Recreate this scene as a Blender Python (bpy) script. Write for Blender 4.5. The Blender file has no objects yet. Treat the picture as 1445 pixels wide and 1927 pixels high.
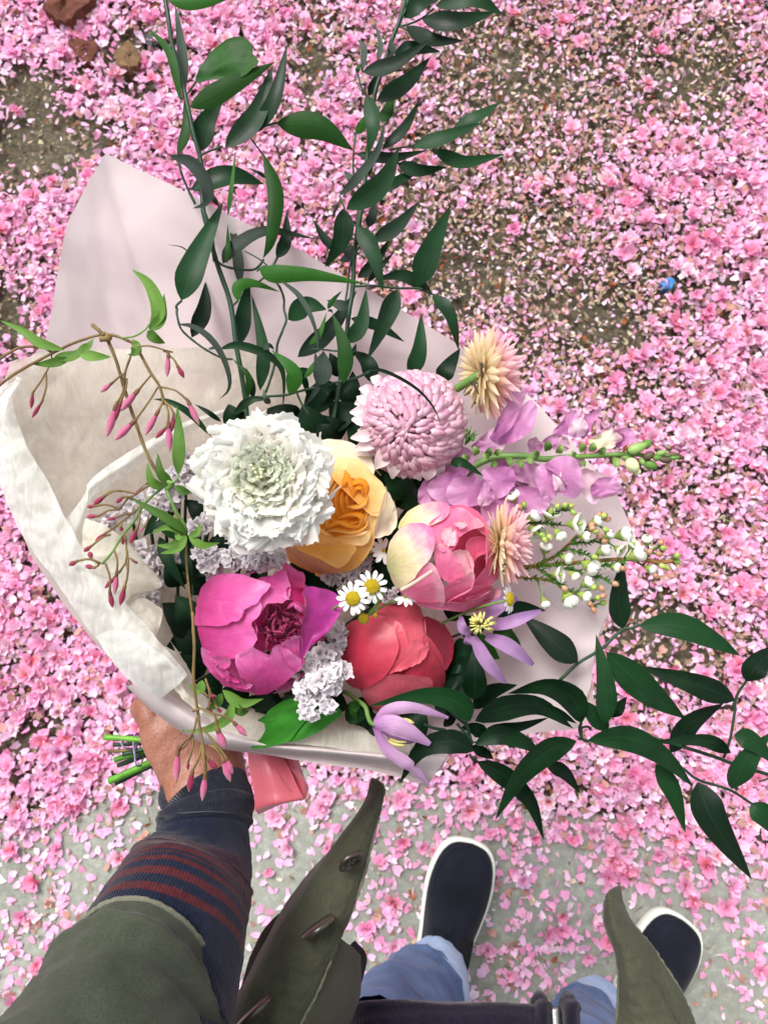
import bpy, math, random
import numpy as np
from mathutils import Matrix, Vector
random.seed(7); RNG = np.random.default_rng(7)
S = bpy.context.scene
COL = S.collection
# ------------------------------------------------------------------ camera
F, CX, CY = 1500.0, 722.5, 963.5      # focal length and centre in photograph pixels
CAMH, TILT, D0 = 1.40, math.radians(12), 0.50
CAM = Matrix.Translation((0, 0, CAMH)) @ Matrix.Rotation(TILT, 4, 'X')
cd = bpy.data.cameras.new('camera'); cam = bpy.data.objects.new('camera', cd); COL.objects.link(cam)
cam.matrix_world = CAM
cd.sensor_fit = 'VERTICAL'; cd.sensor_height = 36.0; cd.sensor_width = 36.0
cd.lens = 36.0 * F / 1927.0
cd.clip_start = 0.02; cd.clip_end = 200
cd.dof.use_dof = True; cd.dof.focus_distance = 0.47; cd.dof.aperture_fstop = 19.0
S.camera = cam
# ------------------------------------------------------------------ light: an overcast day
SUN_EL, SUN_AZ = math.radians(58), math.radians(-35)
w = bpy.data.worlds.new('World'); S.world = w; w.use_nodes = True
wn = w.node_tree; wn.nodes.clear()
sky = wn.nodes.new('ShaderNodeTexSky'); sky.sky_type = 'NISHITA'; sky.sun_disc = False
sky.sun_elevation = SUN_EL; sky.sun_rotation = SUN_AZ; sky.dust_density = 4.0; sky.air_density = 1.2
hs = wn.nodes.new('ShaderNodeHueSaturation'); hs.inputs['Saturation'].default_value = 0.12
bg = wn.nodes.new('ShaderNodeBackground'); bg.inputs['Strength'].default_value = 0.15
wo = wn.nodes.new('ShaderNodeOutputWorld')
wn.links.new(sky.outputs[0], hs.inputs['Color']); wn.links.new(hs.outputs[0], bg.inputs[0]); wn.links.new(bg.outputs[0], wo.inputs[0])
sd = bpy.data.lights.new('sun', 'SUN'); sd.energy = 1.5; sd.angle = math.radians(22); sd.color = (1.0, 0.965, 0.92)
sun = bpy.data.objects.new('sun', sd); COL.objects.link(sun)
# sun direction vector: azimuth measured like the sky node (0 = +Y, clockwise)
sv = Vector((math.sin(SUN_AZ) * math.cos(SUN_EL), math.cos(SUN_AZ) * math.cos(SUN_EL), math.sin(SUN_EL)))
sun.rotation_euler = sv.to_track_quat('Z', 'Y').to_euler(); sun.location = sv * 5
S.view_settings.view_transform = 'Standard'; S.view_settings.look = 'None'
S.view_settings.exposure = 0.78; S.view_settings.gamma = 1.0; S.view_settings.use_curve_mapping = False
S.cycles.max_bounces = 8; S.cycles.transparent_max_bounces = 8

# ------------------------------------------------------------------ helpers
def C(px, py, z=0.0):
    d = D0 - z
    return np.array(((px - CX) / F * d, (CY - py) / F * d, -d))
def CA(P):
    P = np.asarray(P, float).reshape(-1, 3); d = D0 - P[:, 2]
    return np.stack(((P[:, 0] - CX) / F * d, (CY - P[:, 1]) / F * d, -d), 1)
def ground_at(px, py, h=0.0):
    """the point of the ground (height h) seen at a photograph pixel"""
    r = CAM.to_3x3() @ Vector(((px - CX) / F, (CY - py) / F, -1.0)); t = (h - CAMH) / r.z
    return Vector((r.x * t, r.y * t, h))
CAMI = np.array(CAM.inverted())
def to_px(W):
    W = np.asarray(W, float); L = W @ CAMI[:3, :3].T + CAMI[:3, 3]
    return CX + F * L[:, 0] / -L[:, 2], CY - F * L[:, 1] / -L[:, 2]
class View:                                   # coordinates read off an enlarged crop of the photograph
    def __init__(s, x, y, k): s.x, s.y, s.k = x, y, k
    def __call__(s, pts): return [(s.x + p[0] / s.k, s.y + p[1] / s.k) + tuple(p[2:]) for p in pts]
    def p(s, a, b): return (s.x + a / s.k, s.y + b / s.k)
def lin(h):
    h = h.lstrip('#'); v = [int(h[i:i + 2], 16) / 255 for i in (0, 2, 4)]
    return tuple((x / 12.92 if x <= 0.04045 else ((x + 0.055) / 1.055) ** 2.4) for x in v) + (1.0,)

class Thing:
    pass
def props(o, label=None, cat=None, group=None, kind=None):
    if label: o['label'] = label
    if cat: o['category'] = cat
    if group: o['group'] = group
    if kind: o['kind'] = kind
    return o
def thing(name, label, cat, at, group=None):
    """an Empty at a point of the bouquet (px, py, z), aligned with the camera; parts are its children"""
    o = bpy.data.objects.new(name, None); o.empty_display_size = 0.01; COL.objects.link(o)
    c = C(*at); o.matrix_world = CAM @ Matrix.Translation(Vector(c)); props(o, label, cat, group)
    t = Thing(); t.o = o; t.c = c; t.s = -c[2] / F; return t
def wthing(name, label, cat, loc, group=None, rz=0):
    o = bpy.data.objects.new(name, None); o.empty_display_size = 0.02; COL.objects.link(o)
    o.location = loc; o.rotation_euler = (0, 0, rz); props(o, label, cat, group)
    t = Thing(); t.o = o; t.c = np.array(loc, float); t.s = 1; return t
def mesh(name, V, Q, mat, parent=None, uv=None, col=None, smooth=True, org=None):
    """V (n,3); Q (m,4) or (m,3) or list of faces; uv/col per vertex"""
    V = np.asarray(V, float)
    if org is not None: V = V - org
    me = bpy.data.meshes.new(name)
    if isinstance(Q, np.ndarray):
        k = Q.shape[1]; me.vertices.add(len(V)); me.vertices.foreach_set('co', V.astype(np.float32).ravel())
        me.loops.add(Q.size); me.loops.foreach_set('vertex_index', Q.astype(np.int32).ravel())
        me.polygons.add(len(Q)); me.polygons.foreach_set('loop_start', np.arange(0, Q.size, k, dtype=np.int32))
        li = Q.ravel()
        me.update(calc_edges=True)
    else:
        me.from_pydata([tuple(v) for v in V], [], Q); li = np.empty(len(me.loops), np.int32); me.loops.foreach_get('vertex_index', li); me.update()
    if uv is not None:
        l = me.uv_layers.new(name='UVMap'); l.data.foreach_set('uv', np.asarray(uv, np.float32)[li].ravel())
    if col is not None:
        a = me.color_attributes.new('tint', 'FLOAT_COLOR', 'POINT'); c4 = np.ones((len(V), 4), np.float32); c4[:, :3] = col; a.data.foreach_set('color', c4.ravel())
    if smooth: me.polygons.foreach_set('use_smooth', np.ones(len(me.polygons), bool))
    if mat is not None: me.materials.append(mat)
    o = bpy.data.objects.new(name, me); COL.objects.link(o)
    if parent is not None: o.parent = parent.o if isinstance(parent, Thing) else parent
    return o
def inst(name, me, parent, m):
    o = bpy.data.objects.new(name, me); COL.objects.link(o); o.parent = parent.o if isinstance(parent, Thing) else parent
    o.matrix_local = m; return o
def gridq(nu, nv, cu=False):
    """quads of a grid with nu columns x nv rows (row major)"""
    i = np.arange(nu if cu else nu - 1); j = np.arange(nv - 1); I, J = np.meshgrid(i, j)
    I = I.ravel(); J = J.ravel(); K = (I + 1) % nu
    return np.stack((J * nu + I, J * nu + K, (J + 1) * nu + K, (J + 1) * nu + I), 1)
def cat(P, n, closed=False):
    """Catmull-Rom resample of control points P (k,d) to n points"""
    P = np.asarray(P, float); k = len(P)
    if k == 1: return np.repeat(P, n, 0)
    t = np.linspace(0, k if closed else k - 1, n, endpoint=not closed)
    i = np.minimum(t.astype(int), (k if closed else k - 1) - (0 if closed else 1)); i = np.maximum(i, 0); f = (t - i)[:, None]
    if closed: g = lambda a: P[(i + a) % k]
    else:
        Q = np.vstack((2 * P[0] - P[1], P, 2 * P[-1] - P[-2])); g = lambda a: Q[i + a + 1]
    p0, p1, p2, p3 = g(-1), g(0), g(1), g(2)
    return 0.5 * (2 * p1 + (p2 - p0) * f + (2 * p0 - 5 * p1 + 4 * p2 - p3) * f ** 2 + (3 * p1 - p0 - 3 * p2 + p3) * f ** 3)
def wob(P, sc, seed=0, oct=3):
    """cheap smooth noise, about -1..1, of points P (n,3)"""
    r = np.random.default_rng(seed); P = np.asarray(P, float) * sc; out = np.zeros(len(P)); a = 1.0
    for o in range(oct):
        for k in range(3):
            d = r.normal(size=3); d /= np.linalg.norm(d); q = r.normal(size=3) * .9
            out += a * np.sin(P @ d * 6.28 + r.uniform(0, 6.28) + 1.3 * np.sin(P @ q * 4 + r.uniform(0, 6)))
        P = P * 2.1; a *= 0.5
    return out / 4.2
def unit(v): v = np.asarray(v, float); return v / (np.linalg.norm(v, axis=-1, keepdims=True) + 1e-12)
def tube(name, pts, rad, mat, parent, seg=8, n=None, rag=0.0, cap=True, px=True, uvrep=1):
    """pts (k,3) pixel points (px,py,z) or camera-frame points; rad in metres, list or scalar"""
    P = CA(pts) if px else np.asarray(pts, float)
    n = n or max(4, len(P) * 5); R = np.atleast_1d(np.asarray(rad, float))
    if len(R) == 1: R = np.repeat(R, 2)
    R = np.interp(np.linspace(0, 1, n), np.linspace(0, 1, len(R)), R); P = cat(P, n)
    T = unit(np.gradient(P, axis=0)); up = np.array((0.13, 0.21, 0.97)); A = unit(np.cross(T, up)); B = np.cross(T, A)
    ph = np.linspace(0, 2 * np.pi, seg, endpoint=False)
    V = P[:, None] + (A[:, None] * np.cos(ph)[None, :, None] + B[:, None] * np.sin(ph)[None, :, None]) * R[:, None, None]
    V = V.reshape(-1, 3)
    if rag: V += unit(V - np.repeat(P, seg, 0)) * (wob(V, 160, 3) * rag)[:, None]
    Q = gridq(seg, n, True); uv = np.stack((np.tile(np.arange(seg) / seg, n), np.repeat(np.linspace(0, uvrep, n), seg)), 1)
    if cap:
        V = np.vstack((V, P[0], P[-1])); a, b = n * seg, n * seg + 1; uv = np.vstack((uv, (0, 0), (0, uvrep)))
        k = np.arange(seg); k1 = (k + 1) % seg
        Q = np.vstack((Q, np.stack((k1, k, np.full(seg, a), np.full(seg, a)), 1), np.stack((k + (n - 1) * seg, k1 + (n - 1) * seg, np.full(seg, b), np.full(seg, b)), 1)))
        Qf = [tuple(q) if q[2] != q[3] else tuple(q[:3]) for q in Q.tolist()]
        return mesh(name, V, Qf, mat, parent, uv=uv, org=parent_org(parent))
    return mesh(name, V, Q, mat, parent, uv=uv, org=parent_org(parent))
def parent_org(p):
    if p is None: return None
    if isinstance(p, Thing): return p.c
    return ORG.get(p.name)
ORG = {}
def sub(o, t):        # remember the origin of a part so that sub-parts can be built under it
    ORG[o.name] = t.c; return o
def loft(name, rows, mat, parent, nu=24, nv=24, wr=None, cu=False, px=True, solid=0):
    """surface through rows of control points; wr = (amp, scale, seed) wrinkles along the view axis"""
    rows = [np.asarray(r, float) for r in rows]
    R = np.stack([cat(r, nu, cu) for r in rows]); G = np.stack([cat(R[:, i], nv) for i in range(nu)], 1)
    P = G.reshape(-1, 3); V = CA(P) if px else P.copy()
    if wr:
        for (a, s, sd_) in (wr if isinstance(wr, list) else [wr]): V[:, 2] += a * (wob(V, s, sd_) if sd_ < 200 else 1.6 - 4 * np.abs(wob(V, s, sd_)) ** .8)
    uv = np.stack((np.tile(np.linspace(0, 1, nu), nv), np.repeat(np.linspace(0, 1, nv), nu)), 1)
    o = mesh(name, V, gridq(nu, nv, cu), mat, parent, uv=uv, org=parent_org(parent))
    if solid: m_ = o.modifiers.new('thickness', 'SOLIDIFY'); m_.thickness = solid; m_.offset = 0
    return o
def petal(name, pts, zf, mat, parent, off=0.0, curl=0.0, ruf=0.0, rag=0.0, base=None, n=56, m=8, seed=0, cup=0.0, tipz=0.0, sharp=False, solid=0):
    """a petal with the given outline (px) lying on the curved surface zf(px,py); its rim lifts by curl"""
    P = np.asarray(pts, float)[:, :2]
    O = cat(P, n, True)
    c = O.mean(0); r = np.random.default_rng(seed + 11)
    d = unit(O - c); tt = np.arange(n) / n * 6.283; O = O + d * (.8 * np.sin(tt * 3 + seed) + .6 * np.sin(tt * 7 + 2 * seed) + .4 * np.sin(tt * 13 + seed))[:, None]
    if rag: O = O + d * (r.normal(size=n)[:, None] * rag)
    base = np.array(base if base is not None else c + np.array((0, 1.0)) * 10)
    ts = np.linspace(0, 1, m + 1)[1:] ** 0.85
    G = [c[None]] + [c + (O - c) * t for t in ts]; XY = np.vstack(G)
    T = np.concatenate(([0], np.repeat(ts, n))); ang = np.concatenate(([0], np.tile(np.arange(n) / n * 2 * np.pi, m)))
    dd = np.linalg.norm(XY - base, axis=1); v = dd / dd.max()
    z = zf(XY[:, 0], XY[:, 1]) + off + curl * T ** 4 + cup * (1 - T ** 2) + tipz * v ** 2
    ph = r.uniform(0, 6, 3)
    z = z + ruf * T ** 3 * (np.sin(ang * 5 + ph[0]) + .6 * np.sin(ang * 9 + ph[1]) + .4 * np.sin(ang * 17 + ph[2]))
    V = CA(np.column_stack((XY, z))); V[:, 2] += 0.0003 * wob(V, 90, seed) + 0.0011 * wob(V, 24, seed + 5)
    dx = XY - base; u = np.arctan2(dx[:, 0], -dx[:, 1]) / 3.14
    Q = [(0, 1 + i, 1 + (i + 1) % n) for i in range(n)]
    for k in range(m - 1):
        a = 1 + k * n; Q += [(a + i, a + n + i, a + n + (i + 1) % n, a + (i + 1) % n) for i in range(n)]
    o = mesh(name, V, Q, mat, parent, uv=np.column_stack((u, v)), org=parent_org(parent))
    if solid: m_ = o.modifiers.new('thickness', 'SOLIDIFY'); m_.thickness = solid; m_.offset = -1
    return o
def ball(cx, cy, r, z0, flat=1.0, ry=None):
    ry = ry or r; R = r / F * D0 * flat
    return lambda x, y: z0 + R * np.sqrt(np.maximum(0.0, 1 - ((x - cx) / r) ** 2 - ((y - cy) / ry) ** 2) + 1e-4)
def leaf(name, path, w, mat, parent, z=0.0, zt=None, roll=0.0, fold=0.18, n=14, arch=0.006, prof=None, ruf=0.0, seed=0, j=2, wmin=0.0):
    """path: px points base..tip (2+); w: full width in px; z, zt heights of base and tip"""
    P = np.asarray([p[:2] for p in path], float); k = len(P); zt = z if zt is None else zt
    if k == 2: P = np.vstack((P[0], (P[0] + P[1]) / 2, P[1]))
    elif k == 3:   # pass through the middle point
        pass
    Q2 = cat(P, n); v = np.linspace(0, 1, n); zz = z + (zt - z) * v + arch * np.sin(v * np.pi)
    M = CA(np.column_stack((Q2, zz))); T = unit(np.gradient(M, axis=0)); Z = np.array((0, 0, 1.0))
    s = unit(np.cross(T, Z)); a = roll if np.ndim(roll) else np.full(n, float(roll)); s = s * np.cos(a)[:, None] + Z * np.sin(a)[:, None]
    nrm = np.cross(s, T)
    pf = (np.sin(np.minimum(1, v / 0.36) * 1.5708) ** .75) * (np.clip(1 - np.clip((v - .30) / 0.70, 0, 1) ** 1.7, 0, 1)) if prof is None else prof(v)
    pf = pf / pf.max(); W = (w * 0.5 * (D0 - zz) / F)[:, None] * (pf[:, None] * (1 - wmin) + wmin)
    rows = []; js = np.linspace(-1, 1, 2 * j + 1)
    for q in js: rows.append(M + s * W * q + nrm * W * fold * (q * q) + nrm * (ruf * abs(q) * np.sin(v * 23 + seed + q))[:, None])
    V = np.stack(rows, 1).reshape(-1, 3)
    uv = np.stack((np.tile((js + 1) / 2, n), np.repeat(v, 2 * j + 1)), 1)
    return mesh(name, V, gridq(2 * j + 1, n), mat, parent, uv=uv, org=parent_org(parent))

# ------------------------------------------------------------------ materials
def newmat(name):
    m = bpy.data.materials.new(name); m.use_nodes = True; nt = m.node_tree; nt.nodes.clear(); return m, nt
def N(nt, t, **kw):
    n = nt.nodes.new('ShaderNode' + t)
    for k, v in kw.items():
        if k in n.inputs: n.inputs[k].default_value = v
        else: setattr(n, k, v)
    return n
def L(nt, a, b): nt.links.new(a, b)
def mixc(nt, f, a, b, mode='MIX'):
    n = nt.nodes.new('ShaderNodeMix'); n.data_type = 'RGBA'; n.blend_type = mode
    for s, x in (('Factor', f), ('A', a), ('B', b)):
        i = [q for q in n.inputs if q.name == s and (q.type == ('VALUE' if s == 'Factor' else 'RGBA'))][0]
        if hasattr(x, 'is_linked'): nt.links.new(x, i)
        else: i.default_value = x
    return [q for q in n.outputs if q.type == 'RGBA'][0]
def ramp(nt, fac, stops):
    r = nt.nodes.new('ShaderNodeValToRGB'); nt.links.new(fac, r.inputs[0]); e = r.color_ramp.elements
    while len(e) < len(stops): e.new(0.5)
    for x, (p, c) in zip(e, stops): x.position = p; x.color = c if len(c) == 4 else (*c, 1)
    return r.outputs[0]
def coords(nt, kind='Object', scale=(1, 1, 1)):
    tc = N(nt, 'TexCoord'); mp = N(nt, 'Mapping'); mp.inputs['Scale'].default_value = scale; L(nt, tc.outputs[kind], mp.inputs[0]); return mp.outputs[0]
def finish(nt, colsock, rough=.5, bump=None, trans=0.0, spec=.5, sheen=0.0, coat=0.0, bstr=.3, bdist=.0005, alpha=None, sss=0.0, tcol=None, metal=0.0):
    b = N(nt, 'BsdfPrincipled'); o = N(nt, 'OutputMaterial')
    if hasattr(colsock, 'is_linked'): L(nt, colsock, b.inputs['Base Color'])
    else: b.inputs['Base Color'].default_value = colsock
    if hasattr(rough, 'is_linked'): L(nt, rough, b.inputs['Roughness'])
    else: b.inputs['Roughness'].default_value = rough
    b.inputs['Specular IOR Level'].default_value = spec; b.inputs['Sheen Weight'].default_value = sheen; b.inputs['Metallic'].default_value = metal
    b.inputs['Coat Weight'].default_value = coat; b.inputs['Coat Roughness'].default_value = .2
    if sss: b.inputs['Subsurface Weight'].default_value = sss; b.inputs['Subsurface Scale'].default_value = 0.006; b.inputs['Subsurface Radius'].default_value = (1, .4, .25)
    if bump is not None:
        bp = N(nt, 'Bump'); bp.inputs['Strength'].default_value = bstr; bp.inputs['Distance'].default_value = bdist; L(nt, bump, bp.inputs['Height']); L(nt, bp.outputs[0], b.inputs['Normal'])
    out = b.outputs[0]
    if trans:
        t = N(nt, 'BsdfTranslucent'); src = tcol if tcol is not None else colsock
        if hasattr(src, 'is_linked'): L(nt, src, t.inputs[0])
        else: t.inputs[0].default_value = src
        mx = N(nt, 'MixShader'); mx.inputs[0].default_value = trans; L(nt, out, mx.inputs[1]); L(nt, t.outputs[0], mx.inputs[2]); out = mx.outputs[0]
    if alpha is not None:
        tr = N(nt, 'BsdfTransparent'); mx = N(nt, 'MixShader')
        if hasattr(alpha, 'is_linked'): L(nt, alpha, mx.inputs[0])
        else: mx.inputs[0].default_value = alpha
        L(nt, tr.outputs[0], mx.inputs[1]); L(nt, out, mx.inputs[2]); out = mx.outputs[0]
    L(nt, out, o.inputs[0])
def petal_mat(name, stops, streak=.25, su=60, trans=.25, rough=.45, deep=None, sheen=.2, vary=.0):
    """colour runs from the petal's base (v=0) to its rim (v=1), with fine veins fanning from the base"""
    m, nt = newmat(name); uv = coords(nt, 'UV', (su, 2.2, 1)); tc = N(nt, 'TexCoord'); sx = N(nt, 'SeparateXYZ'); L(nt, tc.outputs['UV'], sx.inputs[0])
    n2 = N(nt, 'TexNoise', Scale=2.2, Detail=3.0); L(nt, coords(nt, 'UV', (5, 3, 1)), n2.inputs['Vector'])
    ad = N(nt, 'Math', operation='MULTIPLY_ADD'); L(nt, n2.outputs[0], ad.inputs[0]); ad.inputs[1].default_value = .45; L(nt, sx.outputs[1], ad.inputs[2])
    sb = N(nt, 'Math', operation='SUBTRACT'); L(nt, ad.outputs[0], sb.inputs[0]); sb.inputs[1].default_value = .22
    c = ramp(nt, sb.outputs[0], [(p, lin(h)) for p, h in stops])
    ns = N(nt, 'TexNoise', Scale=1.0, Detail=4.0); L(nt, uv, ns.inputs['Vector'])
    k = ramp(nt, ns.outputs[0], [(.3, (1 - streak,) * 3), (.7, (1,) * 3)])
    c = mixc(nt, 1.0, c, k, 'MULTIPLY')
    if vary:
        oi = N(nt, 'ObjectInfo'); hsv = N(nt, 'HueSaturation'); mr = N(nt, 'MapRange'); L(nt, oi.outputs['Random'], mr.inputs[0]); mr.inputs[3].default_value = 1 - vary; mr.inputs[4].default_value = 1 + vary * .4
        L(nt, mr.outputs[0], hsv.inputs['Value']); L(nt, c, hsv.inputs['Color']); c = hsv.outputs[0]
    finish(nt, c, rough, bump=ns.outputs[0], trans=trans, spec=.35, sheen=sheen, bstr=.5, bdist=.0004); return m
def leaf_mat(name, dark, light, rough=.32, trans=.12, spec=.5, su=16, vein=.25):
    m, nt = newmat(name); ns = N(nt, 'TexNoise', Scale=1.0, Detail=3.0); L(nt, coords(nt, 'UV', (su, 1.5, 1)), ns.inputs['Vector'])
    n2 = N(nt, 'TexNoise', Scale=60.0, Detail=3.0); L(nt, coords(nt, 'Object'), n2.inputs['Vector'])
    oi = N(nt, 'ObjectInfo'); a1 = N(nt, 'Math', operation='MULTIPLY_ADD'); L(nt, oi.outputs['Random'], a1.inputs[0]); a1.inputs[1].default_value = .95; L(nt, n2.outputs[0], a1.inputs[2])
    a2 = N(nt, 'Math', operation='SUBTRACT'); L(nt, a1.outputs[0], a2.inputs[0]); a2.inputs[1].default_value = .42
    c = ramp(nt, a2.outputs[0], [(.25, lin(dark)), (.85, lin(light))])
    k = ramp(nt, ns.outputs[0], [(.35, (1 - vein,) * 3), (.65, (1.12,) * 3)]); c = mixc(nt, 1.0, c, k, 'MULTIPLY')
    tc = N(nt, 'TexCoord'); sx = N(nt, 'SeparateXYZ'); L(nt, tc.outputs['UV'], sx.inputs[0])
    s1 = N(nt, 'Math', operation='SUBTRACT'); L(nt, sx.outputs[0], s1.inputs[0]); s1.inputs[1].default_value = .5
    s2 = N(nt, 'Math', operation='ABSOLUTE'); L(nt, s1.outputs[0], s2.inputs[0])
    mid = ramp(nt, s2.outputs[0], [(0.0, (.5,) * 3), (.03, (0,) * 3)])
    c = mixc(nt, mid, c, mixc(nt, .25, c, lin('#3f6238')))
    spk = N(nt, 'TexVoronoi', Scale=900.0); L(nt, coords(nt, 'Object'), spk.inputs['Vector'])
    sp = ramp(nt, spk.outputs[0], [(0.03, (.5,) * 3), (.07, (0,) * 3)]); c = mixc(nt, sp, c, lin('#8fa08a'))
    rr = ramp(nt, n2.outputs[0], [(.3, (rough - .07,) * 3), (.7, (rough + .1,) * 3)])
    finish(nt, c, rr, bump=ns.outputs[0], trans=trans, spec=spec, bstr=.3, bdist=.0004, tcol=lin(light)); return m
def plain_mat(name, a, b, scale=40, rough=.5, spec=.5, trans=0, bdist=.0005, bstr=.3, detail=4, sheen=0, coords_kind='Object', stretch=(1, 1, 1), coat=0, sss=0, metal=0, lo=.3, hi=.7):
    m, nt = newmat(name); ns = N(nt, 'TexNoise', Scale=float(scale), Detail=float(detail)); L(nt, coords(nt, coords_kind, stretch), ns.inputs['Vector'])
    c = ramp(nt, ns.outputs[0], [(lo, lin(a)), (hi, lin(b))]); finish(nt, c, rough, bump=ns.outputs[0], trans=trans, spec=spec, bstr=bstr, bdist=bdist, sheen=sheen, coat=coat, sss=sss, metal=metal); return m
# ------------------------------------------------------------------ the ground
def soil_material():
    m, nt = newmat('soil'); co = coords(nt, 'Object')
    n1 = N(nt, 'TexNoise', Scale=9.0, Detail=8.0); L(nt, co, n1.inputs['Vector']); n2 = N(nt, 'TexNoise', Scale=110.0, Detail=6.0); L(nt, co, n2.inputs['Vector'])
    vo = N(nt, 'TexVoronoi', Scale=160.0); L(nt, co, vo.inputs['Vector'])
    c = ramp(nt, n1.outputs[0], [(.3, lin('#5c594f')), (.7, lin('#857f72'))]); c = mixc(nt, .75, c, ramp(nt, n2.outputs[0], [(.3, lin('#2e2a22')), (.5, lin('#6b6350')), (.72, lin('#a39a82'))]), 'OVERLAY')
    c = mixc(nt, ramp(nt, vo.outputs['Color'], [(.86, (0,) * 3), (.9, (.8,) * 3)]), c, lin('#a08f7c'))
    ad = N(nt, 'Math', operation='ADD'); L(nt, n2.outputs[0], ad.inputs[0]); L(nt, n1.outputs[0], ad.inputs[1])
    finish(nt, c, .95, bump=ad.outputs[0], spec=.15, bstr=1.0, bdist=.006); return m
def concrete_material():
    m, nt = newmat('concrete'); co = coords(nt, 'Object')
    n1 = N(nt, 'TexNoise', Scale=4.0, Detail=6.0); L(nt, co, n1.inputs['Vector']); n2 = N(nt, 'TexNoise', Scale=70.0, Detail=8.0, Roughness=.7); L(nt, co, n2.inputs['Vector'])
    vo = N(nt, 'TexVoronoi', Scale=120.0); L(nt, co, vo.inputs['Vector'])
    c = ramp(nt, n1.outputs[0], [(.25, lin('#868a83')), (.5, lin('#9da099')), (.8, lin('#adaea8'))])
    c = mixc(nt, .55, c, ramp(nt, n2.outputs[0], [(.3, lin('#5f5f56')), (.5, lin('#8c8c84')), (.7, lin('#c4c3ba'))]), 'OVERLAY')
    c = mixc(nt, ramp(nt, vo.outputs[0], [(.06, (.55,) * 3), (.13, (0,) * 3)]), c, lin('#6b675c'))
    n3 = N(nt, 'TexNoise', Scale=14.0, Detail=5.0); L(nt, co, n3.inputs['Vector']); c = mixc(nt, ramp(nt, n3.outputs[0], [(.56, (0,) * 3), (.72, (.5,) * 3)]), c, lin('#7d7666'))
    finish(nt, c, .9, bump=n2.outputs[0], spec=.2, bstr=.8, bdist=.002); return m
SOIL, CONC = soil_material(), concrete_material()
def wobbly_sheet(name, x0, x1, y0, y1, n, mat, z0, amp):
    nx, ny = n; X, Y = np.meshgrid(np.linspace(x0, x1, nx), np.linspace(y0, y1, ny)); P = np.column_stack((X.ravel(), Y.ravel(), np.zeros(X.size)))
    P[:, 2] = z0 + amp * wob(P, 1.7, 5, 5); return mesh(name, P, gridq(nx, ny), mat)
# one ground sheet out to the horizon: fine near the feet, coarse beyond
gx = np.unique(np.concatenate((np.linspace(-2.4, 2.4, 130), -np.geomspace(2.4, 80, 14), np.geomspace(2.4, 80, 14))))
X, Y = np.meshgrid(gx, gx); P = np.column_stack((X.ravel(), Y.ravel(), np.zeros(X.size))); near = np.exp(-(P[:, 0] ** 2 + P[:, 1] ** 2) / 3)
P[:, 2] = -0.012 + near * 0.005 * wob(P, 1.7, 5, 5)
g = mesh('ground', P, gridq(len(gx), len(gx)), SOIL); props(g, 'dark brown gritty soil under the fallen blossom', kind='structure')
# concrete pavement whose ragged far edge runs across the picture
EDGE = [(-900, 1330), (0, 1540), (160, 1500), (300, 1450), (480, 1440), (700, 1470), (900, 1490), (1050, 1530), (1250, 1570), (1445, 1610), (2300, 1800)]
def edge_y(px): return np.interp(px, [e[0] for e in EDGE], [e[1] for e in EDGE])
ex = np.linspace(-900, 2300, 160); top = []
for i, x in enumerate(ex):
    y = edge_y(x) + 10 * math.sin(x * .021) + 6 * math.sin(x * .083 + 1) + random.uniform(-3, 3); q = ground_at(x, y); top.append((q.x, q.y))
top = np.array(top); nr = 60; rows = []
for k in range(nr):
    t = (k / (nr - 1)) ** 1.5; yb = -2.6; rows.append(np.column_stack((top[:, 0], top[:, 1] * (1 - t) + yb * t, np.zeros(len(top)))))
lip = rows[0].copy(); lip[:, 2] = -.02; lip[:, 1] += .006; P = np.vstack([lip] + rows); P[len(top):, 2] = 0.0 + 0.0012 * wob(P[len(top):], 3, 8, 4)
g = mesh('pavement', P, gridq(len(top), nr + 1), CONC); props(g, 'pale grey worn concrete slab under the shoes', kind='structure')

# ------------------------------------------------------------------ fallen blossom
def petal_field(name, pos, size, yaw, pitch, roll, base, tip, mat, curv, kind='stuff', cup=.25, slim=1.0):
    """many petals in one mesh; pos (n,3) is each petal's base; each petal has 9 vertices, 4 quads"""
    n = len(pos)
    tx = np.array([-.13, 0, .13, -.36, 0, .36, -.27, 0, .27]) * slim; ty = np.array([0, 0, 0, .52, .5, .52, .98, .88, .98]); q = np.array((0, 0, 0, 1, 0, 1, 1.3, .55, 1.3))
    x = tx[None] * size[:, None] * (1 + .2 * RNG.normal(size=(n, 1))); y = ty[None] * size[:, None]
    z = (q[None] * cup * .3 + curv[:, None] * (ty[None] ** 2)) * size[:, None] + RNG.normal(size=(n, 9)) * .03 * size[:, None]
    cr, sr = np.cos(roll)[:, None], np.sin(roll)[:, None]; x, z = x * cr + z * sr, -x * sr + z * cr
    cp, sp = np.cos(pitch)[:, None], np.sin(pitch)[:, None]; y, z = y * cp - z * sp, y * sp + z * cp
    cy, sy = np.cos(yaw)[:, None], np.sin(yaw)[:, None]; X = x * cy - y * sy; Y = x * sy + y * cy
    V = np.stack((X + pos[:, 0:1], Y + pos[:, 1:2], z + pos[:, 2:3]), 2).reshape(-1, 3)
    f = ty[None, :, None] ** .8; col = (base[:, None] * (1 - f) + tip[:, None] * f).reshape(-1, 3)
    q0 = np.array([(0, 1, 4, 3), (1, 2, 5, 4), (3, 4, 7, 6), (4, 5, 8, 7)]); Q = (q0[None] + (np.arange(n) * 9)[:, None, None]).reshape(-1, 4)
    return mesh(name, V, Q, mat, col=col)
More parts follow.
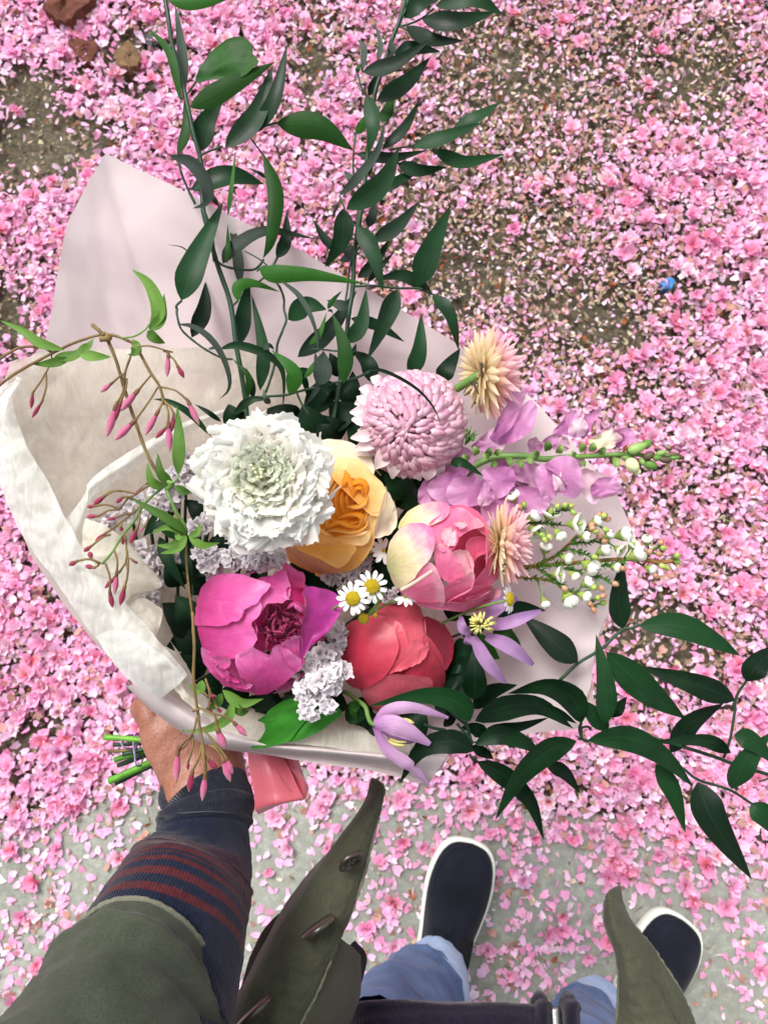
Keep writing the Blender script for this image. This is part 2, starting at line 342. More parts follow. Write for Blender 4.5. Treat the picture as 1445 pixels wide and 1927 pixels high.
def tint_mat(name, trans=.3, rough=.5):
    m, nt = newmat(name); a = nt.nodes.new('ShaderNodeAttribute'); a.attribute_name = 'tint'; ns = N(nt, 'TexNoise', Scale=260.0, Detail=2.0); L(nt, coords(nt, 'Object'), ns.inputs['Vector'])
    c = mixc(nt, 1.0, a.outputs[0], ramp(nt, ns.outputs[0], [(.3, (.86,) * 3), (.7, (1.06,) * 3)]), 'MULTIPLY')
    finish(nt, c, rough, trans=trans, spec=.3); return m
BLOSSOM, WILT = tint_mat('blossom_petal'), tint_mat('wilted_petal', .1, .8)
# bare places and faded places, read off the photograph (px, py, rx, ry, how bare / how faded)
BARE = [(60, 180, 80, 60, .95), (90, 275, 130, 75, 1.0), (20, 600, 45, 70, .95), (20, 330, 80, 30, .8), (590, 120, 35, 55, .9), (610, 60, 30, 25, .6), (245, 90, 60, 60, .75), (250, 150, 60, 40, .7), (300, 100, 40, 30, .5), (1000, 160, 80, 40, .6), (1290, 150, 110, 60, .65), (1190, 90, 90, 40, .5), (880, 90, 60, 50, .4),
        (900, 510, 90, 60, .7), (860, 560, 60, 40, .6), (1130, 610, 70, 40, .8), (960, 130, 60, 60, .5), (1180, 650, 40, 25, .7), (1400, 530, 50, 12, .7), (1010, 420, 60, 25, .5), (1050, 560, 60, 30, .5), (1330, 230, 40, 50, .6), (1230, 1200, 90, 70, .55), (1290, 1240, 60, 50, .6), (40, 1260, 60, 20, .5), (70, 1370, 60, 25, .6), (40, 1400, 60, 25, .55), (20, 1450, 50, 20, .5), (1170, 750, 60, 30, .3), (1270, 560, 60, 30, .5), (1060, 190, 60, 30, .5), (1370, 80, 50, 30, .5)]
FADE = [(960, 200, 260, 260, .85), (1090, 60, 300, 130, .6), (1250, 120, 200, 130, .75), (900, 480, 260, 160, .95), (1080, 560, 220, 160, .85), (1160, 400, 180, 120, .35), (1120, 700, 200, 120, .55), (760, 260, 120, 200, .35), (1240, 1000, 160, 200, .35), (1240, 1210, 180, 120, .5), (620, 90, 80, 120, .4), (560, 200, 60, 60, .5)]
def field(T, px, py, pw=1.0):
    o = np.zeros(len(px))
    for (x, y, rx, ry, a) in T: o = np.maximum(o, a * np.exp(-pw * (((px - x) / rx / 1.12) ** 2 + ((py - y) / ry / 1.12) ** 2) ** 1.5))
    return o
PATCH = [(60, 1640, 110, 110, .55), (40, 1760, 110, 120, .5), (170, 1490, 120, 60, .45), (20, 1870, 120, 80, .4), (620, 1480, 150, 60, .6), (560, 1560, 70, 60, .3), (760, 1660, 60, 90, .5), (720, 1740, 60, 90, .7), (960, 1700, 50, 70, .45), (1000, 1600, 40, 40, .35), (1010, 1810, 70, 90, .7), (1130, 1760, 60, 60, .65), (1180, 1640, 60, 40, .5), (1080, 1680, 60, 50, .4), (1040, 1660, 40, 60, .4), (900, 1860, 60, 60, .5), (1360, 1710, 60, 30, .45), (1300, 1690, 30, 30, .55), (1430, 1840, 40, 60, .6), (1380, 1900, 60, 40, .3), (860, 1530, 60, 30, .4), (1100, 1560, 90, 30, .6)]
def density(px, py):
    e = edge_y(px) + 14 * np.sin(px * .016) ; d = (py - e) / 60.0; on = 1 / (1 + np.exp(-d * 1.7))          # 0 soil .. 1 concrete
    pat = .28 + .80 * field(PATCH, px, py); soil = (1 - field(BARE, px, py)) ; fade = field(FADE, px, py) * (1 - on)
    return on, pat, soil, fade
def pick(n, x0, x1, y0, y1, fn):
    P = np.column_stack((RNG.uniform(x0, x1, n), RNG.uniform(y0, y1, n), np.zeros(n))); px, py = to_px(P); on, pat, soil, fade = density(px, py); keep = RNG.uniform(size=n) < fn(on, pat, soil, fade, P); return P[keep], fade[keep], on[keep]
PK = np.array([lin('#fcc6e5')[:3], lin('#fab8dd')[:3], lin('#fdd6ee')[:3], lin('#fdeaf6')[:3], lin('#f6a6d0')[:3], lin('#fabce0')[:3], lin('#f0d0ef')[:3], lin('#fbcde8')[:3]])
def pinks(n, fade=None):
    c = PK[RNG.integers(0, len(PK), n)] * RNG.uniform(.85, 1.05, (n, 1))
    return np.clip(c, 0, .95)
def clumpy(P, s=2.6, seed=4): return .5 + .5 * wob(P, s, seed, 3)
EXT = (-1.35, 1.35, -1.0, 1.5)
# 1 loose petals
P, fd, on = pick(170000, *EXT, lambda on, pat, soil, fade, P: (1 - on) * (1 - .74 * fade) * soil ** 1.4 * (.55 + .45 * clumpy(P)) + on * .36 * pat * (.25 + 1.2 * clumpy(P, 5, 9)))
n = len(P); P[:, 2] = RNG.uniform(.0, .012, n) * (1 - on * .85) + .0015
c = pinks(n); wt = RNG.uniform(size=n) < (.10 + .35 * fd); c[wt] = np.array(lin('#c9a08f')[:3]) * RNG.uniform(.6, 1.1, (wt.sum(), 1))
b = np.clip(c * np.array((1.0, .74, .86)), 0, 1); sz = RNG.uniform(.009, .0175, n) * (1 - .35 * fd)
f = petal_field('fallen_petals', P, sz, RNG.uniform(0, 6.28, n), RNG.normal(.10, .32, n) * (1 - on * .6), RNG.normal(0, .45, n) * (1 - on * .5), b, c, BLOSSOM, RNG.normal(0, .3, n)); props(f, 'loose pink cherry petals lying thick on the ground', kind='stuff')
P, fd, on = pick(90000, -2.6, 2.6, -2.2, 2.9, lambda on, pat, soil, fade, P: ((P[:, 0] < EXT[0]) | (P[:, 0] > EXT[1]) | (P[:, 1] < EXT[2]) | (P[:, 1] > EXT[3])) * ((1 - on) * (.7 + .3 * clumpy(P)) + on * .3 * clumpy(P, 4, 9)))
n = len(P); P[:, 2] = RNG.uniform(0, .010, n); c = pinks(n)
f = petal_field('fallen_petals', P, RNG.uniform(.017, .030, n), RNG.uniform(0, 6.28, n), RNG.normal(.12, .3, n), RNG.normal(0, .4, n), c * np.array((1, .8, .9)), c, BLOSSOM, RNG.normal(0, .3, n)); props(f, 'loose cherry petals on the ground farther out', kind='stuff')
# 2 whole double blossoms merged in the carpet: 15-20 petals round a reddish eye
def blossom_parts(P, R, k, seed=0, redness=None):
    n = len(P); kk = np.repeat(np.arange(n), k); m = len(kk); ring = np.tile(np.arange(k), n); inner = ring < k // 3; mid_ = (ring >= k // 3) & (ring < 2 * k // 3)
    yaw = ring * 2.399 + RNG.uniform(0, 6.28, n)[kk] + RNG.normal(0, .35, m); pitch = np.where(inner, .75, np.where(mid_, .42, .12)) + RNG.normal(0, .3, m)
    pos = P[kk].copy(); pos[:, 2] += .002; pos[:, 0] += -np.sin(yaw) * .0015; pos[:, 1] += np.cos(yaw) * .0015
    size = R[kk] * np.where(inner, .62, np.where(mid_, .85, 1.0)) * RNG.uniform(.6, 1.15, m)
    base_c = pinks(n)[kk]; c = np.clip(base_c * RNG.uniform(.9, 1.06, (m, 1)), 0, .95); b = np.tile(np.array(lin('#ee88ae')[:3]), (m, 1)) * RNG.uniform(.8, 1.1, (m, 1))
    b = b * .55 + c * .45 * np.array((1, .7, .8)); hot = (RNG.uniform(size=n)[kk] < .42) & (ring % 2 == 0); b[hot] = np.array(lin('#dd5a52')[:3])
    return pos, size, yaw, pitch, RNG.normal(0, .25, m), b, c, RNG.normal(.05, .2, m)
P, fd, on = pick(9500, *EXT, lambda on, pat, soil, fade, P: (1 - on) * (1 - 1.0 * np.minimum(1, fade * 1.1)) * soil ** 1.5 * (.22 + .7 * clumpy(P, 3.4, 2)) + on * .07 * pat)
P[:, 2] = RNG.uniform(.002, .010, len(P)) * (1 - on * .8)
f = petal_field('blossom_carpet', *(lambda q: (q[0], q[1], q[2], q[3], q[4], q[5], q[6]))(blossom_parts(P, RNG.uniform(.015, .023, len(P)), 15)), BLOSSOM, RNG.normal(.05, .2, len(P) * 15)); props(f, 'double pink cherry blossoms heaped into a carpet', kind='stuff')
# 3 small withered bits
P, fd, on = pick(210000, *EXT, lambda on, pat, soil, fade, P: (1 - on) * (.40 + .60 * fade) * (.12 + .88 * soil) * (.50 + .5 * clumpy(P, 5, 3)) * (1 - .10 * fade) + on * .22 * pat * clumpy(P, 6, 12))
n = len(P); P[:, 2] = RNG.uniform(0, .006, n) * (1 - on * .8) + .001
W = np.array([lin(h)[:3] for h in ('#b8a184', '#8f7a5c', '#d0b4a4', '#e6c4c8', '#a0562f', '#c9ae90', '#75684e', '#ecced6', '#e2bcc8', '#f4d0e2', '#dccab0', '#c4b698', '#f4d6e6', '#f6dcea', '#a89e86')]); c = W[RNG.integers(0, len(W), n)] * RNG.uniform(.7, 1.15, (n, 1))
f = petal_field('withered_petals', P, RNG.uniform(.005, .014, n), RNG.uniform(0, 6.28, n), RNG.normal(.1, .4, n), RNG.normal(0, .6, n), c * .7, np.clip(c, 0, .9), WILT, RNG.normal(0, .5, n), slim=.7); props(f, 'small withered brown and beige petal scraps', kind='stuff')
# 4 thin pedicels and calyx bits
P, fd, on = pick(9000, *EXT, lambda on, pat, soil, fade, P: (1 - on) * .30 * soil + on * .12 * pat)
n = len(P); P[:, 2] = RNG.uniform(.006, .014, n) * (1 - on * .8); W = np.array([lin(h)[:3] for h in ('#8d9a4a', '#a7a860', '#a5563a', '#c2452f', '#7a4a33')]); c = W[RNG.integers(0, len(W), n)]
f = petal_field('blossom_stalks', P, RNG.uniform(.012, .028, n), RNG.uniform(0, 6.28, n), RNG.normal(.05, .15, n), RNG.normal(0, .3, n), c, c, WILT, RNG.normal(0, .25, n), slim=.07); props(f, 'thin green and rusty flower stalks among the petals', kind='stuff')
# 5 grit
P, fd, on = pick(16000, *EXT, lambda on, pat, soil, fade, P: (1 - on) * (1.15 - soil) * .8 + .05 * (1 - on))
n = len(P); T = np.array([(-1, -.6, 0), (1, -.7, 0), (.2, 1, 0), (0, 0, .9), (-.9, .5, .2)]); Q0 = np.array([(0, 1, 3), (1, 2, 3), (2, 4, 3), (4, 0, 3)])
a = RNG.uniform(0, 6.28, n); s_ = RNG.uniform(.001, .0042, n); X_ = T[None, :, 0] * np.cos(a)[:, None] - T[None, :, 1] * np.sin(a)[:, None]; Y_ = T[None, :, 0] * np.sin(a)[:, None] + T[None, :, 1] * np.cos(a)[:, None]
V = np.stack((P[:, 0:1] + X_ * s_[:, None], P[:, 1:2] + Y_ * s_[:, None], -.010 + T[None, :, 2] * s_[:, None] + .004 * RNG.uniform(size=(n, 1))), 2).reshape(-1, 3)
G = np.array([lin(h)[:3] for h in ('#8b8474', '#6b6356', '#aaa391', '#575046', '#9b8068')]); c = np.repeat(G[RNG.integers(0, len(G), n)], 5, 0)
f = mesh('gravel', V, (Q0[None] + (np.arange(n) * 5)[:, None, None]).reshape(-1, 3), WILT, col=c, smooth=False); props(f, 'fine grit and small stones in the bare soil', kind='stuff')
# 6 single blossoms that lie on top and can be told apart
def blossom_mesh(seed):
    P = np.zeros((1, 3)); q = blossom_parts(P, np.array([.020]), 17); o = petal_field('cherry_blossom', q[0], q[1], q[2], q[3], q[4], q[5], q[6], BLOSSOM, q[7]); me = o.data; bpy.data.objects.remove(o); return me
BM = [blossom_mesh(i) for i in range(8)]
def put_blossom(x, y, z, on_, sc):
    o = bpy.data.objects.new('cherry_blossom', random.choice(BM)); COL.objects.link(o); o.location = (x, y, z); o.rotation_euler = (random.uniform(-.35, .35), random.uniform(-.35, .35), random.uniform(0, 6.28)); o.scale = (sc,) * 3
    if on_: props(o, 'fallen pink double blossom lying on the pale concrete', 'blossom', 'blossoms on the concrete')
    else: props(o, 'fallen pink double blossom on top of the petal carpet', 'blossom', 'blossoms on the petal carpet')
spots = [(700, 1560), (760, 1585), (720, 1620), (800, 1590), (620, 1600), (650, 1640), (1160, 1625), (1190, 1600), (1025, 1755), (1060, 1720), (985, 1660), (1300, 1690), (1370, 1705), (1110, 1800), (1140, 1775), (690, 1750), (740, 1780), (60, 1650), (110, 1600), (40, 1720), (140, 1740), (70, 1810), (170, 1480), (220, 1520), (560, 1480), (610, 1500), (660, 1470), (540, 1600), (500, 1640), (1020, 1880), (960, 1840), (1430, 1830), (1000, 1580), (920, 1570), (860, 1500), (1240, 1610), (30, 1880), (1080, 1580), (90, 1540), (20, 1600)]
for (x, y) in spots:
    q = ground_at(x + random.uniform(-6, 6), y + random.uniform(-6, 6)); put_blossom(q.x, q.y, .004, True, random.uniform(.5, .95))
P, fd, on = pick(1500, -.75, .75, -.2, .95, lambda on, pat, soil, fade, P: (on < .1) * (1 - .75 * fade) * (soil > .5) * .5)
for k in range(min(230, len(P))): put_blossom(P[k, 0], P[k, 1], random.uniform(.010, .018), False, random.uniform(.65, 1.05))

# brick pieces and stones at the top left
BRICK = plain_mat('brick_clay', '#47291f', '#6e4336', 60, .9, .2, bdist=.002, bstr=.8, detail=8)
TANB = plain_mat('sandy_brick', '#57402c', '#7a6148', 60, .9, .2, bdist=.002, bstr=.8, detail=8)
STONE = plain_mat('pale_stone', '#8f8a78', '#b3ad9a', 50, .85, .3, bdist=.001); DARKS = plain_mat('dark_stone', '#24262a', '#3b3d42', 50, .6, .4, bdist=.001); BLUEP = plain_mat('blue_plastic', '#1f5f9a', '#3f8ac4', 50, .4, .5)
def rock(name, outline, h, mat, label, cat_, seed=0, base=-.012, shrink=.90, rag=.0012):
    """a broken piece: px outline on the ground, flat top smaller than its foot"""
    g_ = [ground_at(x, y, base) for x, y in outline]; c0 = sum(g_, Vector()) / len(g_); r = random.Random(seed); n_ = 28
    O = cat(np.array([(p.x, p.y) for p in g_]), n_, True) * .12 + .88 * np.array([(lambda t: (1 - t % 1) * np.array((g_[int(t) % len(g_)].x, g_[int(t) % len(g_)].y)) + (t % 1) * np.array((g_[(int(t) + 1) % len(g_)].x, g_[(int(t) + 1) % len(g_)].y)))(i * len(g_) / n_) for i in range(n_)])
    c2 = np.array((c0.x, c0.y)); V = []
    for (t, z) in ((1.04, 0), (1.0, .5), (.97, .92), (shrink + .05, 1.0), (shrink * .6, 1.02), (.2, 1.0)):
        for q in O: V.append((*(c2 + (q - c2) * t + np.array((r.gauss(0, rag), r.gauss(0, rag)))), base + h * z * (1 + .12 * math.sin(q[0] * 90 + seed) ) + r.gauss(0, rag * .5)))
    V.append((*c2, base + h)); V = np.array(V); Q = [tuple(q) for q in gridq(n_, 6, True).tolist()] + [(5 * n_ + i, 5 * n_ + (i + 1) % n_, 6 * n_) for i in range(n_)]
    V = V - np.array((c0.x, c0.y, base)); o = mesh(name, V, Q, mat, smooth=False); o.location = (c0.x, c0.y, base); props(o, label, cat_); return o
rock('brick_fragment', [(128, -12), (185, -8), (192, 25), (150, 72), (122, 68), (98, 52), (112, 25)], .045, BRICK, 'largest broken red brick piece with white petals on it at the top edge', 'brick', 1)
rock('brick_fragment', [(138, 100), (160, 92), (192, 98), (196, 112), (180, 136), (160, 132)], .03, BRICK, 'small rusty red brick piece just below the biggest brick', 'brick', 2)
rock('brick_fragment', [(222, 118), (250, 98), (276, 125), (270, 148), (256, 154), (228, 140)], .034, TANB, 'sandy brown brick piece between the red brick and the tall leafy stem', 'brick', 3)
rock('stone', [(273, 80), (292, 74), (308, 86), (306, 98), (288, 101), (274, 93)], .02, DARKS, 'smooth black stone beside the tall leafy stem', 'stone', 4)
rock('stone', [(276, 56), (300, 50), (318, 58), (312, 72), (284, 74)], .018, STONE, 'grey green stone above the smooth black stone', 'stone', 5)
rock('stone', [(190, 58), (206, 55), (214, 70), (204, 76)], .01, STONE, 'pale grey stone beside the largest brick piece', 'stone', 6)
rock('stone', [(205, 35), (222, 33), (220, 48), (208, 50)], .01, STONE, 'small beige stone right of the largest brick piece', 'stone', 7)
rock('stone', [(120, 345), (145, 340), (150, 352), (128, 358)], .009, STONE, 'long pale pebble on bare soil left of the wrapping paper corner', 'stone', 8)
rock('stone', [(124, 298), (134, 296), (134, 308), (126, 310)], .007, STONE, 'tiny upright pale pebble on the bare soil at left', 'stone', 9)
rock('plastic_scrap', [(1238, 538), (1252, 528), (1266, 532), (1258, 548), (1244, 550)], .012, BLUEP, 'larger blue plastic scrap half buried in petals', 'plastic scrap', 10, base=-.004)
rock('plastic_scrap', [(1194, 508), (1204, 506), (1203, 514), (1196, 516)], .010, BLUEP, 'tiny blue plastic scrap to the upper left of the larger one', 'plastic scrap', 11, base=-.004)
# ------------------------------------------------------------------ materials of the bouquet
PAPER = plain_mat('pink_paper', '#d2c6c6', '#dccfcf', 14, .75, .18, trans=.22, bdist=.0006, bstr=.25, detail=3)
def tissue_material(name='tissue', a0=.68, a1=.88, ca='#e8e3d0', cb='#efebdd', tr=.45):
    m, nt = newmat(name); co = coords(nt, 'Object'); n1 = N(nt, 'TexNoise', Scale=1.0, Detail=7.0, Roughness=.68); L(nt, coords(nt, 'Object', (80, 34, 40)), n1.inputs['Vector']); n1.inputs['Distortion'].default_value = 1.6
    n2 = N(nt, 'TexNoise', Scale=500.0, Detail=3.0); L(nt, co, n2.inputs['Vector']); n3 = N(nt, 'TexVoronoi', Scale=34.0); n3.feature = 'DISTANCE_TO_EDGE'; mx = mixc(nt, .85, co, n1.outputs['Color'], 'ADD'); nn = N(nt, 'TexNoise', Scale=11.0, Detail=2.0); L(nt, co, nn.inputs['Vector']); v_ = mixc(nt, .04, co, nn.outputs['Color'], 'ADD'); L(nt, v_, n3.inputs['Vector'])
    cr = ramp(nt, n3.outputs[0], [(0, (0,) * 3), (.12, (1,) * 3)]); c = ramp(nt, n1.outputs[0], [(.3, lin(ca)), (.65, lin(cb))]); a = ramp(nt, n1.outputs[0], [(.35, (a0,) * 3), (.62, (a1,) * 3)])
    ad = N(nt, 'Math', operation='MULTIPLY_ADD'); L(nt, cr, ad.inputs[0]); ad.inputs[1].default_value = 1.2; L(nt, n1.outputs[0], ad.inputs[2])
    finish(nt, c, .6, bump=ad.outputs[0], trans=tr, spec=.25, bstr=.35, bdist=.0006, alpha=a); return m
def white_translucent():
    m, nt = newmat('clear_sheet'); finish(nt, lin('#f1eef2'), .35, trans=.3, spec=.4, alpha=.6); return m
TISSUE = tissue_material(); TISSUEW = tissue_material('white_tissue', .50, .76, '#dfe0da', '#eff0ec', .4); CLEAR = white_translucent()
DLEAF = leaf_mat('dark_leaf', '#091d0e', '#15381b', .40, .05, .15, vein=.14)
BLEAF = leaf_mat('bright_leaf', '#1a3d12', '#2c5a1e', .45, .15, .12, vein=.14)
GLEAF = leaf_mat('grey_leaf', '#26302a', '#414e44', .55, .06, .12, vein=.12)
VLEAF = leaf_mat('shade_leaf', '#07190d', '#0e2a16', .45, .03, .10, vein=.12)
JLEAF = leaf_mat('vine_leaf', '#3b5c20', '#648a3c', .45, .2, .15, vein=.15)
LIMEL = leaf_mat('lobed_leaf', '#1f5a14', '#347d22', .40, .2, .2, vein=.3)
STEMG = plain_mat('green_stem', '#0e2c18', '#1f4526', 60, .45, .4); STEML = plain_mat('light_green_stem', '#4c6e34', '#6f9348', 60, .5, .4)
STEMB = plain_mat('brown_stem', '#5b4630', '#7e6a3c', 60, .6, .3); STEMW = plain_mat('rusty_stem', '#8a5a34', '#a8804a', 60, .6, .3); STEMCUT = plain_mat('cut_stem', '#3f7a1c', '#6aa82f', 80, .45, .4)

# ------------------------------------------------------------------ wrapping
def sheet(name, outline, centre, mat, parent, m=26, n=150, g=1.6, wr=None, hole=0.0):
    """a sheet that opens like a shallow funnel from a deep centre to its outline; outline and centre carry their own heights"""
    O = cat(outline, n, True); c = np.array(centre, float); ts = np.linspace(hole, 1, m); P = []
    for t in ts:
        q = c + (O - c) * t; q[:, 2] = c[2] + (O[:, 2] - c[2]) * t ** g; P.append(q)
    P = np.vstack(P); V = CA(P)
    for (a, s, sd_) in (wr or []): V[:, 2] += a * (wob(V, s, sd_) if sd_ < 200 else 1.6 - 4 * np.abs(wob(V, s, sd_)) ** .8) * np.repeat(np.clip(ts * 1.4, 0, 1), n)
    uv = np.stack((np.tile(np.linspace(0, 1, n), m), np.repeat(ts, n)), 1)
    return mesh(name, V, gridq(n, m, True), mat, parent, uv=uv, org=parent_org(parent))
def poly(pts, k=5):
    """densify straight runs so that the spline keeps its corners"""
    out = []
    for i, p in enumerate(pts):
        q = pts[(i + 1) % len(pts)]
        for t in np.linspace(0, 1, k, endpoint=False): out.append(tuple(np.array(p) * (1 - t) + np.array(q) * t))
    return out
wp = thing('wrapping_paper', 'blush pink paper cone wrapped round the flowers, one corner pointing up', 'wrapping paper', (430, 1300, -.14))
PO = [(199, 288, -.045), (330, 352, -.05), (560, 470, -.06), (700, 548, -.07), (860, 648, -.075), (1000, 748, -.08), (1090, 850, -.075), (1160, 930, -.07), (1196, 1012, -.06), (1165, 1100, -.05), (1118, 1210, -.045), (1112, 1290, -.045), (1085, 1370, -.05), (960, 1385, -.065), (846, 1405, -.055), (832, 1445, -.045), (795, 1474, -.04),
      (700, 1450, -.035), (560, 1430, -.032), (460, 1410, -.036), (380, 1378, -.034), (310, 1332, -.028), (262, 1296, -.02), (190, 1220, -.012), (130, 1150, -.008), (60, 1050, -.004), (15, 945, -.007), (0, 850, -.010), (5, 740, -.014), (40, 700, -.020), (88, 640, -.03), (105, 540, -.035), (130, 420, -.04), (160, 355, -.042)]
sheet('pink_sheet', poly(PO, 3), (470, 1190, -.155), PAPER, wp, m=34, n=240, g=.85, wr=[(.004, 9, 3), (.0018, 22, 5)], hole=.04)
# its rolled lower rim, which shows the outside of the paper
loft('rolled_rim', [[(236, 1290, -.030), (300, 1348, -.036), (385, 1400, -.050), (470, 1417, -.050), (600, 1432, -.050), (720, 1455, -.050), (805, 1478, -.050)],
                    [(240, 1290, -.014), (310, 1345, -.018), (400, 1398, -.024), (500, 1412, -.026), (620, 1422, -.026), (730, 1436, -.028), (815, 1462, -.036)],
                    [(262, 1288, -.010), (330, 1334, -.012), (410, 1382, -.016), (510, 1403, -.018), (620, 1412, -.020), (740, 1424, -.022), (836, 1430, -.036)],
                    [(290, 1290, -.018), (350, 1326, -.020), (425, 1370, -.024), (515, 1394, -.026), (620, 1404, -.030), (740, 1414, -.034), (840, 1418, -.044)]], PAPER, wp, 60, 22, wr=(.0006, 40, 4))
tp = thing('tissue_paper', 'creamy white tissue crumpled inside the pink paper', 'tissue paper', (430, 1250, -.13))
# big sheet behind the flowers on the left
TO = [(22, 680, -.016), (80, 664, -.024), (200, 656, -.035), (330, 655, -.045), (440, 655, -.055), (560, 690, -.065), (680, 760, -.075), (760, 900, -.085), (800, 1100, -.085), (860, 1300, -.07), (760, 1400, -.05), (600, 1396, -.042), (470, 1380, -.035), (380, 1350, -.03), (320, 1320, -.025), (250, 1240, -.018), (180, 1140, -.01), (100, 1010, -.004), (40, 940, -.004), (4, 880, -.006), (2, 760, -.010)]
sheet('inner_sheet', poly(TO, 3), (480, 1180, -.148), TISSUE, tp, m=34, n=220, g=.85, wr=[(.003, 12, 13), (.0010, 30, 215), (.0005, 75, 216)], hole=.05)
# fold that runs from the left rim up to the middle
loft('diagonal_fold', [[(100, 1040, -.004), (118, 990, -.010), (160, 930, -.014), (170, 905, -.020), (225, 862, -.034), (330, 802, -.05), (420, 770, -.064)],
                       [(125, 1055, .000), (142, 1000, -.006), (166, 945, -.010), (174, 918, -.016), (240, 872, -.030), (338, 810, -.047), (425, 774, -.062)],
                       [(155, 1080, -.010), (158, 1010, -.014), (168, 955, -.018), (180, 930, -.026), (250, 886, -.040), (345, 820, -.056), (430, 782, -.070)]], TISSUEW, tp, 60, 14, wr=[(.0009, 50, 22), (.0005, 130, 23)])
# pointed flaps
loft('pointed_flap', [[(160, 975, -.006), (155, 1030, .000), (170, 1090, .004), (210, 1150, .006)], [(200, 990, -.008), (215, 1040, -.004), (225, 1090, .000), (240, 1130, .002)], [(240, 1020, -.012), (262, 1060, -.009), (265, 1095, -.006), (250, 1118, -.003)], [(280, 1065, -.017), (303, 1094, -.016), (303, 1106, -.015), (262, 1116, -.008)]], TISSUE, tp, 50, 44, wr=(.0008, 30, 231))
loft('square_flap', [[(205, 1140, .002), (215, 1180, .008), (250, 1230, .010), (300, 1270, .010)], [(238, 1142, -.004), (245, 1170, .002), (268, 1205, .005), (300, 1240, .004)], [(268, 1125, -.010), (272, 1150, -.004), (282, 1180, -.001), (300, 1210, -.001)], [(305, 1146, -.014), (306, 1158, -.010), (300, 1180, -.006), (288, 1218, -.004)]], TISSUE, tp, 50, 44, wr=(.0008, 36, 233))
loft('crumpled_flap', [[(285, 1218, -.004), (300, 1250, .004), (330, 1300, .004), (380, 1350, .0)], [(310, 1216, -.010), (325, 1250, .0), (345, 1295, .001), (385, 1335, -.003)], [(330, 1224, -.016), (345, 1262, -.008), (360, 1305, -.006), (392, 1330, -.010)], [(318, 1200, -.022), (345, 1240, -.02), (372, 1290, -.018), (400, 1325, -.02)]], TISSUE, tp, 26, 22, wr=[(.0010, 60, 235), (.0006, 140, 36)])
# the broad band folded outward along the left rim, nearest the camera
loft('folded_band', [[(-2, 735, -.008), (-6, 820, -.008), (-3, 890, -.006), (14, 948, -.004), (51, 1019, -.002), (110, 1098, .0), (181, 1204, .002), (237, 1271, .001), (300, 1318, -.004)],
                     [(3, 728, -.007), (3, 806, -.005), (12, 872, -.002), (36, 938, .0), (78, 1008, .003), (134, 1085, .005), (205, 1180, .007), (262, 1248, .006), (322, 1300, .0)],
                     [(9, 716, -.008), (16, 790, -.005), (30, 852, -.001), (62, 925, .002), (104, 995, .005), (152, 1066, .007), (222, 1150, .009), (286, 1222, .008), (340, 1282, .002)],
                     [(14, 704, -.010), (28, 772, -.008), (50, 836, -.005), (90, 905, -.002), (130, 985, .001), (170, 1050, .003), (236, 1132, .004), (302, 1208, .003), (352, 1268, .0)]], TISSUEW, tp, 100, 18, wr=[(.0009, 18, 241), (.0004, 50, 242)])
loft('turned_corner', [[(180, 1196, .006), (206, 1236, .0075), (237, 1273, .007), (298, 1316, .0)], [(214, 1186, .010), (240, 1220, .011), (270, 1254, .0105), (318, 1302, .004)], [(252, 1192, .0115), (276, 1222, .012), (302, 1250, .011), (338, 1287, .005)], [(296, 1222, .008), (318, 1240, .009), (334, 1256, .008), (353, 1270, .005)]], TISSUEW, tp, 26, 18, wr=[(.0005, 50, 243)])
loft('torn_corner', [[(0, 735, -.002), (0, 770, .001), (2, 790, .001)], [(14, 726, .001), (18, 745, .004), (10, 776, .003)], [(28, 716, .001), (34, 726, .004), (22, 752, .002)], [(30, 708, -.002), (44, 716, .0), (36, 734, .0)]], TISSUEW, tp, 20, 16, wr=[(.0006, 60, 251)])
# bottom lip under the big leaf, and the right hand corner
loft('bottom_lip', [[(370, 1350, -.022), (430, 1378, -.020), (500, 1396, -.020), (600, 1404, -.022), (700, 1420, -.026), (780, 1428, -.034)],
                    [(380, 1330, -.030), (440, 1350, -.028), (520, 1368, -.028), (610, 1370, -.028), (700, 1378, -.032), (780, 1396, -.042)],
                    [(400, 1300, -.055), (460, 1315, -.055), (540, 1330, -.055), (620, 1345, -.05), (700, 1350, -.055), (780, 1370, -.06)]], TISSUE, tp, 50, 16, wr=[(.0012, 40, 61)])
loft('right_corner', [[(930, 1385, -.075), (900, 1300, -.085), (920, 1220, -.09), (980, 1160, -.088)], [(1020, 1360, -.064), (1010, 1290, -.07), (1010, 1230, -.074), (1040, 1170, -.072)], [(1100, 1360, -.054), (1100, 1290, -.055), (1080, 1235, -.06), (1075, 1190, -.06)], [(1118, 1330, -.048), (1115, 1290, -.049), (1112, 1250, -.05), (1105, 1225, -.052)]], TISSUE, tp, 26, 26, wr=(.0012, 30, 63))
cp = thing('clear_wrap', 'frosted white sheet corner at the right edge of the pink paper', 'wrapping sheet', (1080, 1160, -.06))
loft('frosted_corner', [[(1015, 1105, -.062), (1050, 1150, -.06), (1085, 1200, -.057), (1130, 1262, -.052)], [(1060, 1095, -.058), (1090, 1150, -.056), (1105, 1195, -.054), (1128, 1230, -.05)], [(1130, 1080, -.052), (1145, 1120, -.05), (1140, 1160, -.049), (1128, 1196, -.046)], [(1180, 1050, -.05), (1176, 1085, -.048), (1155, 1130, -.047), (1132, 1192, -.045)]], CLEAR, cp, 24, 20)
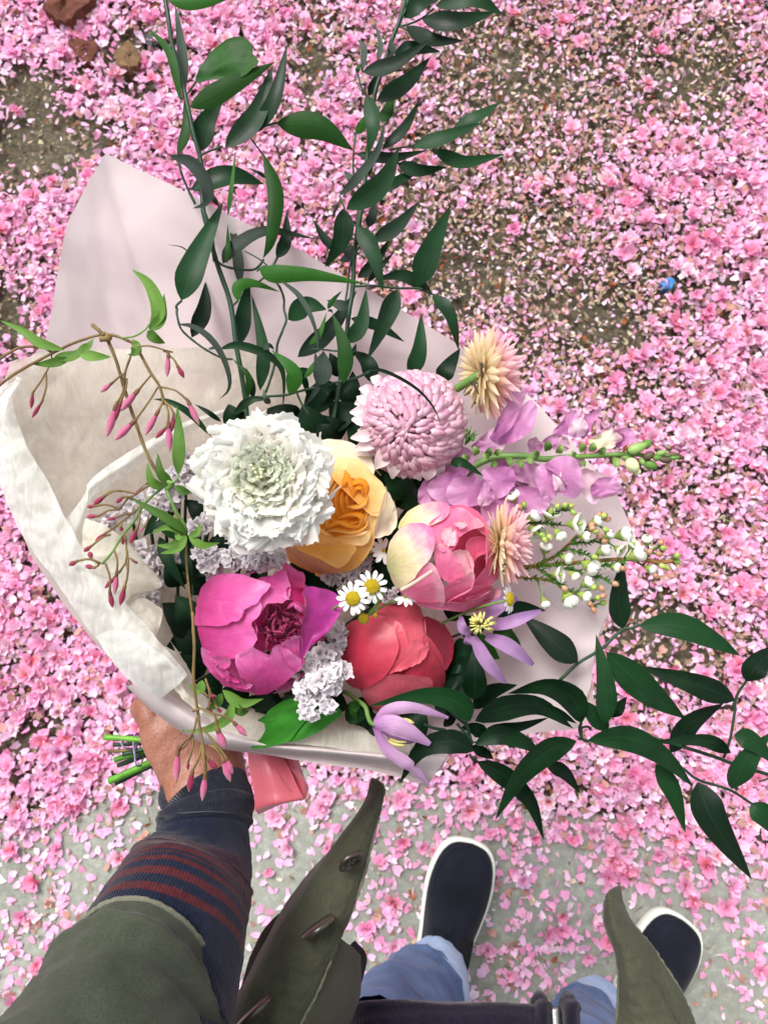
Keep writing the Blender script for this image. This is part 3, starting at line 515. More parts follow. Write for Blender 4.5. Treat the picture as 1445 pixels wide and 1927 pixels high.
# ------------------------------------------------------------------ ribbon
def satin():
    m, nt = newmat('satin'); n1 = N(nt, 'TexNoise', Scale=1.0, Detail=3.0); L(nt, coords(nt, 'UV', (160, 2, 1)), n1.inputs['Vector']); c = ramp(nt, n1.outputs[0], [(.3, lin('#ad3f4e')), (.7, lin('#c65f6c'))]); finish(nt, c, .33, bump=n1.outputs[0], spec=.5, sheen=.4, bstr=.05, bdist=.0002); return m
SATIN = satin()
rb = thing('satin_ribbon', 'coral pink satin ribbon loop hanging below the paper beside the wrist', 'ribbon', (510, 1470, -.06))
loft('ribbon_face', [[(466, 1415, -.056), (500, 1416, -.050), (528, 1418, -.056)], [(470, 1450, -.052), (505, 1450, -.044), (545, 1446, -.050)], [(478, 1490, -.048), (515, 1490, -.040), (560, 1480, -.046)], [(480, 1520, -.046), (520, 1512, -.038), (572, 1502, -.044)], [(486, 1533, -.050), (530, 1514, -.044), (576, 1504, -.052)]], SATIN, rb, 26, 30)
loft('ribbon_back', [[(500, 1418, -.066), (540, 1420, -.060), (560, 1424, -.066)], [(530, 1450, -.058), (552, 1448, -.054), (572, 1460, -.060)], [(552, 1478, -.054), (570, 1470, -.052), (580, 1478, -.058)], [(566, 1508, -.050), (576, 1500, -.052), (579, 1490, -.060)]], SATIN, rb, 20, 20)
loft('ribbon_fold', [[(515, 1418, -.052), (522, 1445, -.046), (540, 1480, -.042), (566, 1506, -.044)], [(530, 1418, -.062), (540, 1440, -.058), (556, 1470, -.054), (574, 1496, -.052)], [(545, 1422, -.072), (556, 1440, -.068), (570, 1462, -.064), (580, 1484, -.060)]], SATIN, rb, 20, 12)
# ------------------------------------------------------------------ bundle of cut stems with twine
bs = thing('stem_bundle', 'bundle of cut green flower stems sticking out left of the fist', 'stems', (250, 1420, -.115))
for (x0, y0, x1, y1, r, mt, z) in [(196, 1387, 330, 1400, 5.5, STEMCUT, -.106), (203, 1414, 330, 1404, 3.2, STEMB, -.102), (216, 1430, 330, 1395, 5.5, STEMCUT, -.112), (222, 1440, 340, 1400, 5, STEMG, -.118), (206, 1470, 340, 1405, 6.5, STEMCUT, -.104), (218, 1474, 345, 1412, 5, STEMG, -.112), (214, 1402, 330, 1392, 4, STEMG, -.120), (232, 1420, 340, 1398, 4.5, STEMG, -.100)]:
    x2, y2 = 470 + random.uniform(-30, 30), 1250 + random.uniform(-20, 30)
    tube('stem', [(x0, y0, z), ((x0 + x1) / 2, (y0 + y1) / 2 + random.uniform(-2, 2), z), (x1, y1, z), (x2, y2, -.13)], r * .35 * .001 * 1.15, mt, bs, 10, 24, rag=.0003)
TW = plain_mat('lilac_twine', '#7a6f96', '#988cb4', 90, .6, .3)
tw = thing('twine', 'thin lilac twine looped round the cut stems', 'twine', (262, 1410, -.10))
for (cx_, cy_, a, b, zz, ph0) in [(245, 1396, 16, 13, -.098, 0), (264, 1412, 9, 30, -.094, 0), (258, 1402, 7, 22, -.095, .4)]:
    th = np.linspace(0, 2 * np.pi, 17); tube('twine_loop', [(cx_ + a * math.cos(t + ph0) + .12 * (b * math.sin(t)), cy_ - b * math.sin(t), -.112 + .020 * math.cos(t * 1 + 2.2)) for t in th], .0007, TW, tw, 6, 60)

# ------------------------------------------------------------------ the person
SKIN = None
def skin_material():
    m, nt = newmat('skin'); co = coords(nt, 'Object'); n1 = N(nt, 'TexNoise', Scale=26.0, Detail=5.0); L(nt, co, n1.inputs['Vector']); n2 = N(nt, 'TexNoise', Scale=620.0, Detail=3.0); L(nt, co, n2.inputs['Vector']); vo = N(nt, 'TexVoronoi', Scale=500.0); L(nt, co, vo.inputs['Vector'])
    c = ramp(nt, n1.outputs[0], [(.3, lin('#7c4c39')), (.55, lin('#936352')), (.75, lin('#a27263'))]); c = mixc(nt, .25, c, ramp(nt, n2.outputs[0], [(.3, lin('#6d412f')), (.7, lin('#b98068'))]))
    n3 = N(nt, 'TexNoise', Scale=1.0, Detail=6.0); L(nt, coords(nt, 'Object', (60, 260, 60)), n3.inputs['Vector'])
    ad = N(nt, 'Math', operation='ADD'); L(nt, n3.outputs[0], ad.inputs[0]); L(nt, vo.outputs[0], ad.inputs[1])
    finish(nt, c, .45, bump=ad.outputs[0], spec=.4, bstr=.35, bdist=.0007, sss=.12); return m
SKIN = skin_material()
def ribbed(name, a, b, stripes=None, uvscale=200, rough=.9):
    m, nt = newmat(name); tc = N(nt, 'TexCoord'); sx = N(nt, 'SeparateXYZ'); L(nt, tc.outputs['UV'], sx.inputs[0])
    mu = N(nt, 'Math', operation='MULTIPLY'); L(nt, sx.outputs[0], mu.inputs[0]); mu.inputs[1].default_value = uvscale; sn = N(nt, 'Math', operation='SINE'); L(nt, mu.outputs[0], sn.inputs[0])
    ns = N(nt, 'TexNoise', Scale=300.0, Detail=4.0); L(nt, coords(nt, 'Object'), ns.inputs['Vector'])
    c = ramp(nt, ns.outputs[0], [(.3, lin(a)), (.7, lin(b))])
    if stripes:
        nw = N(nt, 'TexNoise', Scale=1.0, Detail=3.0); L(nt, coords(nt, 'UV', (9, 6, 1)), nw.inputs['Vector']); q = N(nt, 'Math', operation='MULTIPLY_ADD'); L(nt, nw.outputs[0], q.inputs[0]); q.inputs[1].default_value = .012; L(nt, sx.outputs[1], q.inputs[2])
        st = ramp(nt, q.outputs[0], stripes); st.node.color_ramp.interpolation = 'CONSTANT'; k = mixc(nt, 1.0, st, ramp(nt, ns.outputs[0], [(.3, (.65,) * 3), (.7, (1.1,) * 3)]), 'MULTIPLY'); c = k
    ad = N(nt, 'Math', operation='MULTIPLY_ADD'); L(nt, sn.outputs[0], ad.inputs[0]); ad.inputs[1].default_value = .35; L(nt, ns.outputs[0], ad.inputs[2])
    finish(nt, c, rough, bump=ad.outputs[0], spec=.1, sheen=.15, bstr=.6, bdist=.0007); return m
NAVY, RED = '#12162a', '#6b1a22'
NAVYRIB = ribbed('navy_rib', '#161824', '#22242f', uvscale=560)
# stripe layout along the sleeve (v from the cuff seam towards the elbow)
b_ = lin('#141a2c'); r_ = lin('#451a1f'); st = [(0.0, b_)]
for (p, wd) in [(.32, .006), (.338, .007), (.356, .008), (.375, .009), (.395, .011), (.417, .012), (.438, .030), (.478, .010), (.500, .012), (.524, .024), (.562, .008), (.585, .014), (.62, .02), (.66, .012)]: st += [(p, r_), (p + wd, b_)]
STRIPE = ribbed('striped_knit', NAVY, '#1c2340', stripes=st[:32], uvscale=900)
NAVYKNIT = ribbed('navy_knit', '#12101c', '#1e1a2a', uvscale=300)
def twill(name, a, b, sc=420, rough=.85, dirty=True, sheen=.1):
    m, nt = newmat(name); tc = N(nt, 'TexCoord'); wv = N(nt, 'TexWave', Scale=float(sc)); wv.bands_direction = 'DIAGONAL'; L(nt, tc.outputs['Object'], wv.inputs['Vector']); wv.inputs['Distortion'].default_value = 0.3; wv.inputs['Detail'].default_value = 1
    n1 = N(nt, 'TexNoise', Scale=16.0, Detail=5.0); L(nt, tc.outputs['Object'], n1.inputs['Vector']); n2 = N(nt, 'TexNoise', Scale=700.0, Detail=2.0); L(nt, tc.outputs['Object'], n2.inputs['Vector'])
    c = ramp(nt, n1.outputs[0], [(.3, lin(a)), (.7, lin(b))]); c = mixc(nt, .35, c, ramp(nt, n2.outputs[0], [(.3, (.25,) * 3), (.7, (.75,) * 3)]), 'OVERLAY')
    ad = N(nt, 'Math', operation='MULTIPLY_ADD'); L(nt, wv.outputs['Fac'], ad.inputs[0]); ad.inputs[1].default_value = .25; L(nt, n2.outputs[0], ad.inputs[2])
    finish(nt, c, rough, bump=ad.outputs[0], spec=.15, sheen=sheen, bstr=.5, bdist=.0005); return m
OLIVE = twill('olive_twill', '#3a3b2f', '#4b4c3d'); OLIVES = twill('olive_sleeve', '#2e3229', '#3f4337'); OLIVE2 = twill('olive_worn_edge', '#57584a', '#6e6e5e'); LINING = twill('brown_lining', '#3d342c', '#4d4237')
DENIM = twill('denim', '#33476b', '#5a7399', 500); DENIML = twill('light_denim', '#7f96b8', '#a3b5cf', 500)
CANVAS = twill('navy_canvas', '#0b0d16', '#181b28', 620); RUBBER = plain_mat('cream_rubber', '#d9dcd0', '#e9ebe0', 30, .5, .4, bdist=.0003); ELASTIC = plain_mat('black_elastic', '#0a0a0d', '#15151a', 200, .8, .2); SOLEG = plain_mat('outsole', '#c9c7b6', '#d9d7c8', 60, .7)
BUTTON = plain_mat('horn_button', '#2f2a22', '#4a4236', 40, .28, .6, detail=2); ZIP = plain_mat('zip_metal', '#a8a8a8', '#d0d0d0', 90, .3, .5, metal=.9)
def rings(name, spec, mat, parent, nu=40, nv=None, wr=None, close0=False, close1=False, folds=None):
    """tube-like body: spec rows (px, py, z, half width px, half depth m, [lean]) joined by rings"""
    sp = cat([tuple(s[:5]) + ((s[5],) if len(s) > 5 else (0.0,)) for s in spec], nv or len(spec) * 6); Pc = CA(sp[:, :3]); T = np.gradient(Pc, axis=0); T[:, 2] *= .6; T = unit(T)
    Zc = np.array((0, 0, 1.0)); A = unit(np.cross(T, Zc)); B = unit(np.cross(A, T)); ph = np.linspace(0, 2 * np.pi, nu, endpoint=False)
    W = (sp[:, 3] * (D0 - sp[:, 2]) / F)[:, None, None]; H = sp[:, 4][:, None, None]
    V = Pc[:, None] + A[:, None] * np.cos(ph)[None, :, None] * W + B[:, None] * np.sin(ph)[None, :, None] * H
    V = V - T[:, None] * (np.sin(ph)[None, :, None] * np.sign(B[:, 2])[:, None, None] * sp[:, 5][:, None, None])
    nrm = unit(V - Pc[:, None]).reshape(-1, 3); V = V.reshape(-1, 3); nv_ = len(sp); vv = np.repeat(np.linspace(0, 1, nv_), nu); uu = np.tile(np.arange(nu) / nu, nv_)
    if wr:
        for (a, s, sd_) in wr: V += nrm * (a * wob(V, s, sd_))[:, None]
    if folds:
        for (v0, wdt, amp, k, phs) in folds: V += nrm * (amp * np.exp(-((vv - v0 - .03 * np.sin(uu * 6.28 * k + phs)) / wdt) ** 2))[:, None]
    Q = gridq(nu, nv_, True).tolist(); uv = np.column_stack((uu, vv))
    if close0: V = np.vstack((V, Pc[0])); uv = np.vstack((uv, (0, 0))); Q += [((i + 1) % nu, i, len(V) - 1) for i in range(nu)]
    if close1: V = np.vstack((V, Pc[-1])); uv = np.vstack((uv, (0, 1))); b = (nv_ - 1) * nu; Q += [(b + i, b + (i + 1) % nu, len(V) - 1) for i in range(nu)]
    return mesh(name, V, [tuple(q) for q in Q], mat, parent, uv=uv, org=parent_org(parent))
pr = thing('person', 'person in olive jacket, jeans and navy slip-on shoes holding the bouquet', 'person', (380, 1480, -.08))
# hand and forearm: one continuous skin, remeshed from overlapping tapered limbs
def hand():
    import bmesh
    V, Q = [], []
    def limb(pts, nu=20, nv=None):
        sp = cat([p[:5] for p in pts], nv or len(pts) * 5); Pc = CA(sp[:, :3]); T = unit(np.gradient(Pc, axis=0)); ref = np.array((.3, .2, 1.0)) if abs(T[:, 2]).max() < .8 else np.array((.75, .65, .1))
        A = unit(np.cross(T, ref)); B = unit(np.cross(A, T)); ph = np.linspace(0, 2 * np.pi, nu, endpoint=False)
        R = Pc[:, None] + A[:, None] * np.cos(ph)[None, :, None] * sp[:, 3][:, None, None] + B[:, None] * np.sin(ph)[None, :, None] * sp[:, 4][:, None, None]
        o = len(V); V.extend(R.reshape(-1, 3)); n_ = len(sp); Q.extend([tuple(x + o for x in q) for q in gridq(nu, n_, True).tolist()])
        V.append(Pc[0] - T[0] * sp[0, 3] * .5); V.append(Pc[-1] + T[-1] * sp[-1, 3] * .6); e0, e1 = len(V) - 2, len(V) - 1
        Q.extend([(o + (i + 1) % nu, o + i, e0) for i in range(nu)]); b = o + (n_ - 1) * nu; Q.extend([(b + i, b + (i + 1) % nu, e1) for i in range(nu)])
    # forearm and back of the hand (rows: px, py, z, half width m, half depth m)
    limb([(388, 1560, -.070, .0275, .022), (388, 1490, -.078, .030, .021), (386, 1450, -.084, .0295, .0185), (374, 1415, -.088, .032, .0175), (358, 1382, -.088, .034, .0165), (346, 1350, -.088, .0335, .0145), (334, 1328, -.092, .031, .012)], 32, 40)
    ax = unit(np.array((285, -220)))                       # direction of the stems in the picture
    k0 = np.array((290, 1352.0))
    for i, (ln, r, kn) in enumerate([(1.0, .0092, 0), (1.08, .0098, 4), (1.05, .0098, 4), (.85, .0085, -3)]):
        c = k0 + ax * (i * 47 - 4); c = c + np.array((-.79, -.60)) * kn * .5
        b = np.array((-127, -142)) / 190.0                   # knuckles point up and to the left; fingers then close underneath
        p0 = c + b * -70; p1 = c; p2 = c + b * 26 * ln; p3 = c + b * 14; p4 = c - b * 30; p5 = c - b * 66 * ln
        limb([(*p0, -.088, r * 1.05, r * .95), (*p1, -.087, r * 1.12, r * 1.08), (*p2, -.102, r, r), (*(c + b * 24 * ln), -.122, r * .95, r * .95), (*p4, -.140, r * .9, r * .9), (*p5, -.138, r * .72, r * .72)], 14, 30)
    # thumb: along the near side of the stems, under the paper
    limb([(372, 1440, -.090, .016, .013), (384, 1395, -.092, .0145, .013), (392, 1350, -.098, .0115, .0115), (375, 1308, -.108, .0105, .010), (352, 1285, -.116, .0082, .0078)], 16, 24)
    # tendons and a swell at the base of the thumb
    limb([(328, 1475, -.082, .0095, .014), (312, 1430, -.082, .010, .014), (294, 1380, -.083, .010, .013), (280, 1340, -.086, .0098, .0115), (274, 1322, -.092, .0085, .010)], 14, 24)
    me = bpy.data.meshes.new('hand'); me.from_pydata([tuple(v - pr.c) for v in np.array(V)], [], Q); me.materials.append(SKIN); bm = bmesh.new(); bm.from_mesh(me); bmesh.ops.recalc_face_normals(bm, faces=bm.faces); bm.to_mesh(me); bm.free()
    o = bpy.data.objects.new('body', me); COL.objects.link(o); o.parent = pr.o
    r = o.modifiers.new('one_skin', 'REMESH'); r.mode = 'VOXEL'; r.voxel_size = .0016; r.use_smooth_shade = True
    s = o.modifiers.new('soften', 'SMOOTH'); s.factor = .6; s.iterations = 7
    t = bpy.data.textures.new('skin_folds', 'CLOUDS'); t.noise_scale = .012; d = o.modifiers.new('relief', 'DISPLACE'); d.texture = t; d.strength = .0016; d.mid_level = .5
    return o
hand()
# sweater sleeve: ribbed cuff, plain navy, stripes
rings('sweater_cuff', [(387, 1514, -.075, 84, .025), (387, 1506, -.074, 88, .0265), (388, 1518, -.072, 89, .0282), (388, 1530, -.068, 90, .0300), (387, 1548, -.063, 88, .031), (386, 1568, -.058, 82, .030)], NAVYRIB, pr, 72, 40, wr=[(.0010, 60, 3)], folds=[(.86, .05, .0015, 2, 1), (.6, .03, .0010, 3, 2)])
rings('sweater_sleeve', [(386, 1540, -.062, 72, .027), (385, 1548, -.060, 80, .031), (382, 1575, -.054, 90, .036), (372, 1612, -.046, 104, .042, .008), (355, 1655, -.037, 120, .048, .02), (338, 1705, -.026, 134, .052, .03), (312, 1770, -.012, 152, .056, .03), (284, 1840, 0.0, 168, .060, .03), (255, 1920, .015, 182, .062, .02), (230, 2010, .04, 190, .066, .01)], STRIPE, pr, 80, 120, wr=[(.0016, 22, 6), (.0006, 70, 7)], folds=[(.04, .014, .004, 1, 0), (.10, .010, .0025, 2, 1), (.42, .02, .0015, 2, 3)])
def ring4(l, r, n, f, k=48):
    l, r, n, f = (C(*q) for q in (l, r, n, f)); c = (n + f) / 2; c2 = (l + r) / 2; a = (r - l) / 2; b = (n - f) / 2; ph = np.linspace(0, 2 * np.pi, k, endpoint=False)
    return c * .5 + c2 * .5 + a * np.cos(ph)[:, None] + ((n - (c + c2) / 2) * np.clip(np.sin(ph), 0, 1)[:, None] + (f - (c + c2) / 2) * np.clip(-np.sin(ph), 0, 1)[:, None])
JR = [((106, 1852, -.004), (428, 1990, -.014), (298, 1702, .044), (240, 2130, -.075)), ((100, 1862, -.002), (430, 2000, -.012), (290, 1716, .050), (236, 2140, -.074)), ((78, 1895, .002), (434, 2035, -.008), (266, 1762, .064), (215, 2175, -.07)), ((30, 1962, .012), (442, 2095, .0), (222, 1850, .088), (190, 2235, -.05)), ((-25, 2060, .03), (452, 2175, .01), (180, 1950, .112), (170, 2310, -.03)), ((-80, 2200, .06), (480, 2300, .04), (150, 2100, .14), (170, 2420, .0))]
def sleeve4():
    R = [ring4(*q) for q in JR]; sh = np.array(CAM.inverted() @ Vector((-.24, -.40, 1.30))); R += [R[-1] * .45 + .55 * (sh + (R[-1] - R[-1].mean(0)) * .8), sh + (R[-1] - R[-1].mean(0)) * .6]; nu, nv = 96, 110; G = np.stack([cat(r, nu, True) for r in R]); G = np.stack([cat(G[:, i], nv) for i in range(nu)], 1); c = G.mean(1, keepdims=True); nr = unit(G - c).reshape(-1, 3); V = G.reshape(-1, 3)
    vv = np.repeat(np.linspace(0, 1, nv), nu); uu = np.tile(np.arange(nu) / nu, nv); w_ = np.clip(vv * 8, .15, 1)
    V = V + nr * ((.0040 * wob(V, 11, 16) + .0022 * wob(V, 26, 17) + .0007 * wob(V, 60, 18)) * w_)[:, None]
    for (v0, wd, amp, k, ph) in [(.30, .035, .006, 1, 2.6), (.40, .03, -.004, 1, 3.1), (.52, .04, .006, 1, .4), (.62, .03, -.005, 2, 1.4), (.75, .05, .006, 1, 2.)]: V += nr * (amp * np.exp(-((vv - v0 - .07 * np.sin(uu * 6.28 * k + ph)) / wd) ** 2))[:, None]
    mesh('jacket_sleeve', V, gridq(nu, nv, True), OLIVES, pr, uv=np.column_stack((uu, vv)), org=pr.c)
    E0 = V[:nu]; tube('jacket_cuff_edge', np.vstack((E0, E0[:3])), .0016, OLIVE2, pr, 7, 260, rag=.0006, px=False); tube('stitching', np.vstack((V[nu * 3:nu * 4], V[nu * 3:nu * 3 + 3])) + np.array((0, 0, .0008)), .0006, OLIVE2, pr, 5, 260, rag=.0006, px=False)
sleeve4()
# torso seen from above: sweater hem, jeans, shoes
def wob_arr(n, a, s, seed): x = np.linspace(0, 1, n); return a * wob(np.column_stack((x * s, x * 0, x * 0)), 1, seed)
zt = -.26   # the clothes over the hips hang about 0.76 m below the camera
loft('sweater_hem', [[(560, 2090, -.20), (700, 2090, -.18), (850, 2090, -.17), (1000, 2090, -.18), (1130, 2110, -.20)], [(600, 1975, -.24), (700, 1950, -.215), (850, 1945, -.205), (1000, 1950, -.21), (1110, 1985, -.24)],
                     [(628, 1935, -.262), (700, 1905, -.235), (850, 1900, -.225), (1000, 1905, -.228), (1090, 1930, -.262)], [(640, 1912, -.272), (690, 1882, -.25), (850, 1884, -.240), (1000, 1890, -.242), (1088, 1905, -.272)], [(652, 1915, -.292), (700, 1885, -.272), (850, 1888, -.268), (1000, 1896, -.268), (1080, 1908, -.292)]], NAVYKNIT, pr, 60, 36, wr=[(.003, 12, 5), (.0012, 50, 6)])
for (x, w_) in ((1016, 14), (1070, 14)):
    rings('hem_rib', [(x - 4, 1876, -.262, w_ * .5, .006), (x, 1886, -.250, w_, .009), (x + 3, 1905, -.236, w_ * 1.1, .012), (x + 5, 1950, -.222, w_ * 1.1, .012)], NAVYKNIT, pr, 20, 20, close0=True, wr=[(.001, 60, 8)])
zp = rings('zip_tape', [(1042, 1898, -.246, 7, .002), (1045, 1915, -.236, 8, .002), (1048, 1960, -.220, 8, .002)], NAVYKNIT, pr, 12, 10)
for k in range(14):
    y = 1900 + k * 4.2
    rings('zip_tooth', [(1034 + k * .3, y, -.240 + k * .0014, 2.2, .0022), (1043 + k * .3, y + .4, -.238 + k * .0014, 2.6, .0026), (1052 + k * .3, y, -.240 + k * .0014, 2.2, .0022)], ZIP, pr, 6, 5, close0=True, close1=True)
loft('sweater_side', [[(668, 1770, -.235), (690, 1800, -.24), (680, 1850, -.24), (664, 1880, -.24), (640, 1935, -.24)], [(640, 1790, -.215), (655, 1820, -.215), (650, 1860, -.215), (640, 1900, -.22), (620, 1950, -.22)], [(600, 1800, -.20), (610, 1830, -.20), (610, 1870, -.20), (600, 1920, -.2), (590, 1970, -.2)]], NAVYKNIT, pr, 30, 16, wr=[(.002, 20, 9)])
# jacket fronts: thin cloth with a stitched placket, buttons and a raw edge
def flap(name, rows, nu, nv, wr): return loft(name, rows, OLIVE, pr, nu, nv, wr=wr, solid=.0014)
EDGE_L = [(700, 1467, -.145), (712, 1470, -.138), (722, 1484, -.132), (716, 1520, -.126), (704, 1570, -.120), (690, 1630, -.112), (668, 1700, -.104), (640, 1765, -.098), (618, 1820, -.092), (592, 1880, -.086), (560, 1940, -.08), (520, 2060, -.06)]
STI_L = [(700, 1468, -.142), (708, 1478, -.136), (712, 1492, -.130), (704, 1530, -.120), (688, 1580, -.112), (668, 1640, -.104), (640, 1712, -.095), (606, 1785, -.088), (580, 1842, -.082), (552, 1896, -.076), (512, 1960, -.07), (470, 2080, -.05)]
MID_L = [(698, 1470, -.144), (704, 1486, -.138), (700, 1505, -.130), (688, 1545, -.118), (668, 1592, -.110), (640, 1650, -.102), (600, 1722, -.094), (566, 1788, -.088), (540, 1850, -.082), (504, 1910, -.076), (462, 1980, -.07), (420, 2100, -.05)]
IN_L = [(697, 1473, -.150), (692, 1500, -.144), (676, 1530, -.134), (650, 1565, -.124), (612, 1620, -.118), (574, 1680, -.112), (530, 1745, -.106), (498, 1806, -.10), (470, 1860, -.094), (440, 1930, -.088), (400, 2010, -.08), (360, 2140, -.06)]
OUT_L = [(697, 1476, -.165), (688, 1508, -.165), (664, 1545, -.160), (636, 1585, -.155), (590, 1635, -.150), (540, 1700, -.145), (490, 1790, -.14), (460, 1850, -.135), (430, 1900, -.13), (400, 1960, -.12), (360, 2040, -.11), (300, 2160, -.10)]
flap('jacket_front', [EDGE_L, STI_L, MID_L, IN_L, OUT_L], 110, 60, [(.0032, 13, 23), (.0016, 34, 24), (.0005, 60, 224)])
tube('frayed_edge', EDGE_L, .0012, OLIVE2, pr, 6, 90, rag=.0009)
for off in (-8, -19): tube('stitching', [(p[0] + off, p[1] - off * .05, p[2] + .0030) for p in EDGE_L[2:]], .0004, OLIVE, pr, 5, 120, rag=.0004)
loft('jacket_inside', [[(640, 1765, -.100), (600, 1860, -.09), (560, 1950, -.08)], [(660, 1780, -.12), (640, 1870, -.115), (600, 1960, -.10)], [(678, 1800, -.16), (676, 1870, -.155), (655, 1925, -.15)], [(664, 1830, -.19), (668, 1880, -.19), (648, 1940, -.19)]], OLIVE, pr, 30, 24, wr=[(.003, 16, 25)], solid=.001)
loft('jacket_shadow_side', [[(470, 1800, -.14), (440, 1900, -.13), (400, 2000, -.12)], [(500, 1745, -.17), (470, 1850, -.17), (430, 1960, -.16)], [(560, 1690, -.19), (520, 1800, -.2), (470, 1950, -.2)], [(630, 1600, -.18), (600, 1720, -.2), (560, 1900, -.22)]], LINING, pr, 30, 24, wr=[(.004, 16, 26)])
def button(cx_, cy_, z, r_px, tilt, name='button'):
    s = (D0 - z) / F; R = r_px * s; prof = [(.0, .0006), (.35, .0005), (.62, .0008), (.72, .0022), (.9, .0026), (1.0, .0018), (1.0, -.0012), (.0, -.0016)]
    n_ = 28; V = []; 
    for (q, h) in prof:
        for k in range(n_): V.append((q * R * math.cos(k / n_ * 6.2832), q * R * math.sin(k / n_ * 6.2832), h))
    V = np.array(V) @ np.array(Matrix.Rotation(tilt[0], 3, Vector((math.cos(tilt[1]), math.sin(tilt[1]), 0)))).T + C(cx_, cy_, z)
    o = mesh(name, V, gridq(n_, len(prof), True), BUTTON, pr, org=pr.c)
    for a in range(4):
        hx = np.array((math.cos(a * 1.571 + .6), math.sin(a * 1.571 + .6), 0)) * R * .22 + np.array((0, 0, .0009)); hx = hx @ np.array(Matrix.Rotation(tilt[0], 3, Vector((math.cos(tilt[1]), math.sin(tilt[1]), 0)))).T + C(cx_, cy_, z)
        tube('button_thread', [hx - (.0008, 0, 0), hx + (0, 0, .0006), hx + (.0008, 0, 0)], .0006, OLIVE2, pr, 6, 6, px=False)
button(659, 1620, -.090, 26, (math.radians(48), math.radians(40)))
button(598, 1743, -.078, 34, (math.radians(78), math.radians(33)))
button(478, 1902, -.060, 40, (math.radians(76), math.radians(42)))
# right front
ER = [(1163, 1664, -.150), (1172, 1700, -.146), (1188, 1735, -.140), (1222, 1775, -.134), (1246, 1810, -.130), (1272, 1850, -.126), (1292, 1890, -.12), (1312, 1940, -.115), (1350, 2050, -.10)]
MR = [(1150, 1670, -.140), (1158, 1705, -.134), (1176, 1750, -.128), (1200, 1795, -.122), (1222, 1835, -.116), (1245, 1880, -.112), (1262, 1925, -.108), (1280, 1980, -.10), (1300, 2080, -.09)]
IR = [(1143, 1680, -.136), (1146, 1715, -.130), (1156, 1752, -.122), (1172, 1790, -.118), (1184, 1835, -.112), (1195, 1885, -.108), (1205, 1940, -.104), (1215, 2000, -.10), (1220, 2100, -.09)]
LR = [(1138, 1694, -.140), (1136, 1725, -.136), (1144, 1758, -.130), (1156, 1785, -.126), (1163, 1830, -.122), (1162, 1880, -.12), (1158, 1940, -.12), (1150, 2010, -.12), (1140, 2120, -.12)]
flap('jacket_front', [ER, MR, IR, LR], 80, 50, [(.003, 16, 27), (.0014, 38, 28), (.0005, 60, 228)])
tube('frayed_edge', LR, .0013, OLIVE2, pr, 6, 70, rag=.0008); tube('frayed_edge', ER, .0010, OLIVE2, pr, 6, 70, rag=.001)
tube('stitching', [(p[0] + 10, p[1], p[2] + .003) for p in LR[1:]], .0005, OLIVE2, pr, 5, 90, rag=.0004); tube('stitching', [(1225, 1835, -.110), (1245, 1860, -.107), (1262, 1900, -.10), (1278, 1925, -.10)], .0008, LINING, pr, 5, 30, rag=.0006)
# the body behind the camera's lower edge, out of the picture from here
def body_rings(name, rows, mat, a0=0.0, a1=2 * math.pi, nu=48, wr=.006, seed=3):
    inv = np.array(CAM.inverted()); ph = np.linspace(a0, a1, nu, endpoint=(a1 - a0) < 6.2); cs = cat(rows, 40); V = np.vstack([np.column_stack((x + rx * np.sin(ph), y + ry * np.cos(ph), np.full(nu, h))) for (x, y, h, rx, ry) in cs])
    V = V + np.column_stack((np.zeros(len(V)), wr * wob(V, 5, seed), np.zeros(len(V)))); Vc = V @ inv[:3, :3].T + inv[:3, 3]; full = (a1 - a0) >= 6.2
    return mesh(name, Vc, gridq(nu, 40, full), mat, pr, org=pr.c, uv=np.column_stack((np.tile(np.arange(nu) / nu, 40), np.repeat(np.linspace(0, 1, 40), nu))))
body_rings('sweater_body', [(.05, -.44, .74, .17, .13), (.04, -.44, .95, .165, .13), (.0, -.44, 1.15, .18, .13), (-.02, -.44, 1.30, .17, .11), (-.02, -.44, 1.36, .08, .08)], NAVYKNIT)
body_rings('jacket_back', [(.06, -.45, .62, .21, .17), (.04, -.45, .95, .19, .155), (.0, -.45, 1.15, .205, .15), (-.02, -.45, 1.30, .20, .13), (-.02, -.45, 1.37, .10, .10)], OLIVE, .75, 5.53, 60, .008, 7)
body_rings('jeans_seat', [(.09, -.44, .70, .15, .12), (.05, -.44, .80, .165, .125)], DENIM)
# jeans and turned-up hems (heights here are measured on the ground, world frame, then turned into the camera frame)
def wp_(px, py, h):   # camera-frame point of the place at height h seen at a pixel
    q = ground_at(px, py, h); return np.array(CAM.inverted() @ q)
def pxz(px, py, h): c = wp_(px, py, h); return (px, py, D0 + c[2])
def leg(spec, mat, name, **k):
    return rings(name, [(*pxz(x, y, h), w_, d_) for (x, y, h, w_, d_) in spec], mat, pr, 40, 40, **k)
leg([(835, 1850, .06, 30, .03), (828, 1838, .062, 52, .052), (824, 1842, .10, 56, .058), (806, 1862, .135, 66, .062), (800, 1868, .14, 62, .060)], DENIML, 'jeans_hem', wr=[(.003, 14, 31), (.002, 40, 32)], folds=[(.8, .05, .003, 1, 0)])
leg([(812, 1858, .12, 54, .055), (790, 1880, .18, 70, .065), (750, 1940, .32, 92, .070), (715, 2030, .48, 110, .075)], DENIM, 'jeans_leg', wr=[(.007, 9, 33), (.004, 22, 34), (.002, 50, 39)], folds=[(.08, .02, .006, 1, 1), (.2, .03, .007, 1, 2)])
leg([(1150, 1905, .06, 36, .03), (1135, 1905, .062, 50, .05), (1128, 1915, .10, 56, .056), (1115, 1935, .135, 62, .06), (1112, 1940, .14, 58, .058)], DENIML, 'jeans_hem', wr=[(.003, 14, 35), (.001, 60, 36)])
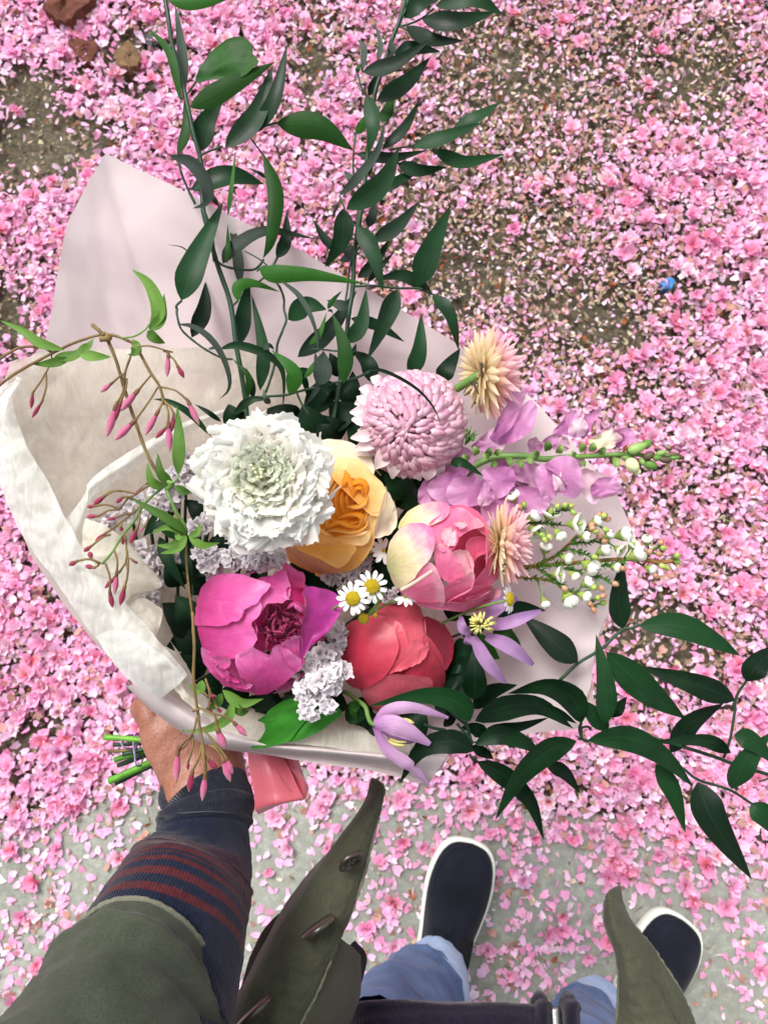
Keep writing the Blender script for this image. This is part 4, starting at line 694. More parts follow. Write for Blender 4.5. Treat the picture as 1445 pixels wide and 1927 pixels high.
leg([(1118, 1930, .12, 50, .05), (1110, 1960, .2, 70, .065), (1100, 2010, .32, 90, .07), (1070, 2080, .46, 110, .075)], DENIM, 'jeans_leg', wr=[(.007, 9, 37), (.004, 22, 38)])
# shoes: pale rubber foxing, canvas upper, elastic gore
def shoe(toe, heel, wpx, name_lbl, side):
    a = np.array(ground_at(*toe, .015)); b = np.array(ground_at(*heel, .03)); ax = b - a; ax[2] = 0; Ln = np.linalg.norm(ax); ax /= Ln; sd_ = np.array((-ax[1], ax[0], 0)); inv = np.array(CAM.inverted())
    out = [(0, 0), (.012, .20), (.04, .33), (.10, .43), (.20, .49), (.32, .50), (.45, .46), (.60, .40), (.75, .37), (.88, .36), (.96, .28), (1, 0)]
    x = np.array([o[0] for o in out]); y = np.array([o[1] for o in out]); W = wpx
    up = cat(np.column_stack((x, y * (1 + .05 * side))), 34); dn = cat(np.column_stack((x, -y * (1 - .05 * side))), 34)[::-1][1:-1]; O = np.vstack((up, dn)); n_ = len(O)
    def ring(shr, h, toe_in=0): return np.array([a + ax * ((.5 + (p[0] - .5) * (1 - shr * W / Ln * 2)) * Ln) + sd_ * (p[1] * W * (1 - shr * 2)) + np.array((0, 0, h)) for p in O]) - np.array((0, 0, a[2]))
    def put(name, rs, mat, close=False):
        V = np.vstack(rs); Q = [tuple(q) for q in gridq(n_, len(rs), True).tolist()]
        if close: V = np.vstack((V, rs[-1].mean(0))); Q += [((len(rs) - 1) * n_ + i, (len(rs) - 1) * n_ + (i + 1) % n_, len(V) - 1) for i in range(n_)]
        Vc = V @ inv[:3, :3].T + inv[:3, 3]; return mesh(name, Vc, Q, mat, pr, org=pr.c, uv=V[:, :2] * 8)
    put('shoe_sole', [ring(.02, .001), ring(0, .004), ring(0, .022), ring(.015, .027), ring(.045, .028), ring(.055, .022)], RUBBER)
    def up_ring(shr, hf):
        r = ring(shr, 0); t = np.array([p[0] for p in O]); r[:, 2] = hf(t); return r
    H = lambda k: (lambda t: .024 + k * (.020 + .034 * np.clip(t / .62, 0, 1) ** 1.2))
    put('shoe_upper', [up_ring(.05, lambda t: .020 + 0 * t), up_ring(.055, lambda t: .034 + 0 * t), up_ring(.11, H(.55)), up_ring(.18, H(.8)), up_ring(.27, H(.95)), up_ring(.38, H(1.03))], CANVAS, True)
    sr = up_ring(.085, lambda t: .0405 + 0 * t); sv_ = sr @ inv[:3, :3].T + inv[:3, 3]; tube('shoe_stitching', sv_[2:-2], .0005, NAVYRIB, pr, 5, 120, rag=.0003, px=False)
    # elastic gore in front of the ankle
    def on(t, s, dh=.0022): q = a + ax * (t * Ln) + sd_ * (s * W); q[2] = .024 + (1.04 - .9 * abs(s) ** 2.4) * (.020 + .034 * min(1, t / .62) ** 1.2) + dh; return q
    for sg in (1, -1):
        V = np.array([on(t, s * sg) for t in np.linspace(.50, .66, 10) for s in np.linspace(.10 + 0, .30, 6)]); mk = V @ inv[:3, :3].T + inv[:3, 3]; mesh('elastic_gore', mk, gridq(6, 10), ELASTIC, pr, org=pr.c)
    V = np.array([on(t, s, .003 + .006 * (t - .62)) for t in np.linspace(.60, .80, 8) for s in np.linspace(-.26, .26, 12)]); mesh('shoe_tongue', V @ inv[:3, :3].T + inv[:3, 3], gridq(12, 8), CANVAS, pr, org=pr.c)
shoe((889, 1579), (806, 1912), .108, '', -1)
shoe((1282, 1722), (1150, 1990), .106, '', 1)
rings('sock', [(*pxz(838, 1800, .055), 30, .02), (*pxz(832, 1822, .07), 40, .035), (*pxz(820, 1850, .11), 44, .04)], ELASTIC, pr, 24, 12)
# ------------------------------------------------------------------ flowers
VA, VB, VC, VD = View(300, 750, 3.6125), View(500, 820, 3.141), View(620, 580, 3.6125), View(850, 720, 3.211)
VE, VF, V3, V5 = View(330, 1030, 4.129), View(540, 1060, 2.89), View(0, 480, 3.0104), View(130, 850, 4.8167)
V7, VP = View(180, 1280, 3.284), View(0, 900, 3.0104)
GRIP = (335, 1392, -.112)
def stem_to_grip(t, x, y, z, r=.0022, mat=None, bend=0):
    tube('stem', [(x, y, z), (x + (GRIP[0] - x) * .3 + bend, y + (GRIP[1] - y) * .3 + abs(bend), z + (GRIP[2] - .02 - z) * .6), (x + (GRIP[0] - x) * .75, y + (GRIP[1] - y) * .75, -.135), GRIP], [r * .8, r], mat or STEMG, t, 8, 20)
def back_petals(t, cx_, cy_, r, z0, mat, n=6, depth=.9):
    """the far side of a globular flower: broad petals cupping it from behind"""
    R = r / F * D0; c = C(cx_, cy_, z0) 
    for k in range(n):
        a0 = k / n * 6.283; V = []; nu, nv = 9, 8
        for j in range(nv):
            th = math.pi - (math.pi * .62) * j / (nv - 1); w_ = (3.6 / n) * math.sin(min(1, (j + .6) / 3.0) * 1.57) 
            for i in range(nu):
                a = a0 + (i / (nu - 1) - .5) * w_ * 1.1; rr = R * (.97 + .012 * (k % 2)); V.append(c + rr * np.array((math.sin(th) * math.cos(a), math.sin(th) * math.sin(a), math.cos(th) * depth)))
        uv = np.column_stack((np.tile(np.linspace(0, .3, nu), nv), np.repeat(np.linspace(0, 1, nv), nu)))
        mesh('petal', V, gridq(nu, nv), mat, t, uv=uv, org=t.c)
def crest(name, pts, drop, inw, mat, t, seed=0, nu=26, z=None, out=3, ruf=1.0):
    """an upright petal seen from its rim: rim line (px,py,z) and a wall going down towards its inner side"""
    P = cat([(*p[:2], p[2] if len(p) > 2 else z) for p in pts], nu); T = np.gradient(P[:, :2], axis=0); nn = unit(np.column_stack((-T[:, 1], T[:, 0]))); r = np.random.default_rng(seed)
    w_ = np.sin(np.linspace(.12, math.pi - .12, nu)); wv = ruf * (np.sin(np.linspace(0, 14, nu) + seed) + .6 * np.sin(np.linspace(0, 31, nu) + 2 * seed))
    rows = []
    for (o, d) in ((out, -.0025), (out * .5, -.0006), (0, 0), (-inw * .25, -.002), (-inw * .6, -drop * .5), (-inw, -drop)):
        q = P.copy(); q[:, :2] += nn * (o * w_)[:, None]; q[:, 2] += d * (.35 + .65 * w_) - (1 - w_) * .004
        if o > -inw * .3: q[:, :2] += nn * (wv * (1 if o >= 0 else .5))[:, None]; q[:, 2] += .0004 * wv
        rows.append(q)
    rows = rows[::-1]; nv = len(rows); V = CA(np.vstack(rows)); uv = np.column_stack((np.tile(np.linspace(0, .6, nu), nv), np.repeat(np.linspace(0, 1, nv), nu)))
    return mesh(name, V, gridq(nu, nv), mat, t, uv=uv, org=t.c)

# --- magenta peony -----------------------------------------------------------
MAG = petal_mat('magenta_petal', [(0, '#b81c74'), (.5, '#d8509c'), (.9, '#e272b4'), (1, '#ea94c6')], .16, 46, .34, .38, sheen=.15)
MAGD = petal_mat('magenta_inner_petal', [(0, '#8a0a48'), (.6, '#c4206f'), (1, '#da5aa0')], .25, 30, .25, .42)
pe = thing('peony', 'magenta peony with crumpled centre, lowest large bloom on the left', 'peony', (500, 1185, -.03), 'peonies')
zf = ball(500, 1188, 146, -.035); E = lambda pts: VE(pts)
back_petals(pe, 497, 1188, 128, -.035, MAG, 6)
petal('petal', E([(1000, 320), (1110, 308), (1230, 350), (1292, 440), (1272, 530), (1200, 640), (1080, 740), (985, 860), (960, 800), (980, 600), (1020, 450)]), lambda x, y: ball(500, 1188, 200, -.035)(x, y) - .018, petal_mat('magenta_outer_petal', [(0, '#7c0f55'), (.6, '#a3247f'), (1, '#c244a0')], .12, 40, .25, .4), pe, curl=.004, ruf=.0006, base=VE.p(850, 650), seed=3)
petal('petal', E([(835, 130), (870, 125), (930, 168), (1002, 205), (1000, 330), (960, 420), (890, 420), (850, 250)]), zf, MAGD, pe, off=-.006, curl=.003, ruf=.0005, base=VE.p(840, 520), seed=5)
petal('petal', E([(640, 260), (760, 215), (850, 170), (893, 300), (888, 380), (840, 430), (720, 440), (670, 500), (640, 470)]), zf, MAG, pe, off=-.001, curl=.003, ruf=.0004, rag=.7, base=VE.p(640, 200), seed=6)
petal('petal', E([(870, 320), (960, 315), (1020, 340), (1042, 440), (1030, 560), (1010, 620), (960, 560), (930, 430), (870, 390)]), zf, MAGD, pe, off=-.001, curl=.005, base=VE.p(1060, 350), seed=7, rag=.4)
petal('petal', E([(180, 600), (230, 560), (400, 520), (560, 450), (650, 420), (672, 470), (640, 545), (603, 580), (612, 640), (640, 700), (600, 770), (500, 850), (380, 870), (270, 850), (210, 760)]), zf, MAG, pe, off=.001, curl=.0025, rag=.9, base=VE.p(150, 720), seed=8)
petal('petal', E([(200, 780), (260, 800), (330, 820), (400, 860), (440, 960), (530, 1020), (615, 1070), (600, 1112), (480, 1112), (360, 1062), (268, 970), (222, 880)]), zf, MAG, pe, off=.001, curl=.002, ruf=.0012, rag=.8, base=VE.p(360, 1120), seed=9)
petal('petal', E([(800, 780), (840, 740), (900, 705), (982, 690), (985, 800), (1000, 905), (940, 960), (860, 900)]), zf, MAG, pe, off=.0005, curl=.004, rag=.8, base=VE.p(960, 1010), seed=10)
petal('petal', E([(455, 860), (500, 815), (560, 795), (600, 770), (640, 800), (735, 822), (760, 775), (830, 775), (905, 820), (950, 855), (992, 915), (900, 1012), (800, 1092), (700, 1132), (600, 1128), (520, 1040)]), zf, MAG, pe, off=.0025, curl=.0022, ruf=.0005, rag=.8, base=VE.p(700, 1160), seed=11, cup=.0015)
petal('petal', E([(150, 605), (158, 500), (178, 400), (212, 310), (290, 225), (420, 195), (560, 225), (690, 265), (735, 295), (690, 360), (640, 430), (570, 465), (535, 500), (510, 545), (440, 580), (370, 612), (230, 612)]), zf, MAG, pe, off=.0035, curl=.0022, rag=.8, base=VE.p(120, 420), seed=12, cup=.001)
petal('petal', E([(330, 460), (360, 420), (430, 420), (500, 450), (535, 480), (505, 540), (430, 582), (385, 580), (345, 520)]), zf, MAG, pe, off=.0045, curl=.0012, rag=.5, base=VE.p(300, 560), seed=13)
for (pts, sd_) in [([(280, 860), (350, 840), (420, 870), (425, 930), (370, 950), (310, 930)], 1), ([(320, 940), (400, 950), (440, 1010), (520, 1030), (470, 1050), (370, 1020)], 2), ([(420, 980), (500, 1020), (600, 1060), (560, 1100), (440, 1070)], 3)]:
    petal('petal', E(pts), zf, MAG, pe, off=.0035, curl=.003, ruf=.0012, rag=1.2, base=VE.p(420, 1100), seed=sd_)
# dark hollow and its crumpled small petals
cxx, cyy = VE.p(815, 610); petal('petal', [(cxx + 50 * math.cos(a), cyy + 52 * math.sin(a)) for a in np.linspace(0, 6.28, 12, endpoint=False)], lambda x, y: ball(500, 1188, 146, -.035)(x, y) - .022, MAGD, pe, base=(cxx, cyy))
rr = random.Random(5)
for k in range(58):
    a, q = rr.uniform(0, 6.28), rr.uniform(0, 1) ** .6; px_, py_ = cxx + q * 42 * math.cos(a), cyy + q * 44 * math.sin(a); d = rr.uniform(0, 6.28); l_ = rr.uniform(9, 20); z0 = float(zf(px_, py_)) - .009 + .007 * (1 - q) * rr.uniform(.2, 1) + rr.uniform(-.003, .004)
    crest('petal', [(px_ + math.cos(d) * l_ * s_ + rr.uniform(-3, 3), py_ + math.sin(d) * l_ * s_ + rr.uniform(-3, 3), z0 + rr.uniform(-.0015, .0015)) for s_ in (-1, -.4, .2, 1)], .008, 6, MAGD, pe, seed=k, nu=16, out=2, ruf=.9)
crest('petal', [(*VE.p(870, 470), .012), (*VE.p(930, 445), .014), (*VE.p(1000, 500), .012), (*VE.p(1018, 540), .01)], .008, 8, MAG, pe, seed=70, out=6)
crest('petal', [(*VE.p(610, 560), .013), (*VE.p(632, 640), .014), (*VE.p(620, 700), .013), (*VE.p(615, 760), .012)], .010, -6, MAG, pe, seed=71, out=-3, ruf=1.6)
stem_to_grip(pe, 470, 1230, -.07)

# --- coral peony -------------------------------------------------------------
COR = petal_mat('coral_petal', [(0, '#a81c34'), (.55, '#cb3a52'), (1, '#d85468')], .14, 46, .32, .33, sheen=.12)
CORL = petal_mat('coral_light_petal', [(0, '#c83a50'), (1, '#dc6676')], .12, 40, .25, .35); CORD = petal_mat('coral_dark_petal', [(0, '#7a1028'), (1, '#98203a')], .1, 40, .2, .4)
co_ = thing('peony', 'coral red half open peony under the chamomile daisies', 'peony', (735, 1235, -.045), 'peonies')
zc = ball(742, 1235, 112, -.055); G_ = lambda pts: VF(pts); back_petals(co_, 742, 1238, 100, -.055, COR, 6)
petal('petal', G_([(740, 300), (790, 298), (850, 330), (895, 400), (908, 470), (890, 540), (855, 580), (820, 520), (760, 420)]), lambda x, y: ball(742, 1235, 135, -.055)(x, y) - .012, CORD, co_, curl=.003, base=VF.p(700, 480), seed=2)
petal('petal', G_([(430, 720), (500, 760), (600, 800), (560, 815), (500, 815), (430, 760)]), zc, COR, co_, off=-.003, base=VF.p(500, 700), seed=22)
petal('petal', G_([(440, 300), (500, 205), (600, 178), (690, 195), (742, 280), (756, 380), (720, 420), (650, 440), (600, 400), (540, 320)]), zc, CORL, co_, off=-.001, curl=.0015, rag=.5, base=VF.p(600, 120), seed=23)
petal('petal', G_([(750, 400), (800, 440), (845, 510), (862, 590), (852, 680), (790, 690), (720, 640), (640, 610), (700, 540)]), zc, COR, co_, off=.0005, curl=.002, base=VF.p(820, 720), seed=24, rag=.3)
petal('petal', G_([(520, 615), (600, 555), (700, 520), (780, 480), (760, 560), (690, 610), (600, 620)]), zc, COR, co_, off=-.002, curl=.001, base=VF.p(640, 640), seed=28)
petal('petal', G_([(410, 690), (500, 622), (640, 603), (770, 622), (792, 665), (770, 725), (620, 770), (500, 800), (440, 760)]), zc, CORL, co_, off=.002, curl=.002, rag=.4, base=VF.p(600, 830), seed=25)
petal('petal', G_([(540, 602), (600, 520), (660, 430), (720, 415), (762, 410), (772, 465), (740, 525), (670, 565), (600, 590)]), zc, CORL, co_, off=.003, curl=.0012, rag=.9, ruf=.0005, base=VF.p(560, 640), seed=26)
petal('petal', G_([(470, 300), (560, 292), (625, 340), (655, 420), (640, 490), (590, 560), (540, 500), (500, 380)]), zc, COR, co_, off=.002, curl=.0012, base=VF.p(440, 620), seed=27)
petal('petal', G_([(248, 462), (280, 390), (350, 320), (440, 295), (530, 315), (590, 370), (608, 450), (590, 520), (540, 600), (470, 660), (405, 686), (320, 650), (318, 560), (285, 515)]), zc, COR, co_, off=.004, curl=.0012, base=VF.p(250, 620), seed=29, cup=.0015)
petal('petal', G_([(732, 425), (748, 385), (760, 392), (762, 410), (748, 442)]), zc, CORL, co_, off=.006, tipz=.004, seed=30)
stem_to_grip(co_, 720, 1260, -.08)

# --- pink double tulip ---------------------------------------------------------
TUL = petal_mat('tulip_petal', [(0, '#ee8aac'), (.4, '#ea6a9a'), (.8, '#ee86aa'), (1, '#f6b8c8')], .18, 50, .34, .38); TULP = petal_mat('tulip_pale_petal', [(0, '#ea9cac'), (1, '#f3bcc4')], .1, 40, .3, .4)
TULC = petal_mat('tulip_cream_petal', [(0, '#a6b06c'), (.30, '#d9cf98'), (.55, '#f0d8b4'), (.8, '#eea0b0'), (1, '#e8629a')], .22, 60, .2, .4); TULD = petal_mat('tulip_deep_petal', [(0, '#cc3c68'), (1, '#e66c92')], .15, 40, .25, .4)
tu = thing('tulip', 'pink double tulip with cream and green flames on its left petals', 'tulip', (835, 1045, -.02)); zt_ = ball(836, 1046, 112, -.030, 1.05); B_ = lambda pts: VB(pts)
back_petals(tu, 836, 1046, 100, -.030, TULC, 6)
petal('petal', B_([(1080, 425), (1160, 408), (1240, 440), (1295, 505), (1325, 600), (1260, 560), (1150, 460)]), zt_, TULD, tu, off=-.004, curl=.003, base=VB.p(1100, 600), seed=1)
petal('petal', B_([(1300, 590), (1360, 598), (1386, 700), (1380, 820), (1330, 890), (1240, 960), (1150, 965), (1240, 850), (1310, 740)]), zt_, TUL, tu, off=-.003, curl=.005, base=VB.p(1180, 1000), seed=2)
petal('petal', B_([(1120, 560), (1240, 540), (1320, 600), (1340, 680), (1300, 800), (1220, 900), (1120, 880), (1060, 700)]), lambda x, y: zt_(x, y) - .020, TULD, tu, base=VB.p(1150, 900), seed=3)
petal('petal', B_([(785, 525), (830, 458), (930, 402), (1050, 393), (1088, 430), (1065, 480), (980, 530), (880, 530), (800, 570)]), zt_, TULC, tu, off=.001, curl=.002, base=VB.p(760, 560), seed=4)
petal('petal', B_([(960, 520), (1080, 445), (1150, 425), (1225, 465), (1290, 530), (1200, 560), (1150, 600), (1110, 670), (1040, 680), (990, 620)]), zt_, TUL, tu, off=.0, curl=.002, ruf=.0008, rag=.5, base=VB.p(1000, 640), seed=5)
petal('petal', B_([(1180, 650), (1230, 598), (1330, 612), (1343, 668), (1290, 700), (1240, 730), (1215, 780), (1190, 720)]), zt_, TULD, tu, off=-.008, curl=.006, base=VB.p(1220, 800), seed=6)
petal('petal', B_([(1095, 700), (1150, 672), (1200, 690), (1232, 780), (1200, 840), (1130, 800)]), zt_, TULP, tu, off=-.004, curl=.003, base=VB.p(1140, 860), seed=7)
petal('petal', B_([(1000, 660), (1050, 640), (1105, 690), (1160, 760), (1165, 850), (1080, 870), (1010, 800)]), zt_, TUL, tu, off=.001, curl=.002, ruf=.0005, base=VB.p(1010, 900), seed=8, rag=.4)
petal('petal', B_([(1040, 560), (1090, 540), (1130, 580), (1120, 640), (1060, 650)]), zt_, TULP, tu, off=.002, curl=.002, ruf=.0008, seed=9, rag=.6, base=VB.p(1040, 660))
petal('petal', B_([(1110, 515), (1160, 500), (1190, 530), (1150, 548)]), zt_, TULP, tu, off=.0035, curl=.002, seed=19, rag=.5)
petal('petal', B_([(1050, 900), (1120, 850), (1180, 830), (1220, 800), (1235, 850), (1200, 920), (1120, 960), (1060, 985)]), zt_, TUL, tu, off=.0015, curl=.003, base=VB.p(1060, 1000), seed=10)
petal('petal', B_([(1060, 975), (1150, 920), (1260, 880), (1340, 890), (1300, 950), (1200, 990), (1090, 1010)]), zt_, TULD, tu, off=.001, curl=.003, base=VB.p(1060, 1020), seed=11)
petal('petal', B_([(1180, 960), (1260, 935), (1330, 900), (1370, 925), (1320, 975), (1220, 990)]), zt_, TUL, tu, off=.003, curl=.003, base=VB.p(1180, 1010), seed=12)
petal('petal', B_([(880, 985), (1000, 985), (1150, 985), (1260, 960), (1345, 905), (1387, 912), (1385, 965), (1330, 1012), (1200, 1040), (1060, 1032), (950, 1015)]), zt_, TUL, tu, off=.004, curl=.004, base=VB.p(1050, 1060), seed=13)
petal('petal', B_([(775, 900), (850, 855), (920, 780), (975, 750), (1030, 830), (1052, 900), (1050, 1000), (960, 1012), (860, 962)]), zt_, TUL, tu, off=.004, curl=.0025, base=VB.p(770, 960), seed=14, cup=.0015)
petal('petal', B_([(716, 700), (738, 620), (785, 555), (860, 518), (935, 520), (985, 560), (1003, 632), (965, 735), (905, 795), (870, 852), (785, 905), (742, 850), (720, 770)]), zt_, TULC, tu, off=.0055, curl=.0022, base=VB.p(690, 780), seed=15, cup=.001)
tube('petal_midrib', [(*VB.p(800, 912), .012), (*VB.p(880, 868), .018), (*VB.p(985, 798), .024)], .0012, petal_mat('cream_rib', [(0, '#f0d8bc'), (1, '#f3c3c0')], .1), tu, 6, 16)
stem_to_grip(tu, 810, 1070, -.07)

# --- peach garden rose -----------------------------------------------------------
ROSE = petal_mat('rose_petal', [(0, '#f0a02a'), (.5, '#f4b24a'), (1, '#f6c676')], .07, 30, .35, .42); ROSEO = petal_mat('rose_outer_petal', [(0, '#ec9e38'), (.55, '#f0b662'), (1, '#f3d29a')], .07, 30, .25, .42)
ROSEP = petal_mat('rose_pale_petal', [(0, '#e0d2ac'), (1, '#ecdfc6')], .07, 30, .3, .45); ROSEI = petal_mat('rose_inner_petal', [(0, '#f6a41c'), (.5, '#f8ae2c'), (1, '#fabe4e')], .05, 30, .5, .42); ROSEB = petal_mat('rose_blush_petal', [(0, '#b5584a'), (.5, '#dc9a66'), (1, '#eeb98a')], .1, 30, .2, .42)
ro = thing('rose', 'peach orange garden rose partly behind the white flower head', 'rose', (650, 960, -.03)); zr = ball(645, 955, 128, -.045, .8)
back_petals(ro, 645, 958, 112, -.045, ROSEO, 6, .7)
petal('petal', B_([(300, 60), (340, 25), (430, 20), (530, 55), (610, 120), (645, 190), (620, 240), (500, 240), (380, 180)]), zr, ROSEP, ro, off=-.006, curl=.004, base=VB.p(450, 260), seed=1)
petal('petal', B_([(640, 595), (660, 480), (690, 380), (715, 330), (755, 385), (776, 450), (770, 530), (740, 580), (700, 595)]), zr, ROSEP, ro, off=.0, curl=.004, base=VB.p(620, 480), seed=2, ruf=.0006)
petal('petal', B_([(360, 130), (450, 125), (560, 150), (640, 235), (700, 290), (716, 350), (700, 420), (655, 480), (560, 420), (400, 250)]), zr, ROSEO, ro, off=-.001, curl=.003, base=VB.p(460, 380), seed=3)
petal('petal', B_([(290, 815), (360, 845), (440, 825), (560, 760), (625, 670), (652, 560), (670, 450), (600, 480), (540, 620), (430, 760)]), zr, ROSEO, ro, off=-.001, curl=.003, base=VB.p(420, 640), seed=4)
petal('petal', B_([(90, 635), (200, 672), (330, 730), (442, 783), (425, 808), (300, 815), (180, 765), (105, 700)]), zr, ROSEB, ro, off=.002, curl=.003, base=VB.p(300, 900), seed=5)
petal('petal', B_([(300, 200), (420, 170), (540, 210), (610, 300), (640, 420), (625, 540), (560, 620), (430, 640), (250, 610), (180, 560), (220, 400)]), lambda x, y: zr(x, y) - .006, ROSEI, ro, base=VB.p(480, 420), seed=6)
petal('petal', B_([(380, 140), (480, 150), (560, 190), (620, 290), (640, 400), (590, 420), (540, 300), (440, 220)]), zr, ROSE, ro, off=-.004, curl=.001, base=VB.p(500, 400), seed=7)
rr = random.Random(9); K = 17
for k in range(K):     # whorl of nested rims
    t = k / (K - 1); cx_, cy_ = 545 - 65 * t, 365 + 60 * t; rx_, ry_ = 22 + 118 * t, 28 + 165 * t
    a0 = k * 2.1 + rr.uniform(-.3, .3); sp_ = rr.uniform(1.7, 2.6)
    pts = [VB.p(cx_ + rx_ * math.cos(a), cy_ + ry_ * math.sin(a)) for a in np.linspace(a0, a0 + sp_, 7)]
    crest('petal', [(x, y, float(zr(x, y)) + .002 - .003 * (1 - t)) for x, y in pts], .0055, -10, ROSEI if t < .65 else ROSE, ro, seed=k, out=-2.5, ruf=.25)
for (pts, m_) in [([(425, 490), (520, 470), (560, 490), (545, 540), (470, 560)], ROSEI), ([(330, 560), (430, 520), (500, 540), (560, 530)], ROSEI), ([(300, 580), (400, 560), (520, 575), (590, 540), (612, 480)], ROSE), ([(480, 420), (540, 430), (590, 400), (605, 350)], ROSE), ([(470, 200), (500, 300), (530, 390)], ROSEI), ([(440, 320), (480, 260), (470, 200)], ROSEI), ([(500, 330), (520, 290), (560, 280), (590, 310), (590, 370)], ROSEI), ([(525, 350), (540, 315), (565, 320), (575, 360)], ROSEI)]:
    crest('petal', [(x, y, float(zr(x, y)) + .004) for x, y in VB(pts)], .0055, 10, m_, ro, seed=len(pts) + int(pts[0][0]), out=3, ruf=.4)
petal('petal', B_([(280, 520), (340, 580), (450, 600), (560, 590), (620, 560), (600, 640), (470, 650), (360, 655), (220, 620), (200, 560)]), zr, ROSEO, ro, off=.002, curl=.002, rag=.4, base=VB.p(400, 480), seed=8)
petal('petal', B_([(140, 620), (230, 628), (350, 655), (470, 640), (535, 655), (515, 705), (432, 782), (330, 735), (190, 672)]), zr, ROSE, ro, off=.0045, curl=.003, base=VB.p(330, 560), seed=9, cup=.001)
stem_to_grip(ro, 640, 980, -.085)

# --- white pincushion flower -------------------------------------------------------
def fan_floret(seed, k=11, ruf=.20, w_=.80, deep=.35):
    """small ruffled floret petal: narrow foot, frilled fan rim; y is outward, unit length"""
    r = np.random.default_rng(seed); nu, nv = 37, 7; V = []
    rag = 1 + r.normal(size=nu) * .025 + .035 * (np.arange(nu) % 2) + .05 * np.sin(np.arange(nu) * .6 + seed); p = r.uniform(0, 6, 3)
    for j in range(nv):
        v = j / (nv - 1)
        for i in range(nu):
            u = i / (nu - 1) * 2 - 1; hw = .10 + (w_ - .10) * v ** 1.2; ang = u * hw * 1.5; rad = v * (rag[i] if j == nv - 1 else 1) * (1 - .12 * u * u)
            z = ruf * v ** 1.6 * (math.sin(u * 5 + p[0]) * .62 + math.sin(u * 11 + p[1]) * .34 + math.sin(u * 34 + p[2]) * .08) + deep * v * v * (-.35) + .1 * v
            V.append((math.sin(ang) * rad, math.cos(ang) * rad, z))
    uv = np.column_stack((np.tile(np.linspace(0, .5, nu), nv), np.repeat(np.linspace(0, 1, nv), nu))); return np.array(V), gridq(nu, nv), uv
def proto(name, V, Q, uv, mat):
    o = mesh(name, V, Q, mat, uv=uv); me = o.data; bpy.data.objects.remove(o); return me
WHT = petal_mat('white_petal', [(0, '#b9c98a'), (.40, '#e4e6d0'), (.75, '#f1f2ea'), (1, '#f5f5f0')], .12, 40, .45, .6, vary=.04); GRN = petal_mat('greenish_petal', [(0, '#a2b672'), (.5, '#d2d9ba'), (1, '#e8ebdd')], .10, 40, .45, .5, vary=.08); CRM = petal_mat('blush_white_petal', [(0, '#c9cf9a'), (.5, '#ebe8d8'), (1, '#f3eee6')], .10, 40, .45, .5, vary=.05)
FANS = [[proto('floret', *fan_floret(s_, ruf=.20), m_) for s_ in range(7)] for m_ in (WHT, GRN, CRM)]
def frame(n, up_hint, roll=0.0):
    """matrix whose z is n and whose y points as far as possible along up_hint"""
    n = Vector(n).normalized(); y = Vector(up_hint) - n * Vector(up_hint).dot(n)
    y = y.normalized() if y.length > 1e-5 else n.orthogonal().normalized(); x = y.cross(n); m = Matrix((x, y, n)).transposed(); return (m @ Matrix.Rotation(roll, 3, 'Z'))
def m4(loc, rot3, sc): return Matrix.Translation(Vector(loc)) @ rot3.to_4x4() @ Matrix.Diagonal((*(sc if np.ndim(sc) else (sc,) * 3), 1))
sc_ = thing('scabiosa', 'big white ruffled pincushion flower with pale green centre', 'flower', (502, 912, .012), 'showy blooms'); sc_.o.pop('group', None)
rr = random.Random(21); RS = 114 * sc_.s
def dome(t, R, q, a, flat=.62, cx_=0, cy_=0):   # q radius 0..1 of the dome; returns local point and normal
    x, y = q * math.cos(a), q * math.sin(a); z = flat * math.sqrt(max(0, 1 - q * q)); return Vector((x * R + cx_, y * R + cy_, z * R * 1.0)), Vector((x, y, math.sqrt(max(.02, 1 - q * q)) / flat * .8)).normalized()
for (q, cnt, size, lean, kind) in [(1.0, 22, .040, -.35, 0), (.86, 26, .036, .0, 0), (.70, 26, .030, .30, 0), (.56, 24, .024, .55, 2), (.46, 22, .0185, .75, 1), (.34, 20, .015, .9, 1), (.22, 15, .0120, 1.05, 1), (.11, 9, .010, 1.15, 1), (.03, 4, .009, 1.25, 1)]:
    for k in range(cnt):
        a = k / cnt * 6.283 + rr.uniform(-.12, .12) + q * 5; shift = (.14 * (1 - q)); 
        p, n_ = dome(sc_, RS, max(0, q * .72 + rr.uniform(-.03, .03)), a, .60, cx_=shift * RS * .4, cy_=shift * RS * 1.9)
        out = Vector((math.cos(a), math.sin(a), 0)); up = (out * math.cos(lean) + Vector((0, 0, 1)) * math.sin(lean)).normalized(); nn = (Vector((0, 0, 1)) * math.cos(lean) - out * math.sin(lean))
        R3 = frame(nn, up, rr.uniform(-.35, .35)); sz = .80 * size * rr.uniform(.85, 1.12) * (.98 if q > .8 else 1)
        kd = kind if rr.random() < .8 else (2 if kind != 2 else 0); inst('floret', rr.choice(FANS[kd]), sc_, m4(p - up * sz * .25, R3, (sz * (1.15 if q > .5 else 1.0), sz * (.62 if q > .8 else .8), sz * 1.1)))
# anthers peeping out
AN = plain_mat('anther', '#c8cf96', '#e6e6c0', 80, .6, .2)
for k in range(16):
    a, q = rr.uniform(0, 6.28), rr.uniform(0, .42); p, n_ = dome(sc_, RS, q, a, .60, .05 * RS, .10 * RS); c0 = np.array(sc_.c) + np.array(p)
    tube('stamen', [c0, c0 + np.array(n_) * .004, c0 + np.array(n_) * .010], [.0003, .0003, .0009], AN, sc_, 5, 8, px=False)
petal('flower_base', [(502 + 100 * math.cos(a), 915 + 100 * math.sin(a)) for a in np.linspace(0, 6.28, 14, endpoint=False)], lambda x, y: ball(502, 915, 104, -.006, .6)(x, y), GRN, sc_, base=(502, 915))
stem_to_grip(sc_, 500, 930, -.02)

